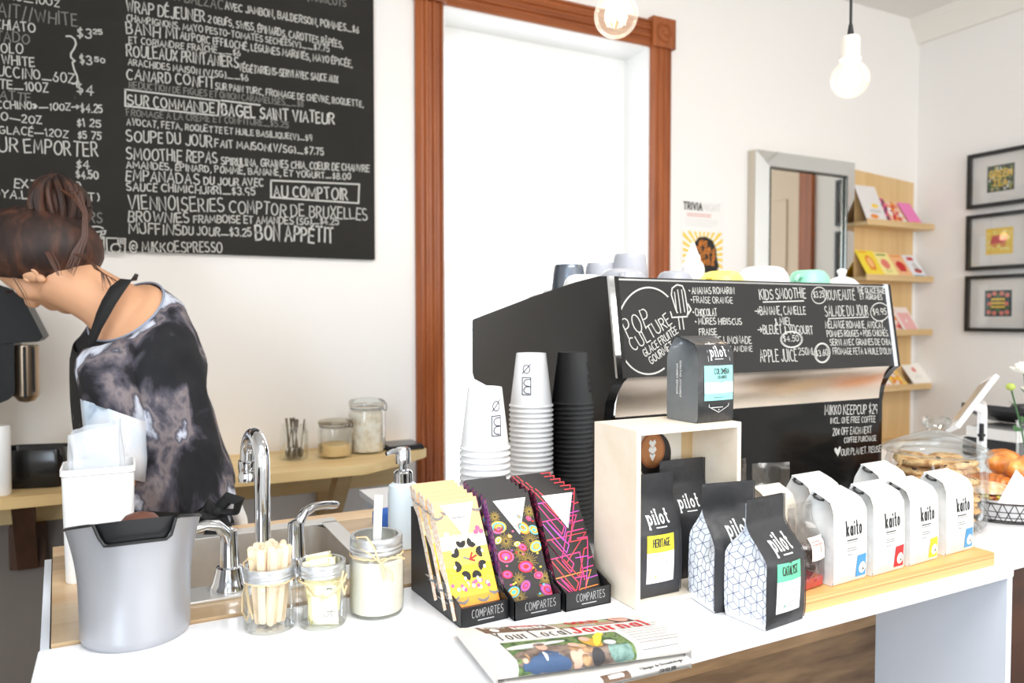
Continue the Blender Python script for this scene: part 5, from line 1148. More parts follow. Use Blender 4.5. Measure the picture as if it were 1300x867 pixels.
# ------------------------------------------------------------------ wooden crate with its bags
M_birch = wood('pale_birch', (240, 224, 200), (252, 243, 226), 'X', 6, 12, .55); M_kraft = wood('kraft_back', (210, 176, 128), (230, 200, 152), 'Z', 4, 10, .6)
KX0, KX1, KY0, KY1, KZ = .696, .909, .930, 1.046, ZT+.277
cr = thing('wooden_crate', 'open pale wooden crate standing on its end beside the machine, holding two coffee bags', 'crate', ((KX0+KX1)/2, (KY0+KY1)/2, ZT))
k = .0085; b = MB()
b.box(KX0, KX0+k, KY0, KY1, ZT+.0005, KZ, .0008); b.box(KX1-k, KX1, KY0, KY1, ZT+.0005, KZ, .0008); b.box(KX0+k, KX1-k, KY0, KY1, KZ-k, KZ, .0008); b.box(KX0+k, KX1-k, KY0, KY1, ZT+.0005, ZT+k, .0008)
b.build('crate_frame', M_birch, cr, world=True); MB().box(KX0+k, KX1-k, KY1-.006, KY1-.001, ZT+k, KZ-k).build('back_panel', M_kraft, cr, world=True, smooth=False)
t = thing('thanks_card', 'cream card with a latte cup picture and THANKS, inside the crate', 'card', (.82, KY1-.0085, 1.07))
x0, x1, z0, z1 = .764, .873, 1.070, KZ-k-.002
MB().box(x0, x1, KY1-.0085, KY1-.0072, z0, z1).build('card_sheet', mat('cream_card', (236, 228, 214), .7), t, world=True, smooth=False)
pl = Plane((x0, KY1-.0085, z0), (1, 0, 0), (0, 0, 1)); b = MB(); M_espr = mat('print_espresso', (44, 36, 34), .6); M_cof = mat('print_coffee', (160, 98, 58), .6)
blob(b, pl, .050, .062, .036, .040, 0, 32, .0005); blob(b, pl, .045, .071, .027, .031, 1, 32, .0008); blob(b, pl, .045, .071, .023, .027, 2, 32, .0011)
for v, r_ in ((.060, .006), (.070, .009), (.082, .008)): poly(b, pl, [(.045, v-.008), (.045+r_, v+.002), (.045+r_*.6, v+.008), (.045, v+.004), (.045-r_*.6, v+.008), (.045-r_, v+.002)], .0014, 3)
label_text(b, pl, 'THANKS', .048, .012, .013, .046, .0013, 4); ribbon(b, [(.03, .009), (.108, .010)], .0007, pl, .0005, 4)
b.build('card_print', [M_espr, M_cof, mat('print_caramel', (186, 124, 74), .6), M_paper, M_inkw], t, world=True, smooth=False, fix=False)

# ------------------------------------------------------------------ coffee bags
M_pouch = mat('matt_black_pouch', (50, 50, 52), .42, bump=(26, .25)); M_gus = mat('white_gusset', (240, 245, 252), .45); M_navy = mat('navy_line', (84, 94, 132), .5); M_whiteink = mat('white_ink', (238, 238, 236), .5)
def pouch_surfs(W, D, H):
    def prof(v):        # depth of the filled bag at height v (0..1)
        if v < .08: return D*(.94+.75*v)
        if v < .50: return D
        if v < .82: f = (v-.50)/.32; return D*(1-f*f*(3-2*f))+.003*f
        return .003
    def wid(v): return W*(1+.03*sin(pi*min(1, v/.5))-.0*v)
    def bul(u, v): return .007*max(0, cos(pi*u))*max(0, sin(pi*min(1, v/.75)))
    front = lambda u, v: Vector((u*wid(v), -prof(v)/2-bul(u, v), v*H))
    back = lambda u, v: Vector((u*wid(v), prof(v)/2+bul(u, v), v*H))
    def side(sg):
        def f(d, v):       # d -.5 front .. .5 back
            g = 0 if v < .34 else min(1, (v-.34)/.40); dep = prof(v)
            inw = g*min(.9*D/2, W*.32)*(1-abs(2*d))*(1 if v < .82 else .8)
            return Vector((sg*(wid(v)/2-inw-.0004), d*dep, v*H))
        return f
    return front, back, side(-1), side(1)
def pouch(loc, rz, W, D, H, label, tagcol, tagtxt, left_art=True, script='pilot', grp='black pouches of coffee', labelv=(.12, .52), lcol=None):
    t = thing('coffee_bag', label, 'coffee bag', loc, rz, grp)
    fr, bk, sl, sr = pouch_surfs(W, D, H)
    b = MB(); b.grid(fr, 12, 40, -.5, .5, 0, 1); b.grid(bk, 12, 40, -.5, .5, 0, 1)
    b.grid(lambda u, v: fr(u, 0)*(1-v)+bk(u, 0)*v, 12, 4, -.5, .5, 0, 1)
    # flange seams down the front edges
    for sg in (-.5, .5): b.grid(lambda u, v: fr(sg, v)+Vector((math.copysign(.0025, sg)*u, -.0005, 0)), 1, 40, 0, 1, .02, 1)
    b.build('pouch', M_pouch, t, angle=60)
    for nm, sf in (('l', sl), ('r', sr)):
        g = MB().grid(lambda u, v: sf(u, v), 10, 40, -.5, .5, 0, .97).build('side_gusset', M_gus if left_art else M_pouch, t, angle=60); 
        if not left_art: continue
        g['label'] = 'white gusset printed with cubes'
        b = MB(); sg = -1 if nm == 'l' else 1
        s = lambda u, v, off=0: sf(max(-.5, min(.5, u/D)), max(0, min(.97, v/H)))+Vector((sg*off, 0, 0))
        a = .0125; hgt = a*sqrt(3)/2
        for r_ in range(-1, int(H*.78/(1.5*a))+1):
            for c_ in range(-3, 4):
                cx, cy = c_*2*hgt+(hgt if r_ % 2 else 0), r_*1.5*a+a
                hexp = [(cx+a*cos(radians(90+60*q)), cy+a*sin(radians(90+60*q))) for q in range(7)]
                segs = [(hexp[0], hexp[1]), (hexp[1], hexp[2]), (hexp[2], hexp[3])]+[((cx, cy), hexp[q]) for q in (1, 3, 5)]
                for p, q in segs:
                    if abs(p[0]) > D*.5+.004 and abs(q[0]) > D*.5+.004: continue
                    if max(p[1], q[1]) > H*.80 or min(p[1], q[1]) < .001: continue
                    cl = lambda z: (max(-D*.49, min(D*.49, z[0])), z[1])
                    ribbon(b, [cl(p), cl(q)], .00085, s, .0005, seg=.006)
        b.build('cube_print', M_navy, g, smooth=False, fix=False)
    s = lambda u, v, off=0: fr(max(-.5, min(.5, u/W)), v/H)+Vector((0, -off, off*.3))
    b = MB(); label_text(b, s, script, -.018, H*.605, .019, .040, .0027, 0, .0006, None, .07, .36); fine_print(b, s, -.006, .022, H*.575, 1, .003, .0016, 0)
    b.build('lettering', M_whiteink, t, smooth=False, fix=False)
    if tagcol:
        v0, v1 = H*labelv[0], H*labelv[1]; vm = v0+(v1-v0)*.64; b = MB()
        patch(b, s, -.026, .026, v0, vm, .0008, 0, 8); patch(b, s, -.026, .026, vm, v1, .0008, 1, 8)
        label_text(b, s, tagtxt, -.016, vm+.009, .012, .032, .0017, 2, .0012)
        if tagtxt == 'CATALYST': label_text(b, s, 'THE', -.004, vm+.024, .004, .008, .0005, 2, .0012)
        fine_print(b, s, -.012, .014, vm-.008, 4, .004, .0006, 3, .0012); fine_print(b, s, -.014, .016, vm-.032, 3, .003, .0006, 3, .0012, seed=4)
        blob(b, s, -.010, v0+.010, .0016, .0016, 1, 8, .0012)
        for q in ([(.010, vm-.022), (.022, vm-.022), (.022, vm-.014), (.010, vm-.014), (.010, vm-.022)],): ribbon(b, q, .0005, s, .0012, 3)
        b.build('label', [mat('label_white', (240, 238, 242), .5), tagcol, M_inkw, M_grey], t, smooth=False, fix=False)
    return t
zk = ZT+.0095
pouch(Vector((.750, .966, zk)), .0, .084, .046, .190, 'black coffee bag with a yellow and white label, inside the crate', mat('label_yellow', (236, 222, 60), .5), 'HERITAGE', False)
pouch(Vector((.850, 1.008, zk)), -.05, .090, .044, .198, 'black coffee bag partly hidden behind the yellow labelled one in the crate', None, '', False)
pouch(Vector((.846, .893, ZT+.0005)), -.16, .092, .076, .190, 'black coffee bag with white cube patterned side, standing just in front of the crate', mat('label_seagreen', (120, 212, 178), .5), 'AIRBORNE')
pouch(Vector((.852, .822, ZT+.0005)), .10, .084, .078, .182, 'black coffee bag with green label and white cube patterned side, at the counter edge', mat('label_green', (112, 212, 168), .5), 'CATALYST')

def brick(loc, rz, W, D, H, label, mtl, name='coffee_bag', grp=None, bulge=.004, side_m=None):
    """flat-bottomed bag folded over at the top; returns thing and its front surface (u metres across, v metres up)"""
    t = thing(name, label, 'coffee bag', loc, rz, grp)
    prof = [(-D/2+.003, 0), (-D/2, .004), (-D/2-.001, H*.3), (-D/2, H*.62), (-D/2+.001, H*.80), (-D/2+.005, H*.865), (-D*.34, H*.915), (-D*.14, H*.955), (D*.06, H*.98), (D*.20, H), (D*.27, H*.985), (D*.34, H*.93), (D*.44, H*.86), (D/2, H*.74), (D/2, H*.3), (D/2, .004), (D/2-.003, 0)]
    n = len(prof)
    def pt(i, u):
        y, z = prof[i]; f = z/H
        w = W*(1+.012*sin(pi*min(1, f))-.10*max(0, (f-.8)/.2)); by = bulge*cos(pi*u)*sin(pi*min(1, f/.85))*(1 if i < n*.45 else (-1 if f < .8 else 0)); 
        return Vector((u*w, y-by, z))
    b = MB(); b.grid(lambda u, v: pt(int(round(v)), u), 10, n-1, -.5, .5, 0, n-1)
    b.add([pt(0, -.5), pt(0, .5), pt(n-1, .5), pt(n-1, -.5)], [(0, 1, 2, 3)])
    b.build('bag_body', mtl, t, angle=38)
    for sg in (-.5, .5):
        b = MB(); m_ = n//2; rings = []
        # side panel with a gusset crease that sinks in towards the fold
        L_ = [pt(i, sg) for i in range(0, 10)]; R_ = [pt(n-1-i, sg) for i in range(0, 7)]+[pt(10, sg)]*0
        def at(lst, z):
            for p, q in zip(lst, lst[1:]):
                if p.z <= z <= q.z: 
                    f = (z-p.z)/max(1e-9, q.z-p.z); return p.lerp(q, f)
            return lst[-1]
        def sfn(d, v):
            z = v*H*.985; a = at(L_, z); c = at(R_, z) if z < R_[-1].z else R_[-1]+Vector((0, 0, 0))
            p = a.lerp(c, d); inw = max(0, (v-.60)/.40)*.026*(1-abs(2*d-1)**1.5); return Vector((p.x-math.copysign(inw, sg), p.y, z))
        b.grid(sfn, 8, 20); b.build('side_panel', side_m or mtl, t, angle=38)
    def s(u, v, off=0):
        for i in range(10):
            z0, z1 = prof[i][1], prof[i+1][1]
            if z0 <= v <= z1 or i == 9:
                f = (v-z0)/max(1e-9, z1-z0); p = pt(i, u/W).lerp(pt(i+1, u/W), max(0, min(1, f))); return p+Vector((0, -off, off*.25))
    return t, s
M_kpaper = mat('white_bag_paper', (226, 225, 222), .62, bump=(30, .35)); M_tin = mat('tin_tie', (238, 238, 236), .4); M_tinb = mat('tin_tie_wire', (34, 34, 36), .4); M_kblack = mat('kaito_ink', (30, 29, 28), .6)
def kaito(x, y, z, rz, H, sq, label, W=.083, D=.060):
    t, s = brick(Vector((x, y, z)), rz, W, D, H, label, M_kpaper, grp='white bags of coffee')
    b = MB(); label_text(b, s, 'kaito', -.014, H*.545, .0225, .038, .0029, 0, .0006, None, 0, .40); fine_print(b, s, -.013, .022, H*.49, 1, .003, .0016, 0); fine_print(b, s, -.013, .022, H*.465, 1, .003, .0009, 1); fine_print(b, s, -.013, .016, H*.40, 2, .0035, .0011, 1, seed=2); fine_print(b, s, -.013, .002, H*.33, 1, .003, .0011, 1)
    b.build('lettering', [M_kblack, M_grey], t, smooth=False, fix=False)
    if sq:
        b = MB(); patch(b, s, .012, .038, H*.05, H*.30, .0006, 0, 4); blob(b, s, .0275, H*.145, .009, .0095, 1, 20, .0009); poly(b, s, [(.026, H*.11), (.0285, H*.13), (.0325, H*.19), (.031, H*.135), (.033, H*.12)], .0012, 2)
        b.build('colour_square', [sq, M_paper, M_kblack], t, smooth=False, fix=False)
    b = MB(); yk, zk_ = D*.24, H*.995
    b.box(-W*.44, W*.44, yk-.002, yk+.003, zk_-.006, zk_+.002, .0008); b.build('folded_top', M_tin, t)
    b = MB()
    for sg in (-1, 1): b = MB(); b.tube([(sg*W*.40, yk-.003, zk_-.004), (sg*W*.50, yk-.006, zk_-.004), (sg*W*.53, yk-.010, zk_-.006), (sg*W*.50, yk-.016, zk_-.009), (sg*W*.42, yk-.020, zk_-.010)], .0021, 8); b.build('tin_tie', M_tinb, t)
    return t
ZP = ZT+.0245
K_blue, K_red, K_yel = mat('kaito_blue', (74, 152, 206), .5), mat('kaito_red', (200, 40, 44), .5), mat('kaito_yellow', (238, 208, 50), .5)
kaito(1.032, .846, ZP, .06, .143, K_blue, 'white coffee bag with a blue square, next to the brown filled clear pouch')
kaito(1.129, .848, ZP, .05, .143, K_red, 'white coffee bag with a red square, second in the front row')
kaito(1.228, .853, ZP, .06, .139, K_yel, 'white coffee bag with a yellow square, third in the front row')
kaito(1.340, .860, ZP, .04, .141, K_blue, 'white coffee bag with a blue square, nearest the cookie jar')
kaito(1.085, .935, ZT+.0005, .06, .170, None, 'white coffee bag behind the front row, between the blue and red squared bags')
kaito(1.272, .940, ZT+.0005, .06, .172, None, 'white coffee bag behind the yellow squared bag, before the cookie jar')
M_plyedge = ramp_mat('ply_edge', [(.3, (176, 128, 74)), (.45, (226, 184, 124)), (.55, (186, 136, 80)), (.7, (232, 194, 136))], 18, .5, stretch=(.02, .02, 9))
pk_ = thing('plywood_plank', 'thick honey plywood plank lying under the front row of white coffee bags', 'plank', (1.145, .85, ZT+.0005))
MB().box(.897, 1.402, .803, .898, ZT+.0005, ZT+.0225, .0006).build('plank_body', M_plyedge, pk_, world=True); MB().box(.898, 1.401, .804, .897, ZT+.0226, ZT+.024).build('plank_face', wood('honey_ply', (214, 160, 92), (236, 190, 124), 'X', 5, 12, .4), pk_, world=True, smooth=False)

# bag on top of the crate
M_shiny = mat('shiny_black_bag', (52, 52, 54), .30, bump=(28, .3)); M_shinyg = mat('grey_printed_side', (108, 112, 114), .22, bump=(40, .3))
t, s = brick(Vector((.866, .983, KZ+.0005)), .04, .079, .074, .141, 'dark grey coffee bag with a turquoise label, standing on top of the crate', M_shiny, side_m=M_shinyg, grp='dark bags of coffee on the crate', bulge=.005)
del t['group']
b = MB(); label_text(b, s, 'pilot', -.012, .108, .016, .034, .0022, 0, .0008, None, .07, .36); fine_print(b, s, -.004, .020, .1035, 1, .003, .0012, 0, .0009)
ribbon(b, [(-.018, .030), (-.018, .026), (.004, .016), (.026, .026), (.026, .030)], .0009, s, .0009, seg=.01); ribbon(b, [(-.018, .118), (-.018, .100)], .0006, s, .0009); ribbon(b, [(.03, .118), (.03, .1)], .0006, s, .0009); fine_print(b, s, -.012, .02, .0245, 1, .003, .0012, 0, .0009); fine_print(b, s, -.016, .014, .128, 1, .003, .0009, 0, .0009); ribbon(b, [(-.006, .1265), (-.002, .1305)], .0008, s, .0009); blob(b, s, .004, .0205, .0012, .0012, 0, 8)
b.build('lettering', M_whiteink, t, smooth=False, fix=False); b = MB()
ss = lambda u, v, off=0: Vector((-.0402-off, u, v)); label_text(b, ss, 'ROASTED TORONTO', .012, .045, .004, .05, .0007, 0, .0012, ang=pi/2); label_text(b, ss, 'TORONTO, ONTARIO', .004, .04, .004, .06, .0007, 0, .0012, ang=pi/2)
b.build('lettering', M_whiteink, t, smooth=False, fix=False)
b = MB(); M_turq = mat('label_aqua', (150, 220, 214), .5); 
patch(b, s, -.028, .036, .036, .093, .0009, 0, 6); patch(b, s, -.028, .036, .048, .066, .0011, 1, 4); label_text(b, s, 'COLOMBIA', -.008, .079, .009, .034, .0012, 2, .0012); label_text(b, s, 'LOS MONJES', -.001, .0715, .005, .021, .0007, 2, .0012); fine_print(b, s, .004, .016, .0655, 1, .003, .0008, 2, .0013); fine_print(b, s, -.02, .03, .058, 2, .006, .0006, 3, .0013); fine_print(b, s, -.01, .02, .041, 1, .006, .0008, 2, .0013)
b.build('label', [M_turq, mat('label_aqua_white', (214, 236, 234), .5), M_inkw, M_grey], t, smooth=False, fix=False)

# small clear pouches and a paper bag between the black and the white bags
M_cello = glass('cellophane', (.95, .94, .93), 1.5, .14, .16)
def cello(loc, rz, W, D, H, label, fill=None, fh=.4, base=None, paper=None):
    t = thing('clear_pouch', label, 'pouch', loc, rz, 'small clear pouches behind the black coffee bags')
    fr, bk, sl, sr = pouch_surfs(W, D, H)
    b = MB(); b.grid(lambda u, v: fr(u, v)+Vector((0, .003*noise.noise(Vector((u*9, v*9, W*90))), 0)), 14, 24, -.5, .5, 0, 1); b.grid(lambda u, v: bk(u, v)+Vector((0, .003*noise.noise(Vector((u*8, v*9, 7))), 0)), 14, 24, -.5, .5, 0, 1); b.grid(sl, 4, 24, -.5, .5, 0, .95); b.grid(sr, 4, 24, -.5, .5, 0, .95); b.build('film', M_cello, t, angle=60, fix=False)
    if base: MB().box(-W*.49, W*.49, -D*.49, D*.49, .001, .017, .003).build('base_card', base, t)
    if paper:
        b = MB(); sg = lambda u, v, off=0: fr(u/W, v/H)+Vector((0, -off-.001, 0)); patch(b, sg, paper[0], paper[1], H*paper[2], H*paper[3], .0006, 0, 4); fine_print(b, sg, paper[0]+.003, paper[1]-.003, H*paper[3]-.006, 2, .004, .0012, 1, .001); b.build('label', [mat('label_cream', (244, 232, 222), .6), M_coral], t, smooth=False, fix=False)
    if fill:
        r = random.Random(int(W*1000)); b = MB(); w_, d_ = W*.40, D*.34
        for i in range(90):
            v = .019+(fh*H-.019)*r.random(); p = Vector((r.uniform(-w_, w_), r.uniform(-d_, d_), v)); b.sphere((0, 0, 0), (r.uniform(.003, .007), r.uniform(.002, .004), r.uniform(.002, .005)), 8, 6, M=Matrix.Translation(p) @ Matrix.Rotation(r.uniform(0, 3), 4, 'X') @ Matrix.Rotation(r.uniform(0, 3), 4, 'Z'))
        o = b.build('chocolate_pieces', fill); o.matrix_world = Matrix.Translation(loc) @ Matrix.Rotation(rz, 4, 'Z'); tag(o, 'brown chocolate pieces inside the %s' % ('red based clear pouch' if base else label[:40]), 'chocolate', kind='stuff')
M_choco = ramp_mat('chocolate_bits', [(.3, (58, 38, 32)), (.7, (120, 84, 66))], 90, .5)
cello(Vector((.953, .846, ZT+.0245)), .12, .060, .048, .132, 'clear pouch with red base and brown chocolate pieces, beside the green labelled bag', M_choco, .45, mat('red_card', (226, 60, 66), .5), (-.012, .024, .36, .62))
cello(Vector((.975, 1.02, ZT+.0005)), .1, .075, .05, .192, 'empty clear cellophane pouch standing against the machine, nearer the crate', None)
cello(Vector((1.035, .985, ZT+.0005)), -.25, .075, .05, .188, 'clear cellophane pouch with a pink label, behind the cream paper bag', None, paper=(-.03, .02, .5, .66))
t, s = brick(Vector((.972, .925, ZT+.0005)), .05, .070, .05, .165, 'small plain cream paper bag behind the red based clear pouch', mat('cream_paper_bag', (226, 216, 200), .7, bump=(40, .2)), 'paper_bag', 'plain paper bags'); t['category'] = 'bag'; del t['group']

# ------------------------------------------------------------------ cookie jar
jc = Vector((1.562, 1.022, ZT)); jr = .099; jh = .160
t = thing('cookie_jar', 'big round clear glass jar with a domed knob lid, full of cookies', 'jar', jc)
MB().lathe([(.001, .006), (jr*.9, .006), (jr*.97, .014), (jr, .03), (jr, jh*.86), (jr*.96, jh*.93), (jr*.97, jh)], 64).build('glass_body', M_glass, t)
b = MB(); b.lathe([(jr*.7, jh*.985), (jr*.98, jh*.99), (jr*1.06, jh*1.0), (jr*1.07, jh*1.03), (jr*1.0, jh*1.07), (jr*.7, jh*1.16), (jr*.35, jh*1.245), (jr*.2, jh*1.275)], 64)
b.build('lid', glass('lid_glass', (.95, .975, .975), 1.45, .02, .05), t)
MB().lathe([(jr*.2, jh*1.27), (jr*.18, jh*1.30), (jr*.27, jh*1.34), (jr*.30, jh*1.40), (jr*.27, jh*1.455), (jr*.15, jh*1.475), (.001, jh*1.48)], 36).build('knob', glass('knob_glass', (.94, .96, .96), 1.5, .02, .1), t)
M_cook = ramp_mat('cookie_crumb', [(.35, (176, 126, 78)), (.5, (222, 180, 126)), (.62, (232, 196, 146)), (.66, (90, 58, 42))], 55, .8, bump=.6)
rn = random.Random(7); proto = None; k = 0
for lay in range(8):
    for q in range(4):
        a = 2*pi*q/4+lay*.7+rn.uniform(-.2, .2); z = .016+lay*.0165+rn.uniform(0, .003)
        if proto is None:
            b = MB(); b.lathe([(.001, 0), (.03, .0), (.037, .004), (.038, .007), (.034, .012), (.02, .015), (.001, .016)], 28)
            b.v = [(x+.002*noise.noise(Vector((x*70, y*70, 1))), y+.002*noise.noise(Vector((x*70, y*70, 5))), zz+(.002*noise.noise(Vector((x*120, y*120, 3))) if zz > .003 else 0)) for x, y, zz in b.v]
            proto = b.build('cookie', M_cook); tag(proto, 'golden cookie with dark chips piled inside the big glass jar', 'cookie', 'cookies in the glass jar'); c = proto
        else: c = dup(proto)
        c.location = jc+Vector((.048*cos(a), .048*sin(a), z)); c.rotation_euler = (rn.uniform(-.16, .16), rn.uniform(-.16, .16), rn.uniform(0, 6))
        k += 1

# ------------------------------------------------------------------ pastry basket
bc_ = Vector((1.815, 1.005, ZT+.001)); 
t = thing('wire_basket', 'dark wire basket lined with white paper, full of pastries', 'basket', bc_)
rx, ry, hb_ = .155, .115, .046; b = MB(); M_wire = mat('dark_wire', (58, 54, 52), .4, .7)
ringp = lambda k_, z: [(rx*k_*cos(2*pi*i/48), ry*k_*sin(2*pi*i/48), z) for i in range(49)]
for k_, z, w in ((.86, .002, .0022), (.91, .014, .001), (.95, .027, .001), (1.0, hb_, .0022)): b.tube(ringp(k_, z), w, 6, caps=False)
for i in range(36):
    a = 2*pi*i/36; a2 = a+.16; b.tube([(rx*.86*cos(a), ry*.86*sin(a), .002), (rx*1.0*cos(a2), ry*1.0*sin(a2), hb_)], .001, 5); b.tube([(rx*.86*cos(a2), ry*.86*sin(a2), .002), (rx*1.0*cos(a), ry*1.0*sin(a), hb_)], .001, 5)
for i in range(-3, 4): b.tube([(-rx*.86*sqrt(1-(i/4)**2), ry*.86*i/4, .002), (rx*.86*sqrt(1-(i/4)**2), ry*.86*i/4, .002)], .001, 5)
b.build('wire_frame', M_wire, t)
lp = thing('paper_liner', 'white tissue paper lining the wire pastry basket', 'paper', bc_)
MB().grid(lambda u, v: ((rx*(.80+.14*v)-.004+.006*noise.noise(Vector((cos(6.28*u)*3, sin(6.28*u)*3, v))))*cos(2*pi*u), (ry*(.80+.14*v)-.003)*sin(2*pi*u), .005+v*(.045+.026*max(0, noise.noise(Vector((cos(6.28*u)*1.7+4, sin(6.28*u)*1.7, 2)))*2))), 96, 8).add([(rx*.8*cos(2*pi*i/48), ry*.8*sin(2*pi*i/48), .005) for i in range(48)], [tuple(range(48))]).build('liner_sheet', mat('tissue', (238, 236, 236), .8), lp)
# a folded corner of paper standing up in front
w0, w1, w2 = Vector((-.138, -.046, .042)), Vector((-.04, -.104, .046)), Vector((-.082, -.054, .116))
b = MB(); b.grid(lambda u, v: tuple((w0*(1-u)+w1*u)*(1-v)+w2*v+Vector((0, -.008*sin(pi*u)*(1-v), 0))), 10, 10); b.build('paper_corner', mat('tissue', (238, 236, 236), .8), lp)
M_crust = ramp_mat('croissant_crust', [(.25, (150, 78, 30)), (.45, (206, 122, 50)), (.62, (236, 170, 90)), (.8, (248, 206, 140))], 26, .42, stretch=(1, 1, 1), bump=.35, coat=.2)
def croissant(loc, rz, L, R_, label, tilt=0, bend=1.0):
    pts = []; rad = []; n = 40
    for i in range(n+1):
        f_ = i/n; a = (f_-.5)*2.3*bend; x = L/2*sin(a)/sin(1.15*bend); y = L*.55*(1-cos(a)); r = R_*(.30+.70*sin(pi*f_)**.75); st = (f_*9) % 1
        r *= .90+.12*(1-abs(2*st-1)); pts.append((x, y, R_*.8+.0*f_)); rad.append(r)
    o = MB().tube(pts, rad, 22, flat=.82).build('croissant', M_crust); tag(o, label, 'croissant', 'pastries in the wire basket')
    o.location = loc; o.rotation_euler = (tilt, 0, rz); return o
croissant(bc_+Vector((.035, -.012, .060)), .25, .135, .046, 'large golden croissant on top of the pastries, in front', .5)
croissant(bc_+Vector((.045, .048, .070)), .5, .12, .040, 'croissant behind the large golden one in the wire basket', .3)
croissant(bc_+Vector((-.055, .028, .035)), 2.2, .12, .036, 'smaller croissant next to the glass jar in the wire basket', .2)
cw = bc_+Vector((-.100, .0, .030)); t = thing('croissant_sandwich', 'split filled croissant dusted with flour, at the jar end of the basket', 'sandwich', cw, 2.3)
def half(z0, sg, nm, m):
    MB().grid(lambda u, v: ((.062*(1-.15*sin(pi*v)))*cos(pi*u)*1.0, -.034*sin(pi*u)+.02*cos(pi*u)**2, z0+sg*.022*sin(pi*u)*sin(pi*v)+.001*sin(u*30)) if False else ((.06*cos(2*pi*u)*sin(pi*v/2)), .034*sin(2*pi*u)*sin(pi*v/2), z0+sg*.022*cos(pi*v/2)*(1+.05*sin(18*u))), 40, 10).build(nm, m, t)
half(.030, 1, 'top_crust', ramp_mat('dusted_crust', [(.3, (200, 120, 56)), (.5, (236, 190, 140)), (.62, (246, 232, 214))], 40, .6, bump=.4)); half(.020, -1, 'bottom_crust', M_crust)
b = MB(); rn = random.Random(3)
for i in range(26): a = 2*pi*i/26; b.sphere((.054*cos(a), .031*sin(a), .024+rn.uniform(-.003, .004)), (rn.uniform(.006, .011), rn.uniform(.005, .008), .005), 8, 6)
b.build('filling', ramp_mat('sandwich_filling', [(.35, (150, 150, 50)), (.5, (204, 190, 80)), (.65, (150, 70, 50))], 50, .5), t)

# ------------------------------------------------------------------ tablet, black appliance and flowers on the side counter
tb = thing('tablet_stand', 'white tablet tilted up on a white stand behind the cookie jar', 'tablet', (2.12, 1.26, ZT))
c0 = aty(1230, 511, 1.26); vax = (cR*.60+Vector((0, 0, 1))*.80).normalized(); wax = (cR*.30-Vector((0, 0, 1))*.22+cF*.93); wax = (wax-vax*wax.dot(vax)).normalized(); nax = vax.cross(wax).normalized()
if nax.dot(CAM-c0) < 0: nax = -nax; wax = -wax
Mt = Matrix.Translation(c0) @ Matrix((wax, vax, nax)).transposed().to_4x4()
MB().box(-.065, .065, -.088, .088, -.014, 0, .004, M=Mt).build('tablet_case', mat('tablet_white', (240, 240, 240), .3), tb, world=True); MB().box(-.052, .052, -.068, .070, .0002, .001, M=Mt).build('screen', mat('tablet_screen', (176, 172, 168), .12), tb, world=True, smooth=False)
pb = aty(1246, 580, 1.28); b = MB(); b.tube([c0-nax*.012, c0-nax*.02+Vector((.02, .0, -.005)), (pb.x-.004, 1.28, c0.z-.012), (pb.x, 1.28, c0.z-.03), (pb.x, 1.28, ZT+.012)], .0125, 12); b.build('stand_post', mat('tablet_white', (240, 240, 240), .3), tb, world=True)
MB().lathe([(.001, .014), (.06, .013), (.065, .008), (.065, .0005)], 36, c=(pb.x, 1.28, ZT), cap1=True).build('stand_base', mat('tablet_white', (240, 240, 240), .3), tb, world=True)
b = MB(); b.box(pb.x-.030, pb.x-.012, 1.262, 1.275, 1.035, 1.043, .001); b.box(pb.x-.026, pb.x-.016, 1.264, 1.273, 1.022, 1.072, .001); b.build('clamp', M_blackpl, tb, world=True)
ac = aty(1276, 575, 1.42); bt = thing('panini_press', 'black appliance with a sloping lid and steel band, behind the pastries', 'appliance', (ac.x+.06, 1.42, ZT)); w = ac.x
b = MB(); b.prism([(-.075, .155), (-.07, .17), (.0, .158), (.10, .120), (.10, .098), (.0, .125)], -.10, .10, 'Y', M=tr(w, 1.42, ZT)); b.build('lid', M_blackpl, bt, world=True)
MB().lathe([(.036, 0), (.036, .03), (.03, .042), (.001, .046)], 24, c=(w+.055, 1.40, ZT+.125), cap0=True).build('hinge_cover', M_blackpl, bt, world=True)
MB().box(w-.08, w+.10, 1.34, 1.50, ZT+.06, ZT+.098, .006).build('steel_body', M_rim, bt, world=True); MB().box(w-.085, w+.11, 1.335, 1.51, ZT+.0005, ZT+.06, .008).build('base', M_blackpl, bt, world=True); MB().lathe([(.009, 0), (.009, .02), (.012, .025), (.006, .034)], 16, c=(w+.045, 1.335, ZT+.098), cap0=True, cap1=True).build('knob', M_chrome, bt, world=True)
vz = aty(1309, 560, 1.15); vs_ = thing('flower_vase', 'slim glass vase of white flowers at the edge of the photo', 'vase', (vz.x, 1.15, ZT))
MB().lathe([(.001, .004), (.03, .004), (.034, .01), (.034, .15), (.036, .17)], 32).build('glass_body', M_glass, vs_)
M_leaf = mat('leaf_green', (62, 104, 60), .5); M_petal = mat('petal_white', (246, 244, 232), .6); M_bud = mat('bud_green', (176, 192, 90), .5)
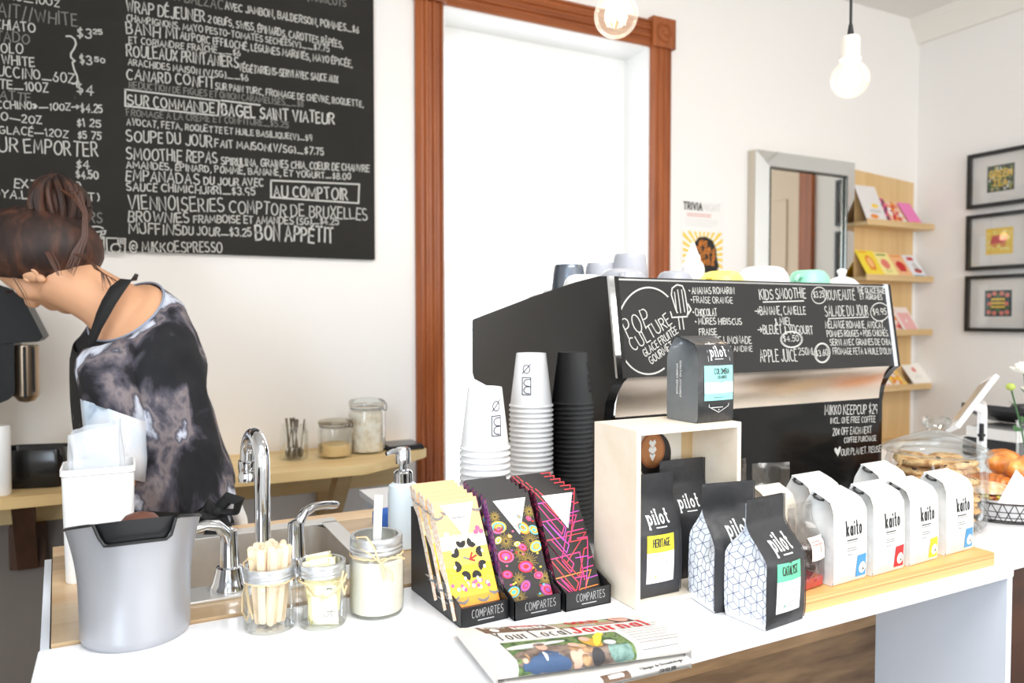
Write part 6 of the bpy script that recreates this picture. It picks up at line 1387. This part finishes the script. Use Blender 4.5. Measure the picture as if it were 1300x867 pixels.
def flower(px, py, r, lab, bud=False):
    p = aty(px, py, 1.15); t = thing('white_flower', lab, 'flower', (vz.x, 1.15, ZT+.02), 0, 'flowers in the glass vase'); e = p-Vector((vz.x, 1.15, ZT+.02))
    MB().tube([(0, 0, 0), tuple(e*.5+Vector((.004, 0, .01))), tuple(e)], .0022, 8).build('stem', M_leaf, t)
    b = MB()
    if bud: b.sphere(tuple(e), (r, r, r*.85), 14, 10)
    else:
        for lay, (n, k_) in enumerate(((6, 1), (6, .75), (4, .45))):
            for i in range(n):
                a = 2*pi*i/n+lay*.4; b.sphere((0, 0, 0), (r*.5*k_, r*.36*k_, r*.14), 10, 6, M=Matrix.Translation(e+Vector((cos(a)*r*.5*k_, sin(a)*r*.5*k_, lay*r*.22))) @ Matrix.Rotation(a, 4, 'Z') @ Matrix.Rotation(-.5-.3*lay, 4, 'Y'))
    b.build('bud' if bud else 'bloom', M_bud if bud else M_petal, t)
    for fx in (.55, .78):
        c = e*fx; d_ = Vector((-.04, -.01, .016 if fx > .6 else -.004)); MB().grid(lambda u, v: tuple(c+d_*u+Vector((0, .010*(v-.5)*sin(pi*u)*2, .004*sin(pi*u)+.012*(v-.5)*sin(pi*u)))), 10, 4).build('leaf', M_leaf, t, fix=False)
flower(1300, 470, .035, 'open white flower at the top of the vase by the photo edge'); flower(1283, 491, .0115, 'small green bud leaning out of the vase', True); flower(1312, 495, .03, 'lower white flower in the vase, mostly cut by the photo edge')
# ------------------------------------------------------------------ things on the wall shelf
M_jglass = glass('preserve_glass', (.96, .975, .965), 1.35, .04, .05)
def sp_(px, y): p = aty(px, 400, y); return Vector((p.x, y, ZS+.0005))
p = sp_(372, 2.385)
t = thing('cutlery_jar', 'small open glass jar of spoons, first jar on the pine shelf', 'jar', p)
MB().lathe([(.001, .004), (.036, .003), (.040, .0), (.0425, .006), (.0425, .085), (.038, .094), (.037, .108), (.0395, .110)], 40).build('glass_body', M_jglass, t)
M_spoon = mat('spoon_steel', (150, 142, 132), .3, .9); rn = random.Random(2); proto = None
for i in range(9):
    if proto is None:
        b = MB(); b.tube([(0, 0, .030), (0, 0, .06), (0, .002, .12)], [.0026, .0022, .004], 8, flat=.5); b.sphere((0, 0, .016), (.010, .0045, .017), 12, 8); o = b.build('teaspoon', M_spoon); proto = o; tag(o, 'steel teaspoon standing in the small open jar on the pine shelf', 'spoon', 'teaspoons in the open jar')
    else: o = dup(proto)
    a = 2*pi*i/9; rr_ = .020 if i else 0; o.location = p+Vector((rr_*cos(a), rr_*sin(a), .006)); o.rotation_euler = (-.10*sin(a)+rn.uniform(-.08, .08), .10*cos(a)+rn.uniform(-.08, .08), a+rn.uniform(-1, 1))
def preserve(px, y, r, h, fill, fh, label, lid):
    p = sp_(px, y); t = thing('preserving_jar', label, 'jar', p, 0, 'glass jars on the pine shelf')
    MB().lathe([(.001, .004), (r*.88, .003), (r*.95, 0), (r, .008), (r, h*.70), (r*.95, h*.78), (r*.86, h*.80), (r*.86, h*.86), (r*.93, h*.87)], 44).build('glass_body', M_jglass, t)
    MB().lathe([(r*.93, h*.872), (r*.98, h*.88), (r*.98, h*.93), (r*.9, h*.97), (r*.4, h*1.0), (.001, h*1.0)], 44).build('lid', lid, t)
    MB().lathe([(r*.88, h*.862), (r*.96, h*.866), (r*.88, h*.872)], 40).build('rubber_seal', mat('seal_tan', (206, 170, 120), .6), t)
    b = MB(); b.tube([(r*.9*cos(2*pi*k/40), r*.9*sin(2*pi*k/40), h*.82) for k in range(41)], .0012, 6); ca = 5.6; d_ = Vector((cos(ca), sin(ca), 0))
    b.tube([tuple(d_*r*.92+Vector((0, 0, h*.80))), tuple(d_*r*1.12+Vector((0, 0, h*.78))), tuple(d_*r*1.14+Vector((0, 0, h*.88))), tuple(d_*r*1.0+Vector((0, 0, h*.95))), tuple(d_*r*.7+Vector((0, 0, h*.985)))], .0014, 6); b.build('wire_clip', M_wire if 'dark_wire' not in MATS else MATS['dark_wire'], t)
    o = MB().lathe([(.001, .006), (r*.9, .006), (r*.955, .013), (r*.955, h*fh), (r*.8, h*(fh+.015)), (.001, h*(fh+.03))], 36).build('jar_contents', fill); o.location = p; return o
tag(preserve(424, 2.365, .053, .120, ramp_mat('brown_sugar', [(.3, (214, 180, 124)), (.7, (236, 206, 152))], 500, .9), .34, 'squat glass jar one third full of pale sugar, middle jar on the pine shelf', mat('tin_lid', (190, 180, 160), .3, .8)), 'pale sugar in the squat middle jar on the pine shelf', 'sugar', kind='stuff')
tag(preserve(465, 2.40, .060, .176, ramp_mat('white_flakes', [(.3, (226, 212, 186)), (.55, (246, 238, 222)), (.7, (250, 246, 236))], 45, .8, bump=.5), .72, 'tall clip-top glass jar packed with white flakes, beside the window casing', M_jglass), 'white flakes packed in the tall clip-top jar', 'flakes', kind='stuff')
p = sp_(508, 2.42); t = thing('kitchen_scale', 'flat black scale lying at the window end of the pine shelf', 'scale', p)
MB().box(-.062, .062, -.06, .06, 0, .012, .003).build('base', M_blackpl, t); MB().box(-.058, .058, -.056, .056, .0122, .017, .002).build('plate', mat('scale_plate', (80, 84, 88), .25, .5), t)
p = sp_(42, 2.325); t = thing('black_tub', 'low black plastic tub with an open top on the pine shelf', 'tub', p, -.25)
b = MB(); loft(b, [[(x, y, z) for x, y in rrect(hx, hx*.62, .024)] for hx, z in ((.074, 0), (.077, .004), (.083, .06), (.080, .098), (.078, .100), (.075, .098), (.074, .010))], True, True); b.build('tub_body', mat('gloss_black_plastic', (26, 26, 27), .18), t, angle=50)

# coffee grinder at the left edge
gp = lambda x, y: (lambda q: (q.x, q.z))(aty(x, y, 2.27))
g0 = aty(-25, 600, 2.36); t = thing('coffee_grinder', 'black coffee grinder with a steel doser at the left edge of the photo', 'grinder', (g0.x, 2.36, ZS+.0005))
M_gbody = mat('grinder_black', (22, 22, 22), .4, spec=.3)
b = MB(); b.prism([gp(*q) for q in ((-95, 330), (-60, 352), (0, 362), (26, 372), (55, 428), (48, 434), (-95, 440))], 2.27, 2.45, 'Y'); b.build('hood', M_gbody, t, world=True)
b = MB(); b.prism([gp(*q) for q in ((-95, 436), (17, 436), (18, 500), (10, 508), (0, 512), (-95, 516))], 2.28, 2.44, 'Y'); b.build('body', M_gbody, t, world=True)
b = MB(); c = aty(33, 470, 2.33); b.lathe([(.001, -.085), (.018, -.080), (.030, -.065), (.031, -.02), (.031, .065), (.001, .065)], 28, c=tuple(c)); b.build('doser', mat('doser_metal', (170, 150, 128), .3, .8), t, world=True)
b = MB(); b.box(c.x-.003, c.x+.004, 2.292, 2.30, c.z-.07, c.z+.062); b.box(c.x+.018, c.x+.022, 2.298, 2.31, c.z-.055, c.z+.062); b.build('doser_lever', M_gbody, t, world=True)
xa, xb = gp(-95, 500)[0], gp(-40, 500)[0]; z5 = gp(0, 514)[1]
MB().box(xa, xb, 2.32, 2.43, ZS+.03, z5, .006).build('column', M_gbody, t, world=True); MB().box(xa-.02, gp(-14, 500)[0], 2.26, 2.44, ZS+.0008, ZS+.03, .008).build('base', M_gbody, t, world=True)
p = sp_(-2, 2.23); tt = thing('white_canister', 'slim white canister below the coffee grinder at the left edge of the photo', 'canister', p)
MB().lathe([(.001, 0), (.018, 0), (.020, .003), (.020, .165), (.018, .172), (.001, .173)], 28).build('canister_body', M_wcup, tt)

# ------------------------------------------------------------------ the woman behind the counter
D0 = 1.68
def Wp(px, py, dd=0): return CAM+ray(px, py)*(D0+dd)
PS = D0/FPX
base = Wp(212, 690); pr_ = thing('person', 'woman with hair in a bun, in a black tie-dye top and apron, bending forward', 'person', (base.x, base.y, 0))
M_skin = mat('skin', (226, 172, 134), .5, vary=(9, .05)); M_skin.node_tree.nodes['Principled BSDF'].inputs['Subsurface Weight'].default_value = .08
M_hair = ramp_mat('brown_hair', [(.25, (24, 17, 15)), (.5, (52, 32, 25)), (.72, (92, 56, 38))], 42, .6, 4, .6, stretch=(1, 1, .22))
zU = Vector((0, 0, 1)); f_ = (cR*-.52-zU*.80+cF*.22).normalized(); k_ = (cR*.80-zU*.50+cF*.10); k_ = (k_-f_*k_.dot(f_)).normalized(); l_ = f_.cross(k_).normalized()
if l_.dot(cF) > 0: l_ = -l_                       # lateral axis towards the camera (her left ear)
HC = Wp(48, 322, .02)
def HM(p): return Matrix.Translation(p) @ Matrix((f_, k_, l_)).transposed().to_4x4()
b = MB()
b.sphere((0, 0, 0), (.100, .112, .078), 28, 20, M=HM(HC)); b.sphere((0, 0, 0), (.070, .060, .062), 24, 16, M=HM(HC+f_*.030+k_*.062)); b.sphere((0, 0, 0), (.030, .028, .034), 16, 12, M=HM(HC+f_*.066+k_*.104))
b.sphere((0, 0, 0), (.020, .022, .013), 14, 10, M=HM(HC+f_*.108+k_*.030)); b.sphere((0, 0, 0), (.012, .010, .022), 14, 10, M=HM(HC+f_*.094+k_*.070)); b.sphere((0, 0, 0), (.012, .006, .022), 14, 10, M=HM(HC+f_*.094+k_*.083))
for sg in (-1, 1): b.sphere((0, 0, 0), (.030, .034, .028), 16, 10, M=HM(HC+f_*.058+k_*.035+l_*(.045*sg)))
# neck, shoulders, trunk
def tp_(seq, n=18): b.tube([Wp(*s[:3]) for s in seq], [s[3] for s in seq], n)
tp_([(78, 352, .02, .066), (104, 366, .02, .061), (128, 380, .02, .062), (150, 394, .025, .070), (172, 420, .03, .085)])
def ringp(cx, cy, a, bb, tl, td, dd=0.02, n=40, k=1.0): return [Wp(cx+k*a*cos(2*pi*i/n), cy+tl*cos(2*pi*i/n)-td*sin(2*pi*i/n), dd+k*bb*sin(2*pi*i/n)) for i in range(n)]
SH = [(160, 396, 48, .090, -22, 30), (166, 413, 68, .122, -24, 24), (172, 440, 78, .140, -16, 14), (177, 472, 83, .146, -8, 6), (181, 505, 86, .148, -4, 0), (187, 540, 89, .148, 0, 0), (195, 575, 91, .150, 2, 0), (203, 610, 92, .152, 2, 0), (210, 640, 88, .152, 0, 0), (214, 668, 82, .148, 0, 0)]
body_rings = [ringp(*r_, k=q) for r_, q in zip(SH[1:], (.90, .88, .85, .82, .8, .8, .8, .8, .8))]
loft(b, [ringp(152, 388, 22, .050, -18, 14), ringp(157, 392, 36, .072, -22, 22), ringp(160, 397, 44, .084, -23, 28)]+body_rings, True, True)
hipL, hipR = Wp(205, 690, -.055), Wp(225, 690, .09)
for h in (hipL, hipR):
    kn_ = Vector((h.x-.02, h.y+.0, .47)); an = Vector((h.x+.02, h.y, .08)); b.tube([h+zU*.03, h, (h+kn_)/2, kn_, (kn_+an)/2-Vector((-.01, 0, -.02)), an, an-zU*.03], [.09, .088, .075, .055, .052, .036, .038], 16); b.tube([an+Vector((.03, -.0, -.045)), an+Vector((-.06, .0, -.045)), an+Vector((-.16, 0, -.058))], [.032, .036, .026], 12, flat=.7)
# arms and hands
def arm(sh, el, wr, rs=.048):
    sh, el, wr = Vector(sh), Vector(el), Vector(wr)
    b.tube([sh, sh.lerp(el, .5), el], [rs, rs*.88, rs*.72], 16); b.sphere(tuple(el), rs*.74, 14, 10); b.tube([el, el.lerp(wr, .35), wr], [rs*.72, rs*.76, rs*.50], 16)
    d = (wr-el).normalized(); s = d.cross(zU).normalized(); dn = s.cross(d)
    pc = wr+d*.045; b.sphere((0, 0, 0), (.052, .040, .016), 16, 10, M=Matrix.Translation(pc) @ Matrix((d, s, dn)).transposed().to_4x4())
    for i, (o_, L_) in enumerate(((-.028, .066), (-.0095, .076), (.0095, .071), (.028, .055))):
        a0 = pc+d*.040+s*o_; a1 = a0+d*L_*.45-zU*.006; a2 = a1+d*L_*.28-zU*.016; a3 = a2+d*L_*.12-zU*.02; b.tube([a0-d*.02, a0, a1, a2, a3], [.0095, .0095, .0088, .008, .0068], 10)
    th0 = wr+d*.018-s*.034; b.tube([th0+s*.012, th0, th0+d*.026-s*.014-zU*.006, th0+d*.05-s*.012-zU*.018], [.013, .0125, .0105, .008], 10)
arm(Wp(142, 452, -.072), Wp(156, 606, -.125), Wp(126, 612, .05), .043); arm(Wp(182, 412, .10), Wp(172, 560, .13), Wp(140, 600, .17), .042)
raw = b.build('body', M_skin, None, fix=False)
md = raw.modifiers.new('r', 'REMESH'); md.mode = 'VOXEL'; md.voxel_size = .0058; md.use_smooth_shade = True
sm = raw.modifiers.new('s', 'SMOOTH'); sm.factor = .6; sm.iterations = 7
dg = bpy.context.evaluated_depsgraph_get(); me = bpy.data.meshes.new_from_object(raw.evaluated_get(dg)); old = raw.data
raw.modifiers.clear(); raw.data = me; me.name = 'body'
for v in me.vertices: v.co = v.co-Vector((base.x, base.y, 0))
raw.parent = pr_; me.shade_smooth(); bpy.data.meshes.remove(old)
body = raw
# ears: rim, bowl and lobe
for sg in (1, -1):
    ec = HC+l_*(.078*sg)+k_*.036+f_*.010; b = MB()
    rim = [ec+(k_*(-.027*cos(a)-.002)+f_*(-.017*sin(a)))+l_*(sg*(.003+.006*max(0, sin(a)))) for a in [radians(q) for q in range(-5, 190, 12)]]
    b.tube(rim, [.0032+.0012*sin(pi*i/(len(rim)-1)) for i in range(len(rim))], 10); b.sphere((0, 0, 0), (.0185, .0285, .011), 18, 12, M=HM(ec+l_*sg*.002)); b.sphere((0, 0, 0), (.009, .011, .007), 12, 8, M=HM(ec+k_*.030-f_*.004+l_*sg*.005)); b.sphere((0, 0, 0), (.006, .008, .006), 10, 8, M=HM(ec+f_*.014+k_*.006+l_*sg*.006))
    b.build('ear', M_skin, pr_, world=True)
for sg in (1, -1):
    ep = HC+f_*.094+k_*.010+l_*(.031*sg); e_ = MB().sphere((0, 0, 0), .0115, 16, 12, M=HM(ep-f_*.012)).build('eye', mat('eye_white', (235, 232, 228), .2), pr_, world=True)
    MB().sphere((0, 0, 0), (.003, .006, .006), 12, 8, M=HM(ep-f_*.0012)).build('iris', mat('iris_brown', (60, 40, 28), .2), e_, world=True)
    b = MB(); b.tube([ep+f_*.010-k_*.020+l_*(-.014), ep+f_*.013-k_*.023, ep+f_*.006-k_*.018+l_*(.016*sg)], [.002, .003, .0015], 8); b.build('eyebrow', M_hair, pr_, world=True)
# hair: swept up to a bun
b = MB(); hc = Wp(46, 317, .02); 
def hairp(u, v):
    a = 2*pi*u; ph = pi*v; x, y, z = sin(ph)*cos(a), sin(ph)*sin(a), cos(ph)
    d = Vector((x, y, z)); w_ = cR*x+cF*y+zU*z; 
    r = Vector((.142, .108, .098)); ridge = 1+.018*noise.noise(w_*5)+.012*noise.noise(Vector((x*16, y*16, z*4)))
    q = hc+cR*(x*r.x*ridge)+cF*(y*r.y*ridge)+zU*(z*r.z*ridge)
    lim = Wp(0, 352).z-.010*x+(.028 if x > .55 else 0)*(x-.55)/.45
    if q.z < lim: q.z = lim-.004+.002*noise.noise(w_*30); q = q+(hc-q)*Vector((0, 0, 0)).length
    return q
b.grid(hairp, 72, 40); b.build('hair', M_hair, pr_, world=True, angle=80)
b = MB(); bcn = Wp(73, 262, .02)
b.sphere((0, 0, 0), (.050, .050, .058), 24, 18, M=Matrix.Translation(bcn))
for i in range(10):
    t0 = i*pi/10; pts = []
    for j in range(25):
        a = 2*pi*j/24; ax = (cR*cos(t0)+cF*sin(t0)); pts.append(bcn+ax*(.054*cos(a)*(1+.04*sin(3*a+i)))+zU*(.062*sin(a))+cR*.006*sin(a*2+i))
    b.tube(pts, .0095+.002*(i % 3), 8, flat=.7)
bun = b.build('hair_bun', M_hair, pr_, world=True)
b = MB(); rn = random.Random(12); M_hairl = mat('loose_hair', (84, 52, 36), .45)
def strand(pts, r=.0009):
    P_ = [Wp(*p) for p in pts]; b.tube(P_, [r]*(len(P_)-1)+[r*.3], 5)
for i in range(16):
    o_ = rn.uniform(-6, 6); strand([(82+o_, 246+o_, -.03), (98+o_*.8, 248+rn.uniform(-5, 5), -.04), (108+o_*.5, 270, -.04), (108+o_*.7, 300, -.05), (96+o_, 326+rn.uniform(-8, 8), -.05), (88+o_, 346+o_, -.06)], .0016 if i < 10 else .0008)
for i in range(14): o_ = rn.uniform(-8, 8); strand([(100+o_, 322, -.06), (120, 338+o_*.4, -.05), (136+o_, 350+o_*.5, -.05), (146+o_*2, 362+rn.uniform(-6, 10), -.05)])
for i in range(8): o_ = rn.uniform(-5, 5); strand([(62+o_, 320, -.085), (70+o_, 336, -.09), (76+o_*.6, 350, -.085)], .0012)
for i in range(4): o_ = rn.uniform(-3, 3); strand([(18+o_, 352, -.09), (30+o_, 372, -.085), (38+o_, 392+o_, -.075)], .0006)
b.build('loose_strands', M_hairl, pr_, world=True)
# tie-dye top
def tiedye(name, stops, sc):
    m = ramp_mat(name, stops, sc, .85, 9, .45, stretch=(1, 1, .75), bump=.15); return m
M_dye = tiedye('black_tie_dye', [(.38, (16, 17, 22)), (.465, (24, 25, 31)), (.51, (80, 77, 88)), (.545, (132, 122, 124)), (.58, (70, 70, 82)), (.62, (196, 200, 214)), (.67, (226, 234, 248))], 8)
M_dyel = tiedye('pale_tie_dye', [(.30, (70, 92, 124)), (.40, (196, 212, 228)), (.60, (226, 226, 230)), (.75, (214, 200, 194))], 9)
def fold(p, i, a, amt):
    return p+(cR*cos(a)+cF*sin(a))*(amt*(noise.noise(Vector((cos(a)*2.6, sin(a)*2.6, i*.45)))+.5*noise.noise(Vector((cos(a)*6, sin(a)*6, i*.3+9)))))
nseg = 56; rings = []
dense = []
for q in range(len(SH)-1):
    for j in range(4):
        w = j/4; dense.append([SH[q][z]*(1-w)+SH[q+1][z]*w for z in range(6)])
dense.append(list(SH[-1]))
for i, r_ in enumerate(dense):
    rp = ringp(*r_, n=nseg); rings.append([fold(p, i*.5, 2*pi*j/nseg, min(.014, .0015*i)) for j, p in enumerate(rp)])
b = MB(); loft(b, rings); b.v = [tuple(v) for v in b.v]; sh = b.build('tie_dye_top', M_dye, pr_, world=True, angle=80); sh.modifiers.new('thick', 'SOLIDIFY').thickness = .002
b = MB(); b.tube([Vector(p) for p in rings[0]]+[Vector(rings[0][0])], .0026, 6, caps=False); b.build('neckline_hem', mat('pale_hem', (150, 160, 180), .8), sh, world=True)
def sleeve(nm, seq, m):
    b = MB(); rr = []
    for i, (cx, cy, a, bb, dd, tl) in enumerate(seq): rr.append([fold(Wp(cx+a*cos(2*pi*j/40), cy+tl*cos(2*pi*j/40), dd+bb*sin(2*pi*j/40)), i+3, 2*pi*j/40, .006) for j in range(40)])
    loft(b, rr); o = b.build(nm, m, pr_, world=True, angle=80); o.modifiers.new('thick', 'SOLIDIFY').thickness = .002; return o
sleeve('sleeve', [(140, 436, 34, .050, -.075, -8), (136, 452, 40, .058, -.085, -4), (136, 475, 40, .060, -.095, 4), (140, 498, 40, .062, -.105, 10), (144, 522, 41, .064, -.112, 15)], M_dye)
sleeve('sleeve_cuff', [(144, 521, 42, .066, -.112, 15), (145, 540, 42, .066, -.115, 15), (148, 570, 40, .064, -.118, 12), (150, 606, 34, .060, -.12, 6)], M_dyel)
# apron: neck strap, bib, waist tie and bow
M_apron = mat('black_apron', (24, 24, 25), .8, bump=(90, .2))
def strip3(pts, w, nm, m, par):
    b = MB(); L = []; 
    P_ = [Wp(*p) for p in pts]
    for i, p in enumerate(P_):
        t_ = (P_[min(i+1, len(P_)-1)]-P_[max(0, i-1)]).normalized(); s_ = t_.cross(cF).normalized(); wv = w[i] if hasattr(w, '__len__') else w; L += [p-s_*wv, p+s_*wv]
    b.add(L, [(2*i, 2*i+1, 2*i+3, 2*i+2) for i in range(len(P_)-1)]); o = b.build(nm, m, par, world=True); sd_ = o.modifiers.new('thick', 'SOLIDIFY'); sd_.thickness = .003; sd_.offset = 0; return o
strip3([(174, 352, .03), (169, 352, -.01), (160, 355, -.055), (148, 368, -.075), (138, 384, -.085), (130, 400, -.09), (123, 416, -.09), (114, 438, -.085), (104, 456, -.07)], [.007, .009, .012, .015, .0145, .013, .010, .009, .009], 'apron_strap', M_apron, pr_)
strip3([(114, 430, -.095), (126, 421, -.108), (142, 417, -.118), (150, 418, -.116)], [.003, .004, .0045, .004], 'undergarment_strap', mat('white_elastic', (236, 234, 232), .7), pr_)
ub = pr_.children[-1]; ub = [c for c in pr_.children if c.name.startswith('undergarment')][0]; ub.modifiers.clear(); sw = ub.modifiers.new('hug', 'SHRINKWRAP'); sw.target = body; sw.offset = .0025; sd_ = ub.modifiers.new('thick', 'SOLIDIFY'); sd_.thickness = .0015; sw.offset = .004
def apronf(u, v):
    i = 1.2+v*(len(SH)-2.21); q = int(i); w = i-q; r_ = [SH[q][z]*(1-w)+SH[q+1][z]*w for z in range(6)]; a = pi+(u-.5)*2.0*(.45+.55*min(1, v*2.5)); k = 1.05
    return Wp(r_[0]+r_[2]*k*cos(a)-2, r_[1]+r_[4]*cos(a)-r_[5]*sin(a), .02+r_[3]*k*sin(a))
b = MB(); b.grid(apronf, 16, 30); o = b.build('apron_bib', M_apron, pr_, world=True, angle=80); o.modifiers.new('thick', 'SOLIDIFY').thickness = .003
b = MB(); loft(b, [ringp(212, 650, 87, .155, 4, 0, n=48, k=1.0), ringp(213, 660, 86, .154, 4, 0, n=48)]); b.build('apron_tie', M_apron, pr_, world=True)
b = MB()
for pts, r in (([(276, 648, -.13), (290, 632, -.14), (304, 636, -.145), (300, 650, -.14), (280, 650, -.135)], .006), ([(274, 650, -.13), (262, 640, -.14), (254, 648, -.14), (264, 656, -.14), (276, 652, -.135)], .006)):
    b.tube([Wp(*p) for p in pts], r, 8, flat=2.2)
b.sphere(tuple(Wp(277, 650, -.14)), .011, 12, 8); b.build('apron_bow', M_apron, pr_, world=True)
strip3([(275, 652, -.14), (270, 670, -.145), (262, 692, -.145)], [.009, .012, .013], 'apron_tie_end', M_apron, pr_); strip3([(281, 652, -.14), (288, 672, -.145), (291, 700, -.145)], [.009, .011, .012], 'apron_tie_end', M_apron, pr_)
strip3([(298, 640, -.05), (306, 660, -.05), (308, 690, -.05), (306, 720, -.05)], .014, 'white_towel', mat('white_towel', (228, 226, 224), .9), pr_)
# trousers and shoes
M_tr = mat('black_trousers', (30, 30, 33), .85); b = MB(); loft(b, [ringp(214, 662, 80, .143, 0, 0, n=40), ringp(215, 690, 80, .145, 0, 0, n=40), ringp(216, 720, 78, .14, 0, 0, n=40)], False, True)
for h in (hipL, hipR): b.tube([h, Vector((h.x-.02, h.y, .47)), Vector((h.x+.015, h.y, .10))], [.090, .074, .062], 20)
b.build('trousers', M_tr, pr_, world=True, angle=80)
for h in (hipL, hipR):
    b = MB(); c = Vector((h.x-.03, h.y, 0)); b.grid(lambda u, v: (c.x+(.135*cos(2*pi*u))*(1-.1*v)-.01, c.y+.047*sin(2*pi*u)*(1-.25*v), .001+v*(.055+.03*max(0, cos(2*pi*u)))), 32, 6).add([(c.x+.135*.9*cos(2*pi*k/32)-.01, c.y+.047*.75*sin(2*pi*k/32), .056+.03*max(0, cos(2*pi*k/32))) for k in range(32)], [tuple(range(32))]); b.build('shoe', M_blackpl, pr_, world=True)
